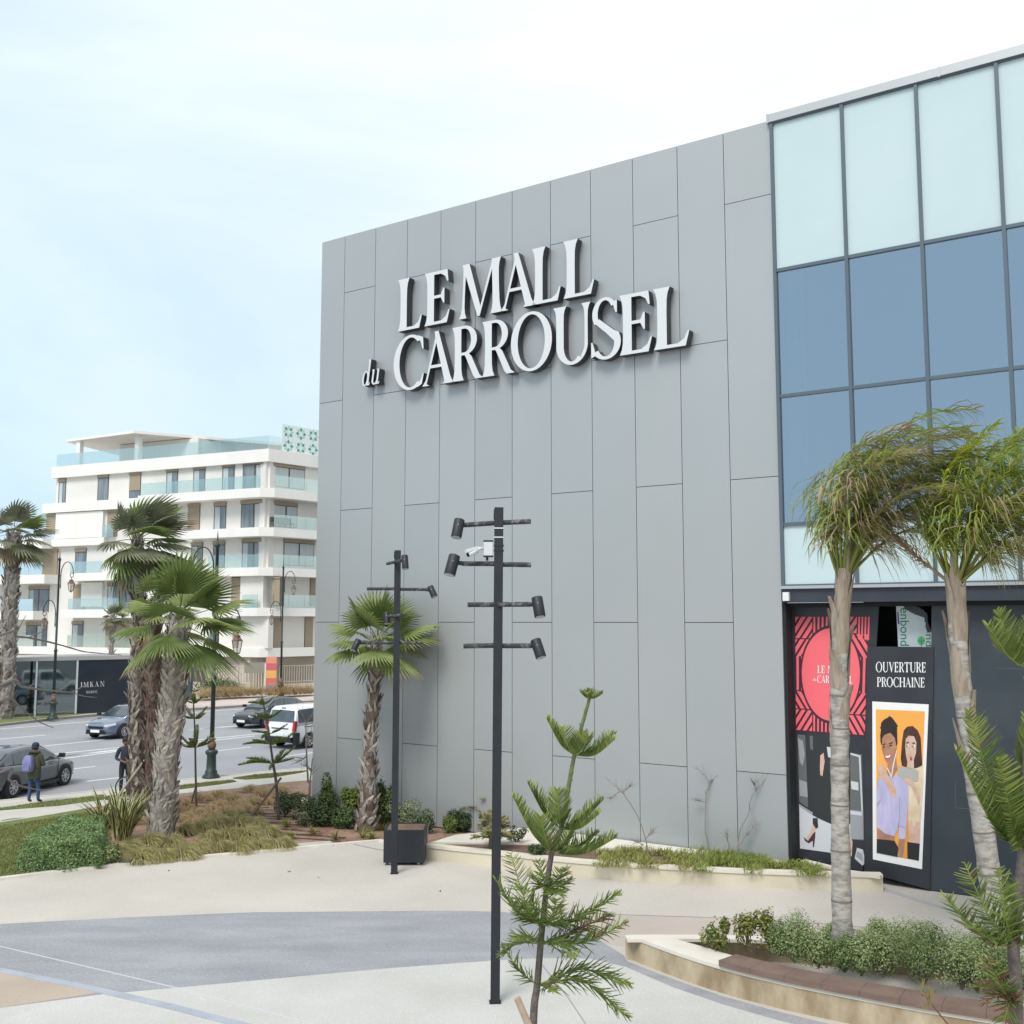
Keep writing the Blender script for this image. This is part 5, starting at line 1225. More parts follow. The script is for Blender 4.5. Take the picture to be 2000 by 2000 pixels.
fd = G(505, 1421, ZR); car(fd + Vector((.48, .88, 0)) * 1.36 + Vector((-.3, .1, 0)), (-0.48, -0.88), 'dark saloon car driving towards the camera behind the white van', m_dark_car)
vb = G(549, 1462, ZR); car(vb + Vector((.56, .83, 0)) * 2.1, (0.56, 0.83), 'white van driving away beside the corner of the grey mall', m_van, 'van')

# ================================================================== people
def skin_body(name, pts, edges, mats_by, root, sub=2):
    """one continuous figure grown from joints: pts {key: (x, y, z, r)} ; mats_by(center) -> material index"""
    keys = list(pts); idx = {k: i for i, k in enumerate(keys)}
    me = bpy.data.meshes.new(name); me.from_pydata([pts[k][:3] for k in keys], [(idx[a], idx[b_]) for a, b_ in edges], [])
    o = bpy.data.objects.new(name, me); COL.objects.link(o)
    md = o.modifiers.new('skin', 'SKIN'); md.use_smooth_shade = True
    for k in keys:
        sv = me.skin_vertices[0].data[idx[k]]; r = pts[k][3]; sv.radius = r if hasattr(r, '__len__') else (r, r); sv.use_root = (k == keys[0])
    m2 = o.modifiers.new('sub', 'SUBSURF'); m2.levels = m2.render_levels = sub
    dg = bpy.context.evaluated_depsgraph_get(); dg.update()
    nm = bpy.data.meshes.new_from_object(o.evaluated_get(dg))
    bpy.data.objects.remove(o); bpy.data.meshes.remove(me)
    nm.name = name
    mats, fn = mats_by
    nm.materials.clear()
    for m in mats: nm.materials.append(m)
    for p in nm.polygons: p.material_index = fn(p.center); p.use_smooth = True
    ob = bpy.data.objects.new(name, nm); COL.objects.link(ob); ob.parent = root; return ob
m_skin = mat('skin_tan', (0.32, 0.19, 0.13), 0.6); m_skind = mat('skin_brown', (0.18, 0.1, 0.07), 0.6)
m_jean = mat('blue_denim', (0.03, 0.05, 0.13), 0.85, (0.05, 0.075, 0.18), scale=12)
m_olive = mat('olive_parka', (0.05, 0.055, 0.035), 0.85, (0.075, 0.08, 0.05), scale=10, bump=0.4, bscale=18)
m_shoe = mat('red_shoe', (0.22, 0.035, 0.035), 0.7)
m_navy = mat('navy_cloth', (0.02, 0.026, 0.045), 0.85, (0.03, 0.037, 0.06), scale=10, bump=0.3)
m_blackc = mat('black_cloth', (0.012, 0.015, 0.017), 0.9, (0.02, 0.024, 0.025), scale=10)
m_camo = mat('camouflage_cloth', (0.03, 0.032, 0.03), 0.85, (0.3, 0.27, 0.22), scale=9, lo=0.5, hi=0.58)
m_hair = mat('dark_hair', (0.01, 0.008, 0.007), 0.7)
def person(loc, rz, label, look, pose):
    root = tag(empty('person', loc, rz), label, 'person')
    P = dict(pel=(0, 0, .92, (.15, .12)), wst=(0, 0, 1.08, (.145, .11)), chs=(0, .01, 1.28, (.17, .125)), nck0=(0, .0, 1.42, (.1, .085)), nck=(0, .015, 1.48, .052), hd0=(0, .035, 1.55, (.072, .085)), hd1=(0, .03, 1.63, (.085, .1)), hd2=(0, .02, 1.7, (.06, .07)))
    E_ = [('pel', 'wst'), ('wst', 'chs'), ('chs', 'nck0'), ('nck0', 'nck'), ('nck', 'hd0'), ('hd0', 'hd1'), ('hd1', 'hd2')]
    for s, n in ((-1, 'l'), (1, 'r')):
        fx, fy = pose['feet'][n]
        P.update({n + 'hip': (s * .09, 0, .86, .1), n + 'kne': (lerp(s * .09, fx, .5), lerp(0, fy, .5) + .03, .48, .066), n + 'ank': (fx, fy, .1, .046), n + 'toe': (fx + s * .02, fy + .17, .035, .035)})
        E_ += [('pel', n + 'hip'), (n + 'hip', n + 'kne'), (n + 'kne', n + 'ank'), (n + 'ank', n + 'toe')]
        el, hd = pose['arms'][n]
        P.update({n + 'shl': (s * .18, 0, 1.38, .075), n + 'elb': (*el, .055), n + 'wri': (*hd, .036)})
        E_ += [('nck0', n + 'shl'), (n + 'shl', n + 'elb'), (n + 'elb', n + 'wri')]
        h_ = Vector(hd); d_ = (h_ - Vector(el)).normalized(); sd_ = d_.cross(Vector((0, 0, 1))).normalized()
        pm_ = h_ + d_ * .07; P[n + 'pal'] = (*pm_, (.036, .022)); E_.append((n + 'wri', n + 'pal'))
        for j in range(4):
            b0 = pm_ + sd_ * (.024 - .016 * j) + d_ * .035; b1 = b0 + d_ * (.034 if j in (1, 2) else .028) - Vector((0, 0, .012)); b2 = b1 + d_ * .02 - Vector((0, 0, .024))
            P['%sf%da' % (n, j)] = (*b0, .0095); P['%sf%db' % (n, j)] = (*b1, .009); P['%sf%dc' % (n, j)] = (*b2, .008)
            E_ += [(n + 'pal', '%sf%da' % (n, j)), ('%sf%da' % (n, j), '%sf%db' % (n, j)), ('%sf%db' % (n, j), '%sf%dc' % (n, j))]
        t0 = h_ + d_ * .03 + sd_ * .045 * s; t1 = t0 + d_ * .035 + sd_ * .012 * s; P[n + 't0'] = (*t0, .012); P[n + 't1'] = (*t1, .0095); E_ += [(n + 'wri', n + 't0'), (n + 't0', n + 't1')]
    hands = [Vector(pose['arms'][n][1]) + (Vector(pose['arms'][n][1]) - Vector(pose['arms'][n][0])).normalized() * .05 for n in 'lr']
    def fn(c):
        if any((Vector(c) - h).length < .095 for h in hands): return 0
        if c.z > 1.475: return 0
        if c.z < .095: return 3
        if c.z < look['hem'] and abs(c.x) < .3 and not (abs(c.x) > .2 and c.z > .8): return 2
        return 1
    skin_body('body', P, E_, ([look['skin'], look['top'], look['legs'], look['shoes']], fn), root)
    # face
    q = MB()
    q.lathe([(.004, -.02), (.016, -.016), (.012, .0), (.004, .03)], (0, .128, 1.6), 8); q.build('nose', [look['skin']], root, True)
    for s in (-1, 1):
        q = MB(); q.lathe([(.002, -.009), (.01, 0), (.002, .009)], (s * .033, .115, 1.632), 8); q.build('eye', [m_hair], root)
        q = MB(); q.lathe([(.004, -.028), (.018, -.01), (.02, .014), (.004, .03)], (s * .088, .02, 1.615), 8); q.build('ear', [look['skin']], root, True)
    q = MB(); q.box((0, .113, 1.57), (.05, .012, .012)); q.build('mouth', [mat('lip', (0.2, 0.08, 0.07), 0.6)], root)
    q = MB(); pr = [(.1, 1.625), (.104, 1.66), (.095, 1.705), (.06, 1.742), (.004, 1.757)]
    n = 20
    q.lathe(pr, (0, .012, 0), n); q.lathe([(.085, 1.56), (.1, 1.6), (.1, 1.64)], (0, -.012, 0), n)
    o = q.build(look['headname'], [look['headm']], root, True); o.scale = (1, 1.08, 1)
    return root
pp = G(64, 1569, ZS + 0.02)
pose1 = dict(feet={'l': (-.13, 0), 'r': (.14, .03)}, arms={'l': ((-.27, .03, 1.1), (-.12, .24, 1.06)), 'r': ((.27, .03, 1.1), (.12, .25, 1.07))})
per1 = person(pp, R(-6), 'person in olive parka, navy beanie and jeans standing on the grass verge, seen from behind', dict(skin=m_skin, top=m_olive, legs=m_jean, shoes=m_shoe, hem=.84, headname='beanie', headm=m_navy), pose1)
q = MB(); secs = []
for z, w_, d_ in ((.72, .2, .155), (.8, .21, .16), (1.0, .19, .145), (1.2, .215, .155), (1.34, .2, .14), (1.42, .12, .1)):
    secs.append([(w_ * math.cos(k * math.pi / 8), d_ * math.sin(k * math.pi / 8), z) for k in range(16)])
vs = [p for r in secs for p in r]; q.add(vs, [(i * 16 + k, i * 16 + (k + 1) % 16, (i + 1) * 16 + (k + 1) % 16, (i + 1) * 16 + k) for i in range(5) for k in range(16)]); q.build('parka', [m_olive], per1, True)
q = MB(); q.tube([(.13 * math.cos(a) , -.02 + .11 * math.sin(a), 1.47 + .03 * math.sin(a + 3.4)) for a in [k * math.pi / 8 for k in range(17)]], .048, 8); q.build('hood', [mat('hood_fur', (0.11, 0.09, 0.065), 0.95, (0.06, 0.055, 0.04), scale=20)], per1, True)
bpk = tag(empty('backpack', (pp.x, pp.y, pp.z), R(-6)), 'lavender blue backpack on the back of the person in the parka', 'backpack')
m_bp = mat('lavender_nylon', (0.15, 0.16, 0.34), 0.6, (0.2, 0.21, 0.4), scale=6)
q = MB(); secs = []
for z, w_, d_ in ((.93, .12, .06), (.96, .15, .1), (1.1, .16, .12), (1.25, .15, .11), (1.36, .11, .08), (1.4, .06, .04)):
    secs.append([(w_ * max(-.9, min(.9, 1.25 * math.cos(k * math.pi / 8))) - .05, -.24 + d_ * max(-.9, min(.9, 1.25 * math.sin(k * math.pi / 8))), z) for k in range(16)])
vs = [p for r in secs for p in r]; q.add(vs, [(i * 16 + k, i * 16 + (k + 1) % 16, (i + 1) * 16 + (k + 1) % 16, (i + 1) * 16 + k) for i in range(5) for k in range(16)] + [tuple(range(15, -1, -1)), tuple(range(80, 96))]); q.build('bag', [m_bp], bpk, True)
q = MB(); q.box((-.05, -.355, 1.06), (.2, .03, .16)); q.build('pocket', [m_bp], bpk)
for s in (-1, 1): q = MB(); q.tube([(s * .1 - .05, -.14, 1.36), (s * .12, -.02, 1.46), (s * .13, .12, 1.36), (s * .14, .12, 1.2), (s * .15, -.1, 1.0)], .016, 6); q.build('strap', [m_blackc], bpk)
pp2 = G(242, 1553, ZS)
pose2 = dict(feet={'l': (-.12, 0), 'r': (.1, .06)}, arms={'l': ((-.28, .03, 1.1), (-.1, .22, 1.05)), 'r': ((.27, .03, 1.12), (.1, .22, 1.06))})
person(pp2, R(200), 'person in dark navy clothes with short black hair standing behind the bicycle wheel', dict(skin=m_skind, top=m_navy, legs=m_blackc, shoes=m_blackc, hem=.95, headname='hair', headm=m_hair), pose2)
pp3 = G(257, 1551, ZS)
person(pp3, R(150), 'person in a camouflage top leaning near the tall palm trunk', dict(skin=m_skind, top=m_camo, legs=m_blackc, shoes=m_blackc, hem=.95, headname='hair', headm=mat('brown_hair', (0.04, 0.025, 0.02), 0.8)), pose2)
# bicycle held by the two
bp_ = G(253, 1562, ZS)
bike = tag(empty('bicycle', bp_, R(-12)), 'dark bicycle standing on the pavement in front of two people', 'bicycle')
for x in (-.15, .88):
    q = MB(); q.tube([(.33 * math.cos(k * math.pi / 14), 0, .33 + .33 * math.sin(k * math.pi / 14)) for k in range(29)], .02, 6, cap=False); w_ = q.build('wheel', [m_tyre], bike, True, loc=(x, 0, 0))
    q = MB(); q.tube([(.305 * math.cos(k * math.pi / 14), 0, .33 + .305 * math.sin(k * math.pi / 14)) for k in range(29)], .011, 6, cap=False)
    for k in range(10): a = k * math.pi / 5; q.tube([(0, 0, .33), (.3 * math.cos(a), 0, .33 + .3 * math.sin(a))], .003, 3)
    q.build('rim', [m_rim], w_, True)
q = MB()
for a, c in (((-.15, 0, .33), (0.02, 0, .82)), ((0.02, 0, .78), (.36, 0, .3)), ((.36, 0, .3), (.55, 0, .8)), ((.02, 0, .78), (.53, 0, .76)), ((.36, 0, .3), (.88, 0, .33)), ((.88, 0, .33), (.54, 0, .74))): q.tube([a, c], .017, 8)
q.build('frame', [m_blackc], bike)
q = MB(); q.tube([(.08, -.28, 1.0), (0.03, -.1, .98), (0.02, 0, .82), (0.03, .1, .98), (.08, .28, 1.0)], .013, 6); q.build('handlebar', [m_black], bike)
q = MB(); q.lathe([(.02, .8), (.09, .84), (.08, .87), (.01, .88)], (.58, 0, 0), 10); q.build('saddle', [m_black], bike, True)

# ================================================================== plants
WIND = Vector((1.0, -0.12, 0.0))
rnd = random.Random(7)
def rr(a, b): return rnd.uniform(a, b)
g_pal = leaf('palm_green', (0.17, 0.23, 0.065), (0.11, 0.16, 0.045), trans=.3); g_pal2 = leaf('palm_light', (0.28, 0.33, 0.12), (0.2, 0.25, 0.085), trans=.3)
g_dry = leaf('palm_dry', (0.26, 0.2, 0.13), (0.17, 0.12, 0.075), trans=0.1); g_grey = leaf('palm_greyed', (0.23, 0.24, 0.16), (0.14, 0.155, 0.1))
t_gry = mat('boot_grey', (0.36, 0.33, 0.295), 0.9, (0.22, 0.195, 0.175), scale=6, bump=0.3); t_brn = mat('boot_brown', (0.17, 0.13, 0.105), 0.9, (0.1, 0.075, 0.06), scale=6, bump=0.3); t_tan = mat('boot_pale', (0.47, 0.41, 0.35), 0.9, (0.32, 0.275, 0.235), scale=8)
def fan_leaf(mb, p, d, up, pet, R_, mi, mtip, nseg=24, wind=0.2, droop=0.25):
    """stalk and pleated fan blade"""
    d = d.normalized(); s = d.cross(up); s = s.normalized() if s.length > 1e-3 else Vector((1, 0, 0)); n = s.cross(d)
    h = p + d * pet + Vector((0, 0, -0.12 * pet * droop)) + WIND * wind * pet * 0.3
    mb.tube([p, p.lerp(h, .5) + n * pet * .05, h], [.022, .014, .01], 4, mi, cap=False)
    half = R(rr(80, 105)); step = 2 * half / nseg
    for k in range(nseg):
        th = -half + (k + .5) * step
        L_ = R_ * (1 - .28 * (th / half) ** 2) * rr(.9, 1.05)
        def at(r, t, fold):
            q = h + (d * math.cos(t) + s * math.sin(t)) * (L_ * r)
            q += n * (fold * L_ - abs(math.sin(t)) * L_ * r * .16)
            q += Vector((0, 0, -1)) * (droop * L_ * r * r * .55) + WIND * (wind * L_ * r * r)
            return q
        a, b_ = th - step * .5, th + step * .5
        p1, p2, pm = at(.56, a, -.012), at(.56, b_, -.012), at(.56, th, .018)
        q1, q2, qm = at(.8, th - step * .25, -.006), at(.8, th + step * .25, -.006), at(.8, th, .008)
        tip = at(1.0, th, 0)
        mb.add([h, p1, pm, p2], [(0, 1, 2), (0, 2, 3)], mi)
        mb.add([p1, pm, p2, q1, qm, q2], [(0, 3, 4, 1), (1, 4, 5, 2)], mi)
        mb.add([q1, qm, q2, tip], [(0, 3, 1), (1, 3, 2)], mtip if rr(0, 1) < .5 else mi)
def boot_trunk(path, radii, rows, per, root, mats, big=1.0, lean_out=.5):
    b1 = MB(); b1.tube(path, [r * .9 for r in radii], 12)
    b1.m = [2] * len(b1.f)
    L_ = [0]
    for p, q in zip(path, path[1:]): L_.append(L_[-1] + (q - p).length)
    def at(d):
        for i in range(len(path) - 1):
            if d <= L_[i + 1] or i == len(path) - 2:
                t = (d - L_[i]) / (L_[i + 1] - L_[i]); return path[i].lerp(path[i + 1], t), lerp(radii[i], radii[i + 1], t), (path[i + 1] - path[i]).normalized()
    for i in range(rows):
        for k in range(per):
            d = L_[-1] * (i + rr(-.3, .3) + .5) / rows; c, r, ax = at(max(0, min(L_[-1], d)))
            a = (k + .5 * (i % 2) + rr(-.2, .2)) * 2 * math.pi / per
            o_ = Vector((math.cos(a), math.sin(a), 0)); t_ = ax.cross(o_).normalized(); sl = rr(-.9, .9)
            ln = L_[-1] / rows * rr(1.3, 2.3) * big; wd = r * 2 * math.pi / per * rr(.45, .75)
            up_ = (ax + t_ * sl).normalized(); sd_ = (t_ - ax * sl).normalized()
            p0 = c + o_ * r * .92; p1 = p0 + up_ * ln * .5 + o_ * r * .16 * lean_out; p2 = p0 + up_ * ln + o_ * r * rr(.2, .5) * lean_out
            mi = rnd.choice([0, 0, 1, 2])
            b1.add([p0 - sd_ * wd * .5, p0 + sd_ * wd * .5, p1 - sd_ * wd * .45, p1 + o_ * r * .06, p1 + sd_ * wd * .45, p2 - sd_ * wd * .2, p2 + sd_ * wd * .2],
                   [(0, 1, 4, 3), (0, 3, 2), (2, 3, 6, 5), (3, 4, 6)], mi)
    return part(b1, 'trunk', mats, root)
def fan_palm(label, path, radii, R_, nl, leafm, trunkm, rows, per, el=(80, -45), seed=1, wind=.2, nseg=24, pet=.5, group=None, big=1.0, skirt=0):
    rnd.seed(seed)
    root = tag(empty('fan_palm', path[0]), label, 'palm tree', group)
    boot_trunk(path, radii, rows, per, root, trunkm, big)
    top = path[-1]; b1 = MB()
    for i in range(nl):
        f = i / max(1, nl - 1); a = i * 2.39996 + rr(-.25, .25); e = R(lerp(el[0], el[1], f ** .85) + rr(-9, 9))
        d = Vector((math.cos(a) * math.cos(e), math.sin(a) * math.cos(e), math.sin(e))) + WIND * wind * .5
        old = f > .88 and skirt >= 0 and el[1] < -30
        fan_leaf(b1, top + Vector((0, 0, -.12 * f)), d, Vector((0, 0, 1)), R_ * pet * rr(.8, 1.15), R_ * (1 - pet) * rr(.95, 1.2), 2 if old and rr(0, 1) < .6 else (1 if rr(0, 1) < .35 else 0), 2 if rr(0, 1) < .1 + .35 * f else 1, nseg, wind, .2 + .5 * f)
    for i in range(skirt):
        a = rr(0, 6.28); d = Vector((math.cos(a) * .45, math.sin(a) * .45, -1)); fan_leaf(b1, top + Vector((0, 0, -.25)), d, Vector((math.cos(a), math.sin(a), .3)), R_ * .35, R_ * .5 * rr(.8, 1.1), 2, 2, 14, wind * .5, .2)
    c = part(b1, 'crown', leafm, root); return root
# three palms at the left of the plaza
pb = G(312, 1642); pt = AT(350, 1212, pb.y)
fan_palm('stout fan palm with shaggy grey trunk and bright green fans behind the tufts of grass', [pb, pb.lerp(pt, .3) + Vector((.0, 0, 0)), pb.lerp(pt, .7), pt], [.34, .29, .31, .25], 1.75, 19, [g_pal, g_pal2, g_dry], [t_gry, t_tan, t_gry], 34, 10, (84, -24), 11, .16, 26, .42)
pb = G(272, 1583); pt = AT(268, 1052, pb.y)
fan_palm('tallest fan palm of the roadside group with ragged grey-green wind-torn fans', [pb, pb.lerp(pt, .3) + Vector((-.05, 0, 0)), pb.lerp(pt, .65) + Vector((.02, 0, 0)), pt], [.28, .25, .2, .16], 1.55, 26, [g_grey, g_pal, g_dry], [t_gry, t_tan, t_brn], 46, 9, (80, -55), 12, .36, 22, .42, skirt=3)
pb = G(300, 1598); pt = AT(300, 1190, pb.y)
fan_palm('reddish brown fan palm trunk wedged between the stout and the tallest palm', [pb, pb.lerp(pt, .5), pt], [.25, .22, .21], 1.25, 12, [g_pal2, g_grey, g_dry], [mat('boot_red', (0.15, 0.085, 0.07), 0.9, (0.09, 0.05, 0.042), scale=6), t_brn, t_brn], 32, 9, (85, 0), 13, .2, 22, .45, skirt=4)
pb = G(7, 1404, -.12); pt = AT(27, 1042, pb.y)
fan_palm('tall fan palm with a thick grey trunk beside the glass pavilion at the picture edge', [pb, pb.lerp(pt, .15) + Vector((.15, 0, 0)), pb.lerp(pt, .5), pt], [.5, .36, .44, .36], 2.0, 22, [g_grey, g_pal, g_dry], [t_gry, t_brn, t_gry], 44, 9, (80, -50), 14, .25, 18, .45, skirt=4)
pb = G(217, 1372, -.12); pt = AT(222, 1205, 67)
pb = Vector((pt.x - .2, 67, -.12))
fan_palm('small distant fan palm with a thin trunk in front of the apartment balconies', [pb, pb.lerp(pt, .5), pt], [.16, .14, .12], 1.0, 18, [g_grey, g_pal, g_dry], [t_gry, t_tan, t_gry], 30, 6, (80, -40), 15, .15, 14, .4)
pb = G(712, 1622); pt = AT(738, 1250, pb.y)
fan_palm('fan palm with a basket-weave trunk against the grey mall wall', [pb, pb.lerp(pt, .12) + Vector((.04, 0, 0)), pb.lerp(pt, .5) + Vector((-.02, 0, 0)), pt], [.3, .23, .16, .13], 1.5, 20, [g_pal2, g_pal, g_dry], [t_gry, t_tan, t_brn], 30, 8, (82, -20), 16, .1, 26, .42)

# ---- feather palms on the right
q_bark = mat('queen_bark', (0.4, 0.375, 0.34), 0.9, (0.22, 0.2, 0.18), scale=6, bump=0.5, bscale=9, stretch=(1, 1, 2.5), lo=.4, hi=.62)
q_base = mat('leaf_base_straw', (0.36, 0.3, 0.24), 0.9, (0.23, 0.18, 0.14), scale=4, bump=.4, stretch=(4, 4, .7))
f_grn = leaf('frond_green', (0.27, 0.36, 0.065), (0.19, 0.26, 0.045), trans=.45); f_yel = leaf('frond_yellow', (0.55, 0.57, 0.06), (0.4, 0.45, 0.045), trans=.4); f_tan = leaf('frond_tan', (0.44, 0.33, 0.23), (0.31, 0.22, 0.15), trans=.25); f_olv = leaf('frond_olive', (0.4, 0.42, 0.13), (0.28, 0.31, 0.09), trans=.45)
def frond(mb, p, d, L_, wpush, grav, mis, n=14, nl=56, ll=.6, twist=0.0):
    d = d.normalized(); pts = [p]; ds = [d]; st = L_ / n
    for i in range(n):
        f = i / n; d = (d + WIND * wpush * st * (.12 + 2.0 * f * f) + Vector((0, 0, -grav * st * (.1 + 2.6 * f * f)))).normalized(); pts.append(pts[-1] + d * st); ds.append(d)
    mb.tube(pts, [lerp(.03, .004, (i / n) ** .7) for i in range(n + 1)], 5, 1 if mis[0] == 0 else mis[0], cap=False)
    for j in range(nl):
        f = .2 + .8 * (j + rr(-.4, .4)) / nl; f = min(.995, max(.15, f)); i = min(n - 1, int(f * n)); c = pts[i].lerp(pts[i + 1], f * n - i); ax = ds[i]
        s = ax.cross(Vector((0, 0, 1))); s = s.normalized() if s.length > .05 else Vector((0, 1, 0)); up = s.cross(ax)
        lf = ll * (math.sin(math.pi * min(1, .12 + f * .86)) ** .5) * rr(.75, 1.1)
        for sg in (-1, 1):
            v = (ax * rr(.35, .8) + s * sg * rr(.5, 1) + up * rr(-.35, .55)).normalized(); q = c.copy(); P_ = [q.copy()]
            for k in range(3):
                v = (v + WIND * wpush * lf * rr(.2, .55) + Vector((0, 0, -rr(.45, 1.25) * lf * (.5 + k * .7)))).normalized(); q = q + v * lf / 3; P_.append(q.copy())
            wv = v.cross(ax); wv = (wv.normalized() if wv.length > .05 else up) * .5; w_ = rr(.016, .027)
            vs = []
            for k, x in enumerate(P_): vs += [x - wv * w_ * (1, 1.1, .75, .1)[k], x + wv * w_ * (1, 1.1, .75, .1)[k]]
            mb.add(vs, [(0, 1, 3, 2), (2, 3, 5, 4), (4, 5, 7, 6)], rnd.choice(mis))
def feather_palm(label, path, radii, fronds, seed, stubs):
    rnd.seed(seed); root = tag(empty('feather_palm', path[0]), label, 'palm tree', None); P_ = bez(path, 8); n = len(P_)
    rad = []
    for i in range(n):
        f = i / (n - 1) * (len(radii) - 1); k = min(len(radii) - 2, int(f)); rad.append(lerp(radii[k], radii[k + 1], f - k) * (1 + .05 * math.sin(i * 2.3) + rr(-.03, .03)))
    b1 = MB(); b1.tube(P_, rad, 14); tr = part(b1, 'trunk', [q_bark], root, True)
    b1 = MB()                                                    # ring scars
    for i in range(3, int(n * .62), 3):
        t = (P_[i + 1] - P_[i]).normalized() * .012; b1.tube([P_[i] - t, P_[i] + t], [rad[i] * 1.02, rad[i] * 1.015], 14)
    part(b1, 'ring_scars', [mat('ring_scar', (0.16, 0.14, 0.125), .9)], root)['kind'] = 'stuff'
    for k in range(stubs):                                       # old clasping leaf bases
        f = lerp(.3, 1.0, (k / stubs) ** .6); i = min(n - 2, int(f * (n - 1))); a = k * 2.4 + .6; c = P_[i]; o_ = Vector((math.cos(a), math.sin(a), 0)); t_ = Vector((-math.sin(a), math.cos(a), 0)); r = rad[i]; up = (P_[i + 1] - P_[i]).normalized(); ln = rr(.45, .8)
        b1 = MB(); vs = []
        for z, w_, o2 in ((-.1, 1.0, 1.0), (.25, .95, 1.1), (.6, .6, 1.15), (1.0, .22, 1.2 + rr(0, .5))):
            m_ = c + up * ln * z
            for s in (-1, -.5, 0, .5, 1):
                an = a + s * w_ * 1.0; vs.append(m_ + Vector((math.cos(an), math.sin(an), 0)) * r * o2)
        b1.add(vs, [(i_ * 5 + j, i_ * 5 + j + 1, i_ * 5 + 6 + j, i_ * 5 + 5 + j) for i_ in range(3) for j in range(4)]); part(b1, 'leaf_base', [q_base], root, True)
    top = P_[-1]
    for az, el_, L_, wp, gv, mis, ll in fronds:
        a, e = R(az), R(el_); b1 = MB()
        frond(b1, top + Vector((math.cos(a), math.sin(a), 0)) * .06, Vector((math.cos(a) * math.cos(e), math.sin(a) * math.cos(e), math.sin(e))), L_ * 1.12, wp, gv, [m_ for m_ in mis if m_ != 2 or len(mis) < 3] + ([2] if 2 in mis else []), ll=ll * 1.22, nl=70); part(b1, 'frond', [f_grn, f_olv, f_tan, f_yel], root)
    return root
k1 = AT(1646, 1858, 15.6)
feather_palm('straight feather palm with a peeling grey trunk, fronds blown to the right',
    [k1, AT(1641, 1600, 15.6), AT(1640, 1400, 15.6), AT(1640, 1250, 15.6), AT(1647, 1130, 15.6)], [.15, .128, .138, .125, .1],
    [(40, 72, 3.0, 1.3, .9, [1, 1, 2, 0], .75), (-30, 60, 2.8, 1.2, 1.0, [1, 2, 2], .75), (120, 80, 2.8, 1.4, .8, [0, 1, 1], .75), (70, 80, 3.2, 1.3, .7, [0, 1, 2], .75), (-60, 66, 2.6, 1.2, 1.1, [2, 1, 2], .7), (180, 70, 2.4, 1.5, .9, [0, 1, 1], .7), (15, 46, 2.4, .8, 1.1, [2, 2, 1], .75), (-15, 82, 3.3, 1.2, .75, [0, 1, 2], .78),
     (95, 84, 2.7, .9, .32, [0, 0, 1], .62), (20, 80, 2.9, .8, .35, [0, 1, 1, 2], .65), (200, 82, 2.5, .95, .3, [0, 1, 2], .6), (-40, 76, 2.7, .7, .4, [1, 1, 2, 2], .62), (150, 78, 2.3, .9, .45, [0, 1, 1, 2], .6),
     (-100, 70, 2.2, .8, .5, [1, 2, 2], .6), (60, 62, 2.5, .6, .55, [1, 2, 2, 2], .6), (10, 55, 2.3, .5, .5, [2, 2, 1], .6), (-20, 66, 2.9, .6, .42, [0, 1, 2], .65), (240, 74, 2.0, .85, .5, [0, 1, 2], .55), (0, 84, 3.2, .7, .3, [0, 0, 1, 2], .66),
     (35, 50, 2.1, .4, .6, [2, 1], .55), (110, 74, 2.4, .9, .4, [0, 0, 1], .6), (300, 80, 2.8, .8, .36, [1, 2, 2, 0], .62)], 21, 16)
k2 = AT(1953, 1880, 15.0)
feather_palm('leaning feather palm with a ringed trunk and yellow new fronds before the tarpaulin',
    [k2, AT(1925, 1650, 15.0), AT(1893, 1450, 15.0), AT(1872, 1260, 15.0), AT(1866, 1140, 15.0)], [.165, .145, .125, .13, .095],
    [(30, 62, 2.9, 1.0, 1.0, [0, 0, 1], .75), (-35, 60, 2.8, .9, 1.0, [0, 1, 0, 3], .75), (80, 72, 2.8, 1.0, .9, [0, 0, 1], .72), (-80, 60, 2.4, .9, 1.1, [0, 1, 2], .7), (10, 40, 2.3, .6, 1.0, [2, 1, 0], .75), (150, 66, 2.2, 1.2, 1.0, [0, 1], .65), (0, 74, 3.2, 1.0, .85, [0, 0, 1, 3], .78), (-50, 40, 2.0, .5, 1.1, [2, 2, 1], .7),
     (95, 86, 2.3, .5, .3, [3, 3, 0], .55), (170, 80, 2.0, .75, .3, [3, 3, 0, 3], .5), (20, 78, 3.0, .6, .35, [0, 0, 3], .66), (-60, 72, 2.7, .6, .45, [0, 0, 1, 3], .62), (60, 74, 2.8, .55, .4, [0, 0, 1], .65), (0, 66, 2.8, .45, .5, [0, 0, 0, 1], .66),
     (-25, 58, 2.6, .4, .6, [0, 1, 2], .62), (35, 56, 2.5, .4, .62, [2, 2, 1], .6), (130, 70, 2.2, .8, .5, [0, 1], .55), (-110, 72, 2.0, .7, .5, [0, 0, 1], .55), (5, 45, 2.2, .3, .6, [2, 2, 1, 0], .6), (-5, 80, 3.1, .55, .33, [0, 0, 1], .66), (15, 70, 3.0, .5, .42, [0, 0, 3], .64),
     (160, 42, 1.5, .1, .1, [2, 2], .25)], 22, 13)

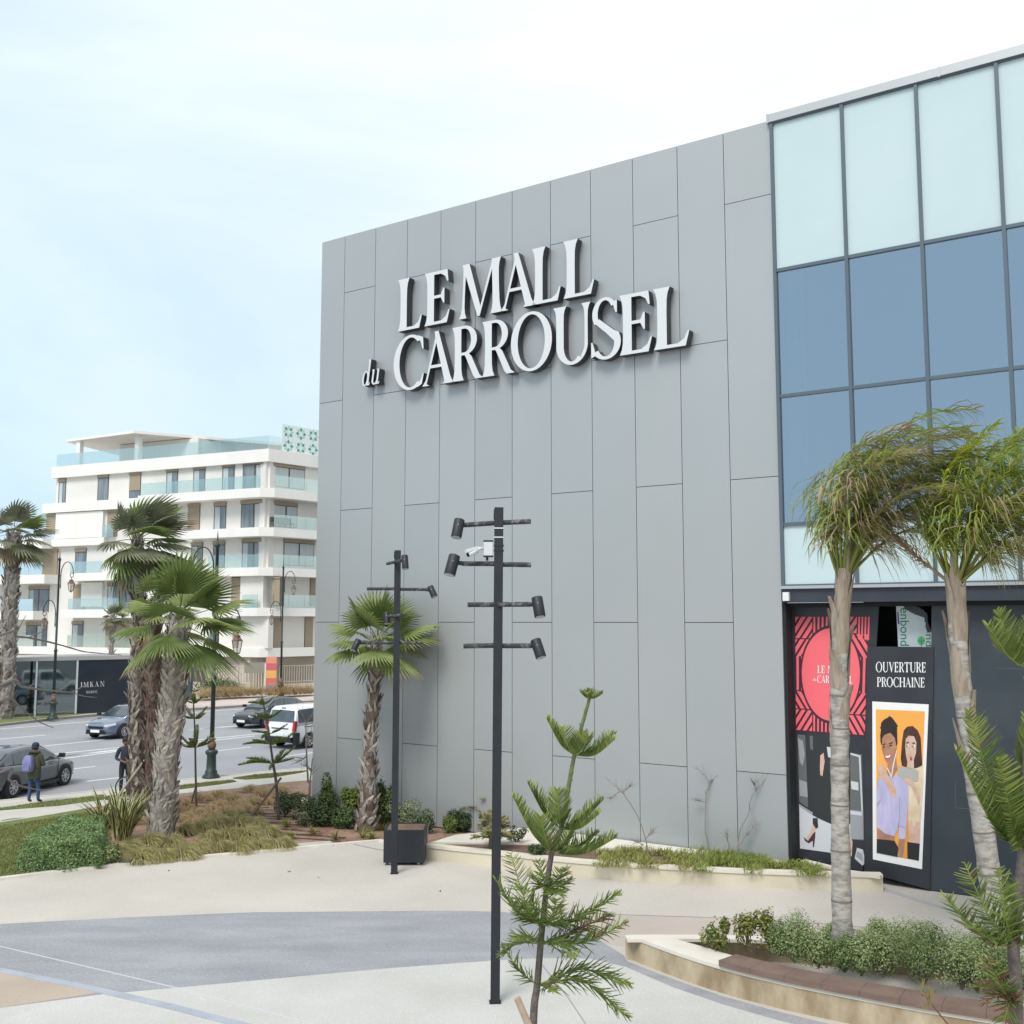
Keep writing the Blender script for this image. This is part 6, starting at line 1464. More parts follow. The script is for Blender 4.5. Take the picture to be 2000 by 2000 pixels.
# ---- Norfolk pines
p_grn = leaf('pine_green', (0.15, 0.21, 0.045), (0.1, 0.155, 0.032), trans=.2); p_lit = leaf('pine_tip', (0.3, 0.35, 0.085), (0.22, 0.28, 0.06), trans=.22); p_red = leaf('pine_dead', (0.22, 0.1, 0.07), (0.14, 0.06, 0.045), trans=.05)
p_bark = mat('pine_bark', (0.15, 0.125, 0.11), 0.9, (0.09, 0.075, 0.07), scale=20, bump=.6, bscale=40)
def pine_branch(mb, pts, w_, dens, r, upv, dead=0.0, curl=.3, airy=False):
    """curved axis set with two rows of comb-like branchlets"""
    P_ = bez(pts, 8); n = len(P_); L_ = sum((b_ - a).length for a, b_ in zip(P_, P_[1:]))
    mb.tube(P_, [lerp(r * 1.3, r * .7, i / (n - 1)) for i in range(n)], 5, 1, cap=False)
    m_ = max(6, int(L_ / dens))
    for j in range(m_):
        f = .1 + .9 * (j + .5) / m_; x = f * (n - 1); i = min(n - 2, int(x)); c = P_[i].lerp(P_[i + 1], x - i); ax = (P_[i + 1] - P_[i]).normalized()
        s = ax.cross(upv); s = s.normalized() if s.length > .05 else Vector((0, 1, 0)); up = s.cross(ax).normalized()
        ln = w_ * (.35 + .65 * math.sin(math.pi * min(1, .2 + .8 * f)) ** .7) * rr(.85, 1.12) * (1 if f < .93 else .7)
        for sg in (-1, 1):
            if airy and rr(0, 1) < .18: continue
            v = (ax * rr(.35, .7) + s * sg * .75 + up * (rr(-.25, .5) if airy else rr(.3, .55))).normalized(); q = c.copy(); Q = [q.copy()]; cv = rr(-.5, .9) if airy else curl
            for k in range(3): v = (v + up * cv * .3 + ax * .1 + (Vector((rr(-.12, .12), rr(-.12, .12), -.06)) if airy else Vector((0, 0, 0)))).normalized(); q = q + v * ln / 3; Q.append(q.copy())
            mi = 2 if rr(0, 1) < dead else (1 if rr(0, 1) < .22 + .5 * (f > .8) else 0)
            mb.tube(Q, [r * .8, r * 1.0, r * .85, r * .3], 4, mi, cap=False)
def pine(label, trunk, tr, whorls, tip_r, seed, wf, dens, r, dead=0.0, big=0):
    rnd.seed(seed); root = tag(empty('norfolk_pine', trunk[0]), label, 'conifer'); P_ = bez(trunk, 6); n = len(P_)
    b1 = MB(); b1.tube(P_, [lerp(tr, tip_r, i / (n - 1)) for i in range(n)], 9); 
    part(b1, 'trunk', [p_bark], root, True)
    k_ = int(n * .62); b1 = MB()
    for i in range(k_, n - 1):
        for j in range(5): a_ = rr(0, 6.28); o_ = Vector((math.cos(a_), math.sin(a_), 0)); c_ = P_[i].lerp(P_[i + 1], rr(0, 1)); r0_ = lerp(tr, tip_r, i / (n - 1)); b1.tube([c_ + o_ * r0_ * .8, c_ + o_ * r0_ * 1.8 + Vector((0, 0, r0_ * 1.6))], [r0_ * .35, r0_ * .1], 4, 0, cap=False)
    b1.tube(P_[k_:], [lerp(tr, tip_r, i / (n - 1)) * 1.06 for i in range(k_, n)], 9, 1); part(b1, 'leader', [p_lit, mat('green_stem', (0.15, 0.17, 0.07), .8, (0.11, 0.11, 0.06), scale=12)], root)
    for base, tips in whorls:
        for tp in tips:
            tip, sag = tp[0], (tp[1] if len(tp) > 1 else .08); dd = tp[2] if len(tp) > 2 else dead; d = tip - base; b1 = MB()
            mid = base + d * .5 + Vector((0, 0, -sag * d.length))
            ar_ = big and whorls.index((base, tips)) >= big; pine_branch(b1, [base, mid, tip], wf * min(1.2, d.length ** .5) * (1.0 if not ar_ else rr(.85, 1.1)), dens * (1.15 if ar_ else 1), r * (.95 if ar_ else 1), Vector((0, 0, 1)) if abs(d.normalized().z) < .85 else Vector((0, -1, .2)), dd, airy=bool(ar_)); part(b1, 'branch', [p_grn, p_lit, p_red], root)
    return root, P_
Z7 = lambda x, y: (900 + x / 2.76, 1300 + y / 2.76)
YC = 11.0
def T(x, y, dy=0.0, Y=YC, zf=Z7): return AT(*zf(x, y), Y + dy)
gb_ = AT(1036, 2230, YC)
wh = [(T(693, 178), [(T(645, 142, -.05),), (T(760, 152, .05),), (T(700, 125, 0),), (T(680, 150, -.1),)]),
      (T(612, 482), [(T(462, 284, .0), .16), (T(545, 330, -.2), .14), (T(832, 368, .1), .16), (T(832, 396, -.2), .16), (T(650, 360, .3), .1), (T(690, 380, -.35), .1)]),
      (T(540, 880), [(T(362, 634, .1), .14), (T(520, 668, -.3), .1), (T(768, 722, .1), .12), (T(745, 800, -.35), .12)]),
      (T(492, 1010), [(T(278, 702, -.1), .12), (T(430, 812, -.45), .1), (T(735, 905, .3), .12), (T(840, 925, -.2), .12), (T(600, 870, .4), .1)]),
      (T(478, 1190), [(T(560, 1090, -.3), .08), (T(415, 1050, .15), .08), (T(395, 1130, -.35), .08), (T(590, 1150, .25), .08), (T(520, 1230, -.5), .05)]),
      (T(445, 1400), [(T(185, 1150, -.2), .16), (T(268, 1010, .1), .2), (T(320, 1190, -.4), .16), (T(860, 1222, .1), .08), (T(520, 1260, -.5), .1), (T(690, 1330, .4), .06)]),
      (T(425, 1500), [(T(210, 1560, .2), -.14), (T(892, 1385, -.1), .1, .15), (T(600, 1580, -.45), -.15), (T(300, 1480, -.4), -.08), (T(800, 1340, .35), .02, .5)]),
      (T(412, 1722), [(T(222, 1500, .1), .12), (T(500, 1760, -.3), -.05), (T(912, 1720, .1), -.16), (T(905, 1900, -.1), -.2, .05)])]
pine('young Norfolk pine in the foreground just right of the thicker spotlight pole', [gb_, T(392, 1900), T(412, 1720), T(440, 1400), T(490, 1010), T(545, 860), T(612, 482), T(693, 178), T(700, 125)], .043, wh, .012, 31, .27, .0145, .0066, .015, 4)
Z5b = lambda x, y: (1740 + x / 2.273, 1150 + y / 2.273)
YN = 8.5
def T2(x, y, dy=0.0): return AT(*Z5b(x, y), YN + dy)
wh = [(T2(620, 360), [(T2(468, 95, 0), .12), (T2(430, 160, -.25), .12), (T2(760, 150, .1), .12), (T2(640, 120, .3), .1), (T2(700, 100, -.3), .1)]),
      (T2(585, 1180), [(T2(345, 538, .1), .14), (T2(290, 716, -.1), .14), (T2(480, 745, -.3), .1), (T2(600, 585, .2), .08), (T2(820, 700, 0), .14), (T2(760, 800, -.3), .14), (T2(700, 620, .35), .1)]),
      (T2(545, 1590), [(T2(325, 1212, .1), .14), (T2(472, 1240, -.25), .12), (T2(560, 1290, .3), .06), (T2(237, 1360, -.05), .14), (T2(800, 1300, 0), .14), (T2(360, 1500, -.3), .05, .1), (T2(720, 1450, -.3), .1)]),
      (T2(555, 1830), [(T2(430, 1640, -.3), .1, .3), (T2(420, 1840, -.15), -.15, .7), (T2(760, 1750, 0), .1), (T2(380, 1760, .2), -.1, .5), (T2(500, 1930, -.2), -.2, .4)])]
pine('second young Norfolk pine cropped by the right picture edge beside the bench', [AT(1975, 2500, YN), T2(555, 1830), T2(545, 1590), T2(585, 1180), T2(605, 800), T2(620, 360), T2(640, 60), T2(645, -100)], .055, wh, .02, 32, .25, .0135, .0062, .015, 2)
b1 = MB(); tpz = T2(160, 1790); b1.tube([T2(330, 1990), T2(250, 1930), T2(185, 1850), tpz], [.008, .007, .006, .004], 6, 1)
for k in range(14): q = tpz + Vector((rr(-.04, .06), rr(-.03, .03), rr(-.12, .03))); b1.tube([q, q + Vector((rr(-.03, .03), 0, rr(.03, .09)))], [.009, .003], 4, 0, cap=False)
tag(b1.build('dead_sprig', [leaf('sprig_yellow', (0.3, 0.26, 0.08), (0.2, 0.16, 0.06)), p_red]), 'dry yellow sprig poking up in front of the stained bench wall', 'sprig')
Zb = lambda x, y: (330 + x / 5.8545, 1340 + y / 5.8545)
def mk(Y): return lambda x, y, dy=0.0: AT(*Zb(x, y), Y + dy)
t_ = mk(30.2); b0 = G(383, 1580)
pine('slender young Norfolk pine nearer the road, right of the stout palm', [Vector((b0.x, 30.2, 0)), t_(305, 1000), t_(300, 690), t_(290, 370), t_(280, 190), t_(288, 20)], .035,
     [(t_(302, 700), [(t_(100, 650, .1), .1), (t_(125, 565, -.3), .12), (t_(522, 530, .1), .12), (t_(535, 610, -.3), .05), (t_(325, 440, .3), .05), (t_(240, 600, -.6), .1)]), (t_(290, 370), [(t_(125, 318, -.2), .12), (t_(180, 222, .2), .14), (t_(440, 232, .2), .14), (t_(415, 312, -.3), .12)]),
      (t_(282, 195), [(t_(180, 150, -.1), .12), (t_(392, 118, .1), .12), (t_(285, 90, -.3), .1), (t_(350, 150, -.3), .1)]), (t_(287, 60), [(t_(240, 40, 0),), (t_(340, 45, 0),)])], .01, 33, .17, .035, .012, .05)
t_ = mk(28.6); b0 = G(543, 1602)
pine('bushier young Norfolk pine propped by a leaning stake beside the mall corner', [Vector((b0.x, 28.6, 0)), t_(1225, 1100), t_(1190, 880), t_(1165, 700), t_(1130, 450), t_(1085, 230), t_(1062, 100)], .045,
     [(t_(1075, 215), [(t_(905, 190, 0), -.05, .2), (t_(1198, 128, .1), .1), (t_(1060, 150, -.3), .1), (t_(1000, 180, .3), .05)]), (t_(1105, 385), [(t_(930, 345, 0), -.05), (t_(985, 310, -.3), 0), (t_(1292, 275, .1), .08), (t_(1190, 330, -.4), .05)]),
      (t_(1148, 545), [(t_(945, 518, .1), 0), (t_(1362, 435, .1), .08), (t_(1060, 600, -.4), 0)]), (t_(1168, 665), [(t_(845, 668, 0), -.04), (t_(960, 620, .4), 0), (t_(1300, 600, -.4), .05), (t_(1455, 520, .2), .1), (t_(1240, 600, -.6), .1)]),
      (t_(1195, 885), [(t_(795, 905, 0), -.05), (t_(890, 825, .4), -.02), (t_(900, 860, -.4), 0), (t_(1450, 690, .2), .06), (t_(1330, 720, -.4), .05), (t_(1430, 830, -.1), .02), (t_(1150, 960, -.3), 0)])], .012, 34, .16, .035, .012, .05)
b1 = MB(); b1.tube([AT(1010, 1949, 10.6), AT(1042, 2024, 10.6), AT(1110, 2230, 10.6)], [.033, .036, .04], 9, 0)
st = tag(b1.build('wooden_stake', [mat('stake_wood', (0.28, 0.17, 0.11), .85, (0.4, 0.33, 0.25), scale=3)]), 'cut wooden stake at the foot of the foreground pine', 'stake')
m_stk = mat('stake_grey', (0.38, 0.33, 0.26), .85, (0.28, 0.23, 0.18), scale=5); m_stb = mat('stake_brown', (0.17, 0.12, 0.09), .85)
def stake(u0, v0, u1, v1, Y0, Y1_, r, m, label): b1 = MB(); p = G(u0, v0); b1.tube([AT(u0, v0, Y0) if Y0 else p, AT(u1, v1, Y1_)], r, 8); tag(b1.build('wooden_stake', [m]), label, 'stake')
stake(229, 1557, 283, 1484, 28.3, 28.9, .03, m_stk, 'pale wooden stake leaning against the tallest palm trunk'); stake(484, 1604, 549, 1519, None, 28.4, .032, m_stb, 'brown wooden stake leaning on the bushier young pine'); stake(372, 1577, 384, 1528, None, 30.1, .02, m_stb, 'thin wooden prop leaning on the slender young pine')

# ================================================================== shrubs, grasses, groundcover
Z2 = lambda x, y: (x / 2.9273, 1300 + y / 2.9273)
Z3 = lambda x, y: (560 + x / 3.864, 1450 + y / 3.864)
s_dk = leaf('shrub_dark', (0.045, 0.075, 0.035), (0.025, 0.048, 0.022)); s_gr = leaf('shrub_green', (0.09, 0.135, 0.03), (0.055, 0.09, 0.022)); s_br = leaf('shrub_bright', (0.19, 0.23, 0.04), (0.12, 0.16, 0.03))
s_sg = leaf('sage_green', (0.24, 0.31, 0.12), (0.175, 0.235, 0.085), rough=.8); s_sp = leaf('sage_pale', (0.36, 0.41, 0.2), (0.27, 0.32, 0.145), rough=.8); s_se = leaf('sage_deep', (0.14, 0.21, 0.085), (0.1, 0.155, 0.06), rough=.8); s_yl = leaf('leaf_yellow', (0.27, 0.25, 0.06), (0.2, 0.19, 0.045))
s_tw = mat('twig', (0.13, 0.1, 0.08), .9); s_tp = mat('pale_twig', (0.24, 0.21, 0.19), .9)
def leaf_quad(mb, p, n, L_, W_, mi):
    n = n.normalized(); t = n.orthogonal().normalized(); b_ = n.cross(t); a = rr(0, 6.28); t, b_ = t * math.cos(a) + b_ * math.sin(a), b_ * math.cos(a) - t * math.sin(a)
    mb.add([p - t * L_ * .5, p + b_ * W_ * .5 + n * W_ * .12, p + t * L_ * .5, p - b_ * W_ * .5 + n * W_ * .12], [(0, 1, 2), (0, 2, 3)], mi)
def shrub(name, label, c, rx, ry, h, nleaf, L_, mats, seed, group=None, lumps=7, loose=.0, cat='shrub', wts=None, twigs=10, W_=None, z0=.04):
    """leafy bush: several lumps of leaves on a branching base"""
    rnd.seed(seed); c = Vector(c); root = tag(empty(name, c), label, cat, group); b1 = MB(); b2 = MB()
    lp = []
    for i in range(lumps):
        a = rr(0, 6.28); d = rr(0, .62) ** .8; z = rr(.3, .82)
        k = 1 - .35 * max(0, z - .5)
        lp.append((Vector((math.cos(a) * d * rx * k, math.sin(a) * d * ry * k, h * z)), rr(.34, .5) * (1 - .3 * loose)))
    lp.append((Vector((0, 0, h * .45)), .6))
    for i in range(nleaf):
        q, k = rnd.choice(lp); v = Vector((rnd.gauss(0, 1), rnd.gauss(0, 1), rnd.gauss(0, 1))).normalized()
        f = rr(.45, 1.0) ** .5 * (1 + (rr(0, .35) if rr(0, 1) < .12 + loose * .3 else 0))
        p = q + Vector((v.x * rx * k * f, v.y * ry * k * f, v.z * h * k * .8 * f))
        if p.z < z0 * .5: p.z = rr(z0, h * .25)
        leaf_quad(b1, c + p, (v + Vector((0, 0, .5)) + Vector((rr(-.6, .6), rr(-.6, .6), rr(-.3, .3)))), L_ * rr(.7, 1.25), (W_ or L_ * .5) * rr(.7, 1.2), rnd.choices(range(len(mats)), wts)[0] if wts else rnd.randrange(len(mats)))
    for i in range(twigs):
        q, k = rnd.choice(lp); e = q + Vector((rr(-.3, .3) * rx, rr(-.3, .3) * ry, h * k * rr(.2, .7))); b2.tube([c, c + q * .5 + Vector((rr(-.05, .05), rr(-.05, .05), 0)), c + e], [.012, .009, .003], 4, 0, cap=False)
    part(b1, 'foliage', mats, root); part(b2, 'twigs', [s_tw], root); return root
# clipped hedge block
HT = .66
hq = [G(42, 1642, HT), G(200, 1635, HT), G(208, 1596, HT), G(118, 1594, HT)]
rnd.seed(41); hr = tag(empty('clipped_hedge', (hq[0] + hq[2]) / 2 * 1.0), 'clipped block of grey-green hedge at the edge of the lawn', 'hedge'); hr.location.z = 0; b1 = MB(); b2 = MB()
def hpt(u, v): return hq[0].lerp(hq[1], u).lerp(hq[3].lerp(hq[2], u), v)
bump = lambda u, v, z: 1 + .06 * math.sin(u * 13 + z * 7) + .05 * math.sin(v * 19 + u * 5)
for i in range(17000):
    k = rr(0, 1)
    if k < .4: u, v, z = rr(0, 1), rr(0, 1), HT * rr(.9, 1.03); n = Vector((0, 0, 1))
    elif k < .72: u, v, z = rr(0, 1), rr(-.02, .05), HT * rr(.03, 1); n = Vector((0, -1, .3))
    elif k < .86: u, v, z = rr(-.02, .05), rr(0, 1), HT * rr(.03, 1); n = Vector((-1, 0, .3))
    else: u, v, z = rr(.94, 1.02), rr(0, 1), HT * rr(.03, 1); n = Vector((1, 0, .3))
    m_ = bump(u, v, z); cu, cv = .5 + (u - .5) * m_, .5 + (v - .5) * m_
    p = hpt(cu, cv); p = Vector((p.x, p.y, z * (1 + .05 * math.sin(u * 9 + v * 14)) + (rr(0, .06) if rr(0, 1) < .15 else 0)))
    leaf_quad(b1, p, n + Vector((rr(-.9, .9), rr(-.9, .9), rr(-.5, .9))), rr(.045, .075), rr(.02, .032), rnd.choices((0, 1, 2), (5, 3, 3))[0])
for i in range(60): p = hpt(rr(.05, .95), rr(.02, .9)); b2.tube([(p.x, p.y, 0), (p.x + rr(-.1, .1), p.y + rr(-.1, .1), HT * rr(.5, .9))], [.012, .004], 4, 0, cap=False)
part(b1, 'foliage', [leaf('hedge_green', (0.2, 0.3, 0.12), (0.14, 0.22, 0.085)), leaf('hedge_pale', (0.32, 0.42, 0.2), (0.23, 0.32, 0.14)), leaf('hedge_deep', (0.11, 0.19, 0.06), (0.08, 0.14, 0.045))], hr); part(b2, 'twigs', [s_tw], hr)
shrub('low_shrub', 'loose grey-green shrub leaning out at the right end of the clipped hedge', G(215, 1688), .38, .35, .42, 1300, .06, [s_sg, s_sp, s_gr], 42, loose=.8)
# variegated flax
fl_g = leaf('flax_green', (0.06, 0.08, 0.03), (0.04, 0.055, 0.022)); fl_y = leaf('flax_yellow', (0.55, 0.54, 0.25), (0.44, 0.43, 0.18))
def strap_plant(name, label, c, n, L_, wd, mats, seed, spread=.6, group=None, cat='plant', bend=.25, margin=True, wind=.1):
    rnd.seed(seed); c = Vector(c); b1 = MB()
    for i in range(n):
        a = rr(0, 6.28); e = rr(.15, 1) * spread; ln = L_ * rr(.65, 1.05); w_ = wd * rr(.8, 1.2); d = Vector((math.cos(a) * math.sin(e), math.sin(a) * math.sin(e), math.cos(e))); s = Vector((-math.sin(a), math.cos(a), 0)); p = c + Vector((rr(-.1, .1) * L_, rr(-.1, .1) * L_, 0)); P_ = [p]
        for k in range(4): d = (d + Vector((math.cos(a), math.sin(a), 0)) * bend * .25 * k + Vector((0, 0, -.06 * k * bend * 4)) + WIND * wind * .2).normalized(); P_.append(P_[-1] + d * ln / 4)
        vs = []
        for q, k in zip(P_, (.55, .9, 1, .7, .06)): vs += [q - s * w_ * k, q - s * w_ * k * .5, q + s * w_ * k * .5, q + s * w_ * k]
        for k in range(4):
            o_ = 4 * k; b1.add([vs[o_ + j] for j in range(8)], [(0, 1, 5, 4), (2, 3, 7, 6)], 1 if margin else 0); b1.add([vs[o_ + j] for j in range(8)], [(1, 2, 6, 5)], 0)
    o = b1.build(name, mats, None, origin=c); return tag(o, label, cat, group)
strap_plant('variegated_flax', 'large variegated flax with yellow-edged sword leaves behind the clipped hedge', G(238, 1640), 64, 1.4, .045, [fl_g, fl_y], 51, .62)
strap_plant('variegated_flax', 'smaller variegated flax just left of the large one', G(205, 1618), 34, 1.1, .042, [fl_g, fl_y], 52, .75)
# feather grass tufts, swept by the wind
gt_o = leaf('tuft_olive', (0.5, 0.46, 0.2), (0.4, 0.37, 0.15), trans=.4); gt_p = leaf('tuft_straw', (0.64, 0.54, 0.33), (0.54, 0.45, 0.26), trans=.4); gt_t = leaf('tuft_tan', (0.58, 0.41, 0.26), (0.47, 0.32, 0.2), trans=.4); gt_g = leaf('tuft_green', (0.32, 0.34, 0.12), (0.24, 0.26, 0.09), trans=.4)
def tuft_mesh(name, mats, seed, n=620, R_=.34, H=.33, sweep=.26):
    rnd.seed(seed); b1 = MB()
    for i in range(n):
        a = rr(0, 6.28); f = rr(0, 1) ** .6; e = f * 1.05; ln = H * rr(.85, 1.25); d = Vector((math.cos(a) * math.sin(e), math.sin(a) * math.sin(e), math.cos(e))); p = Vector((math.cos(a) * .07 * f, math.sin(a) * .07 * f, 0)); P_ = [p]
        for k in range(4): d = (d + Vector((1, -.12, 0)) * sweep * (.25 + .3 * k) * rr(.7, 1.2) + Vector((0, 0, -.2 * k - .16 * k * k * rr(.4, 1)))).normalized(); P_.append(P_[-1] + d * ln * .3)
        w_ = rr(.004, .0075); s = Vector((-.25, 1, 0)).normalized() if rr(0, 1) < .5 else Vector((-math.sin(a), math.cos(a), .2)).normalized(); vs = []
        for q, k in zip(P_, (1, 1, .9, .6, .15)): q = Vector((q.x, q.y, max(q.z, .01))); vs += [q - s * w_ * k, q + s * w_ * k]
        mi = rnd.choices(range(len(mats)), (5, 3, 2)[:len(mats)])[0]; b1.add(vs, [(2 * k, 2 * k + 1, 2 * k + 3, 2 * k + 2) for k in range(4)], mi)
    o = b1.build(name, mats); return o
def tufts(pts, zf, protos, label, group, s0, s1):
    used = set()
    for i, (x, y) in enumerate(pts):
        k = i % len(protos); p = G(*zf(x, y)); o = protos[k]
        if k in used: o = o.copy(); COL.objects.link(o)
        used.add(k); tag(o, label, 'grass', group); o.location = p; o.rotation_euler = (0, 0, rr(-.35, .35)); f = rr(s0, s1); o.scale = (f * rr(.9, 1.15), f * rr(.9, 1.15), f)
po = [tuft_mesh('grass_tuft', [gt_o, gt_p, gt_g], 60 + i) for i in range(3)]; pt_ = [tuft_mesh('grass_tuft', [gt_t, gt_p, gt_o], 70 + i, 330) for i in range(3)]
rnd.seed(80)
tufts([(655, 1088), (735, 1066), (812, 1120), (925, 1112), (1052, 1100), (1135, 1066), (1262, 1060), (1378, 1066), (1490, 1052), (1600, 1046), (860, 1030), (985, 1030), (1190, 1000), (1310, 985), (1420, 985), (1530, 975), (1050, 965), (1160, 940), (1250, 925), (1370, 925), (1465, 930)], Z2, po,
      'wind-swept olive feather grass tuft beside the white plaza kerb', 'olive grass tufts along the kerb', 1.0, 1.2)
tufts([(1050, 795), (1082, 832), (1130, 852), (1178, 772), (1192, 832), (1240, 752), (1252, 812), (1290, 765), (1330, 778), (1362, 802), (1420, 722), (1440, 792), (1500, 728), (1520, 792), (1590, 752), (1602, 724), (1705, 756), (1640, 762), (1118, 765), (1062, 872), (1152, 882), (1352, 852), (1210, 872), (1282, 842), (1390, 832), (1020, 840), (1030, 890), (1110, 905), (1240, 900), (1470, 850), (1480, 745), (790, 850), (820, 800), (800, 905)], Z2, pt_,
      'dry tan feather grass tuft in the red mulch bed', 'tan grass tufts in the mulch bed', .75, 1.0)
# shrubs against the wall
WSH = [('dark green shrub at the foot of the mall corner', (262, 632), .95, .5, .95, 2600, .08, [s_dk, s_dk, s_gr]), ('bright-topped cone of foliage against the mall corner', (312, 560), .42, .4, 1.45, 1700, .08, [s_gr, s_br, s_dk]), ('low dark shrub left of the wall palm', (425, 652), .5, .45, .62, 1500, .07, [s_dk, s_se, s_gr]),
       ('yellow-green shrub just left of the wall palm trunk', (490, 585), .52, .45, .95, 1800, .085, [s_br, s_gr, s_br]), ('green shrub just right of the wall palm trunk', (722, 640), .45, .4, 1.3, 1700, .08, [s_gr, s_dk, s_br]), ('grey-green shrub directly behind the planter box', (890, 672), .6, .45, .85, 1500, .06, [s_sg, s_se, s_tp]),
       ('tall dark shrub with ragged upright shoots against the grey wall', (1060, 590), .75, .5, 1.35, 2300, .09, [s_dk, s_se, s_dk]), ('low dark shrub right of the planter box', (1050, 688), .5, .4, .6, 1300, .06, [s_dk, s_se]), ('mid green shrub between the ragged shrub and the pole', (1215, 618), .55, .4, .6, 1300, .08, [s_gr, s_dk]),
       ('dark shrub just left of the thicker pole', (1340, 672), .5, .4, .72, 1500, .07, [s_dk, s_gr, s_dk]), ('small bright green shrub in front of darker ones near the thicker pole', (1240, 684), .36, .32, .42, 1000, .07, [s_br, s_gr]), ('small dark shrub low beside the wall palm base', (700, 605), .4, .35, .5, 900, .07, [s_dk, s_gr])]
for i, (lb, p, rx, ry, h, n, l_, ms) in enumerate(WSH): shrub('shrub', lb, G(*Z3(*p)), rx * (.84 if 'cone' not in lb else .8), ry * .8, h * (.86 if 'cone' not in lb else .72), int(n * 1.35), l_, ms, 100 + i, 'shrubs along the foot of the grey wall', loose=.7 if 'ragged' in lb else .15, lumps=9 if rx > .7 else 6)
shrub('shrub', 'round dark shrub on the mulch behind the brown leaning stake', G(557, 1594), .5, .45, .62, 1900, .06, [s_dk, s_se, s_dk], 130, loose=.4)
shrub('low_shrub', 'low grey-green creeping shrub at the foot of the brown stake', G(465, 1606), .75, .4, .25, 1500, .05, [s_sg, s_gr, s_sp], 131, loose=.5)
for i, (x, y) in enumerate(((595, 1612), (612, 1630), (655, 1640), (568, 1640), (708, 1636), (748, 1622), (725, 1640), (640, 1600), (560, 1616), (500, 1588))):
    strap_plant('strap_plant', 'small yellow-green strap-leaved clump on the mulch', G(x, y), 34, .34, .012, [s_br, s_yl], 140 + i, 1.15, 'strap-leaved clumps on the mulch', bend=.5)
def arching(label, c, n, L_, seed, mats):
    rnd.seed(seed); c = Vector(c); root = tag(empty('pygmy_palm', c), label, 'palm'); b1 = MB(); b1.tube([c, c + Vector((0, 0, L_ * .35))], [.06, .045], 8); part(b1, 'trunk', [t_brn], root); b1 = MB(); t = c + Vector((0, 0, L_ * .35))
    for i in range(n):
        a = i * 2.4; e = R(rr(15, 80)); d = Vector((math.cos(a) * math.cos(e), math.sin(a) * math.cos(e), math.sin(e))); frond(b1, t, d, L_ * rr(.8, 1.1), .3, 1.5, [0, 1, 2], n=10, nl=34, ll=.2)
    part(b1, 'crown', mats, root)
arching('pygmy palm with arching olive fronds right behind the thicker pole', G(*Z3(1535, 668)), 26, .85, 151, [f_olv, g_grey, f_tan]); arching('smaller greyish pygmy palm inside the curved planter', G(958, 1668, .3) + Vector((0, .6, 0)), 22, .6, 152, [g_grey, f_olv, f_tan])
shrub('low_shrub', 'small leafy sprig in the curved planter beside the pygmy palm', G(1008, 1646, .3), .3, .25, .36, 420, .06, [s_gr, s_dk], 153, loose=1.0); shrub('low_shrub', 'low green shrub at the planter edge behind the foreground pine', G(1052, 1672, .28), .32, .25, .26, 700, .06, [s_gr, s_dk], 154)
# bare twiggy shrubs
def bare(name, label, zf, base, lines, Y, r=.014, m=s_tp, twigs=26, seed=1, tw=.22):
    rnd.seed(seed); b1 = MB(); o0 = AT(*zf(*base), Y)
    for ln in lines:
        P_ = bez([AT(*zf(x, y), Y + (q[0] if q else 0)) for x, y, *q in ln], 5); n = len(P_); b1.tube(P_, [lerp(r, r * .3, i / (n - 1)) for i in range(n)], 5, 0, cap=False)
        for k in range(twigs):
            i = int(rr(.45, .98) * (n - 1)); d = (P_[min(n - 1, i + 1)] - P_[i]).normalized(); v = (d + Vector((rr(-1, 1), rr(-1, 1), rr(-.5, .9)))).normalized(); e = P_[i] + v * tw * rr(.3, 1); b1.tube([P_[i], P_[i].lerp(e, .5) + Vector((0, 0, rr(-.02, .02))), e], [r * .28, r * .2, r * .1], 3, 0, cap=False)
            if rr(0, 1) < .4: leaf_quad(b1, e, v, .03, .014, 1)
    o = b1.build(name, [m, s_tw], None, origin=o0); return tag(o, label, 'shrub')
Z7b = lambda x, y: (1040 + x / 2.76, 1480 + y / 2.76)
Yb = G(*Z7b(627, 532), .3).y; bare('bare_shrub', 'leafless shrub leaning left against the grey wall', Z7b, (627, 532), [[(627, 532), (605, 420), (560, 300), (500, 210), (480, 180), (400, 115)], [(480, 185), (530, 150)], [(470, 180), (415, 225)], [(605, 440), (655, 390)], [(600, 470), (555, 450)]], Yb, seed=161)
Yb = G(*Z7b(945, 490), .3).y - .3; bare('bare_shrub', 'thin leafless shrub standing straight against the grey wall', Z7b, (945, 492), [[(948, 492), (940, 430), (931, 385), (935, 200), (950, 130), (880, 45)], [(948, 135), (1030, 75)], [(935, 240), (890, 230)]], Yb, seed=162)
Yb = G(*Z7b(1105, 495), .3).y - .85; bare('bare_shrub', 'leafless shrub with a kinked stem nearest the hoarding', Z7b, (1105, 497), [[(1105, 497), (1120, 390), (1165, 300), (1175, 232), (1212, 170), (1262, 110)], [(1105, 490), (1150, 420), (1216, 350)], [(1062, 490), (1045, 405)], [(1210, 172), (1190, 130)]], Yb, seed=163)
Yb = G(*Z3(1080, 720), .1).y; bare('bare_shrub', 'bare pale twigs rising from the soil right of the planter box', Z3, (1070, 740), [[(1070, 740), (1065, 650), (1085, 590)], [(1160, 780), (1200, 700), (1180, 640)], [(1230, 790), (1215, 720), (1245, 690)]], Yb, .01, s_tp, 16, 164, .15)
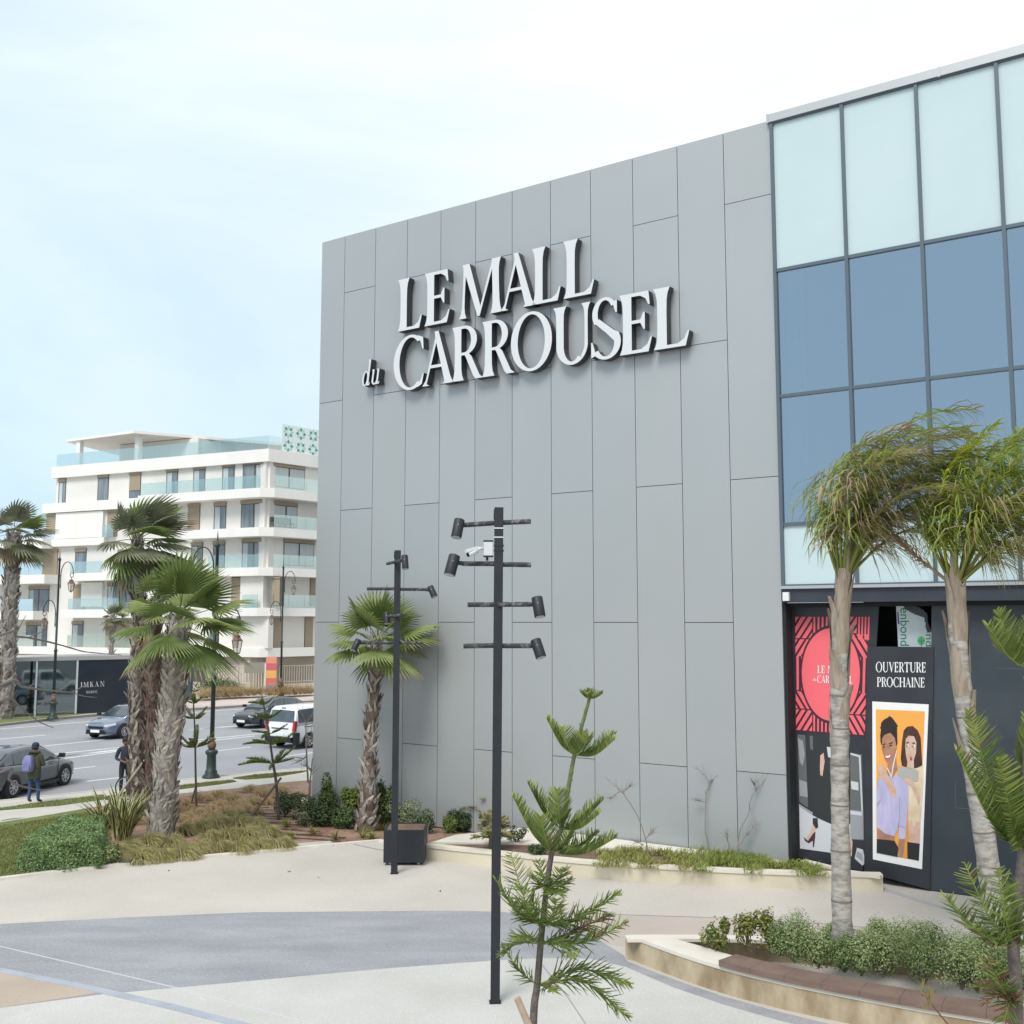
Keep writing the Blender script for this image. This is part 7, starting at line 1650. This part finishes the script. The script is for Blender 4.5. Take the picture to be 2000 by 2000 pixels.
Yb = 30.5; bare('bare_sapling', 'thin grey bare sapling just left of the mall corner', Zb, (1590, 1105), [[(1592, 1110), (1575, 800), (1568, 560), (1560, 400), (1540, 350)], [(1570, 620), (1640, 560)], [(1575, 800), (1500, 860)], [(1562, 420), (1620, 380)], [(1570, 560), (1660, 640)]], Yb, .03, mat('sapling_grey', (0.2, 0.18, 0.165), .9), 14, 165, .5)
bare('bare_sapling', 'shorter grey sapling standing against the mall corner', Zb, (1605, 1270), [[(1605, 1270), (1615, 1100), (1630, 960), (1640, 830)], [(1630, 960), (1560, 900)]], 29.2, .035, MATS['sapling_grey'], 8, 166, .4)
# near bare branches entering from the left
Zr = lambda x, y: (x / 5.8545, 1230 + y / 5.8545)
Yn = 6.0; rnd.seed(170)
tk = Vector((-4.4, 6.0, 0)); tr_ = tag(empty('bare_tree', tk), 'bare grey branches of a leafless tree reaching in across the lower left', 'tree')
b1 = MB(); b1.tube([tk, tk + Vector((.05, 0, 2)), tk + Vector((.1, .02, 4.2)), tk + Vector((-.1, 0, 5.6))], [.07, .06, .045, .02], 9); part(b1, 'trunk', [MATS['sapling_grey']], tr_)
for z_, ln, r in ((4.3, [(0, 65), (180, 78), (330, 92), (560, 140), (800, 205), (960, 250), (1180, 272), (1385, 290)], .0085), (3.9, [(0, 635), (250, 655), (490, 688), (680, 705), (830, 722), (960, 760), (1105, 775)], .0085), (3.7, [(0, 672), (120, 765), (240, 890), (420, 1035), (520, 1085), (610, 1120)], .008), (3.4, [(0, 1632), (100, 1710), (180, 1765), (290, 1800), (440, 1830), (560, 1825), (640, 1805)], .0085)):
    p0 = AT(*Zr(*ln[0]), Yn); st_ = Vector((tk.x + .08, tk.y, z_)); P_ = bez([st_, st_.lerp(p0, .5) + Vector((0, 0, .04))] + [AT(*Zr(x, y), Yn + .25 * i) for i, (x, y) in enumerate(ln)], 4); n = len(P_)
    b1 = MB(); b1.tube(P_, [lerp(r * 1.25, r * .3, (i / (n - 1)) ** .8) * (1 + .12 * math.sin(i * 1.9)) for i in range(n)], 7, 0)
    if z_ == 4.3: tws = [((330, 88), (440, 40), (530, 0)), ((170, 75), (240, -60), (295, -165)), ((160, 120), (190, 190), (215, 245))]
    elif z_ == 3.9: tws = [((670, 705), (790, 620), (880, 555)), ((820, 712), (910, 670), (985, 625)), ((560, 800), (470, 860), (405, 920)), ((490, 690), (530, 760), (545, 790)), ((340, 650), (375, 625), (378, 615))]
    else: tws = []
    for tw in tws: b1.tube(bez([AT(*Zr(*q), Yn + .5) for q in tw], 4), [lerp(.0045, .0018, i / 8) for i in range(9)], 5, 0)
    part(b1, 'branch', [mat('branch_grey', (0.13, 0.12, 0.11), .9)], tr_, True)

# groundcover in the curved planter, lawn blades, bench planter shrubs
def inside(p, poly):
    c = False; n = len(poly)
    for i in range(n):
        a, b_ = poly[i], poly[i - 1]
        if (a.y > p[1]) != (b_.y > p[1]) and p[0] < (b_.x - a.x) * (p[1] - a.y) / (b_.y - a.y) + a.x: c = not c
    return c
rnd.seed(181); gcp = gp([(1135, 1691), (1221, 1690), (1438, 1703), (1610, 1708), (1600, 1690), (1555, 1678), (1480, 1668), (1390, 1664), (1300, 1662), (1210, 1659), (1150, 1672)], .3); b1 = MB()
xs = [p.x for p in gcp]; ys = [p.y for p in gcp]; clumps = []
while len(clumps) < 130:
    p = (rr(min(xs), max(xs)), rr(min(ys), max(ys)))
    if inside(p, gcp) and not (math.sin(p[0] * 2.6) * math.sin(p[1] * 3.1 + 1) > .62): clumps.append((p, rr(.6, 1.25)))
for (x, y), k in clumps:
    for i in range(60):
        a = rr(0, 6.28); ln = rr(.12, .24) * k; e = rr(.2, 1.35); s = Vector((-math.sin(a), math.cos(a), 0)); d = Vector((math.cos(a) * math.sin(e), math.sin(a) * math.sin(e), math.cos(e))); p = Vector((x + rr(-.16, .16), y + rr(-.16, .16), .27)); m_ = p + d * ln * .6; q = m_ + (d + Vector((.3, 0, -.7))).normalized() * ln * .45; w_ = rr(.005, .009)
        b1.add([p - s * w_, p + s * w_, m_ - s * w_, m_ + s * w_, q], [(0, 1, 3, 2), (2, 3, 4)], rnd.choices((0, 1, 2), (4, 3, 2) if x < 3.6 else (1, 2, 5))[0])
tag(b1.build('ground_cover', [leaf('cover_olive', (0.38, 0.34, 0.11), (0.28, 0.26, 0.08)), leaf('cover_green', (0.27, 0.3, 0.085), (0.2, 0.23, 0.065)), leaf('cover_bright', (0.27, 0.33, 0.07), (0.19, 0.26, 0.05))]), 'grassy yellow-green groundcover filling the curved planter', 'ground cover', None, 'stuff')
rnd.seed(182); b1 = MB()
def blades(poly, n, z, hmin, hmax):
    xs = [p.x for p in poly]; ys = [p.y for p in poly]; k = 0
    while k < n:
        p = (rr(min(xs), max(xs)), rr(min(ys), max(ys)))
        if not inside(p, poly): continue
        k += 1; a = rr(0, 6.28); s = Vector((math.cos(a), math.sin(a), 0)) * rr(.006, .012); h_ = rr(hmin, hmax); c = Vector((p[0], p[1], z)); b1.add([c - s, c + s, c + Vector((rr(-.04, .05), rr(-.04, .04), h_))], [(0, 1, 2)], rnd.choices((0, 1, 2), (4, 3, 1))[0])
lw = [G(-60, 1622), G(0, 1614), G(102, 1598), G(165, 1587), G(220, 1600), G(215, 1690), G(110, 1705), G(0, 1719), G(-60, 1728)]
blades(lw, 15000, 0, .03, .07); blades(v1, 2500, ZS + .02, .02, .05); blades(v2, 3000, ZS + .02, .02, .05); blades(v3, 2500, ZS + .02, .02, .05)
tag(b1.build('grass', [leaf('blade_green', (0.17, 0.2, 0.055), (0.12, 0.16, 0.04)), leaf('blade_olive', (0.24, 0.23, 0.075), (0.17, 0.17, 0.05)), leaf('blade_straw', (0.32, 0.27, 0.13), (0.25, 0.2, 0.09))]), 'short olive-green lawn grass', 'grass', None, 'stuff')
ZL = lambda x, y: (1370 + x / 3.0667, 1770 + y / 3.0667)
for i, (x, y, w_, h_, ms, lb) in enumerate(((95, 262, 150, 150, 'b', 'lanky bright green shrub at the left tip of the bench planter'), (270, 270, 150, 180, 'b', 'bright green shrub with upright shoots, second from the left tip of the bench planter'), (410, 280, 170, 200, 'b', 'yellowish leggy shrub third from the left tip of the bench planter'))):
    p = G(*ZL(x, y), .36); k = p.y / 2070 / 3.0667; shrub('shrub', lb, p, w_ * k * .7, w_ * k * .6, h_ * k * 1.25, 800, .06, [s_gr, s_br, s_yl], 190 + i, loose=1.2, W_=.03)
SG = 'grey-green shrubs filling the bench planter'
for i, (x, y, w_, h_) in enumerate(((560, 335, 230, 235), (700, 372, 190, 210), (860, 395, 170, 180), (960, 415, 180, 200), (1100, 425, 200, 220), (1330, 470, 270, 270), (1560, 500, 250, 250), (1660, 520, 220, 220), (480, 300, 160, 160), (790, 300, 150, 150), (1240, 350, 230, 210), (1420, 390, 250, 230), (1020, 330, 170, 150), (1780, 500, 230, 240), (1900, 540, 230, 240), (1620, 420, 220, 200), (1080, 310, 170, 170))):
    p = G(*ZL(x, y), .36); k = p.y / 2070 / 3.0667
    shrub('sage_shrub', 'rounded grey-green small-leaved shrub in the bench planter', p, w_ * k * .8, w_ * k * .7, h_ * k * 1.2, 2900, .038, [[s_sg, s_sp, s_se], [s_sp, s_sg, s_gr], [s_se, s_sg, s_gr]][i % 3], 200 + i, SG, lumps=10, W_=.017, twigs=14, wts=(4, 3, 2))
# far side planting
rnd.seed(230)
fh = [tuft_mesh('grass_tuft', [gt_t, gt_o, gt_p], 231 + i, 300, .5, .8, .12) for i in range(2)]
tufts([(560 + 60 * i + rr(-10, 10), 775 - 3.2 * i + rr(-4, 4)) for i in range(9)] + [(1150 + 58 * i, 757 - 3 * i + rr(-4, 4)) for i in range(9)] + [(380 + 50 * i, 790 - 8 * i) for i in range(3)], lambda x, y: (330 + x / 5.8545, 1230 + y / 5.8545), fh, 'tall dry grass tuft in the row before the apartment fence', 'dry grass row across the road', 1.1, 1.45)
shrub('shrub', 'wide dark green bush in front of the beige garden wall across the road', G(425, 1361, -.1), 2.6, .8, 1.3, 2600, .16, [s_dk, s_gr, s_se], 240, lumps=12)
# drip hoses on the mulch and small ground fittings
rnd.seed(250); m_hose = mat('drip_hose', (0.045, 0.03, 0.026), .7)
for i in range(13):
    u0, v0 = 345 + i * 14 + rr(-20, 30), 1566 + i * 5.5 + rr(-2, 2); b1 = MB(); L_ = rr(130, 210)
    b1.tube(bez([G(u0 + L_ * f, v0 + f * (4 + i * .6) + rr(-1.2, 1.2), .014) for f in (0, .25, .5, .75, 1)], 4), .011, 4); tag(b1.build('drip_hose', [m_hose]), 'thin dark drip hose lying across the red mulch', 'hose', 'drip hoses on the mulch')
b1 = MB(); p = G(580, 1566); b1.box((p.x, p.y, .03), (.75, .6, .05), R(30)); tag(b1.build('inspection_cover', [mat('cover_pale', (0.5, 0.49, 0.42), .8)]), 'pale square inspection cover on the mulch near the mall corner', 'cover')
b1 = MB(); p = G(590, 1654); b1.box((p.x, p.y, .02), (1.4, .45, .05), R(22)); tag(b1.build('concrete_slab', [m_pave]), 'flat pale concrete slab beside the white kerb', 'slab')
for u, v, sx, lb in ((254, 1689, .5, 'flat green valve box lid by the kerb, left one'), (297, 1684, .4, 'flat green valve box lid by the kerb, right one')):
    b1 = MB(); p = G(u, v); b1.box((p.x, p.y + .12, .03), (sx, .3, .06), R(14)); tag(b1.build('valve_box', [mat('valve_green', (0.05, 0.1, 0.085), .6)]), lb, 'valve box')
b1 = MB(); p = G(34, 1603, ZS); b1.lathe([(.42, 0), (.42, .008)], (p.x, p.y, ZS), 24); tag(b1.build('manhole_cover', [mat('iron_cover', (0.16, 0.15, 0.14), .7)]), 'round iron manhole cover in the near pavement', 'manhole cover')

rnd.seed(260); m_lit = mat('fallen_leaf', (0.16, 0.11, 0.07), .9)
for i, (u, v) in enumerate(((565, 1702), (622, 1713), (330, 1700), (860, 1740))):
    b1 = MB(); p = G(u, v, .012); a = rr(0, 3); t = Vector((math.cos(a), math.sin(a), .1)) * .05; n_ = Vector((-t.y, t.x, .02)) * .4; b1.add([p - t, p + n_, p + t, p - n_], [(0, 1, 2), (0, 2, 3)]); tag(b1.build('fallen_leaf', [m_lit]), 'small dry brown leaf lying on the pale plaza', 'leaf', 'dry leaves on the plaza')
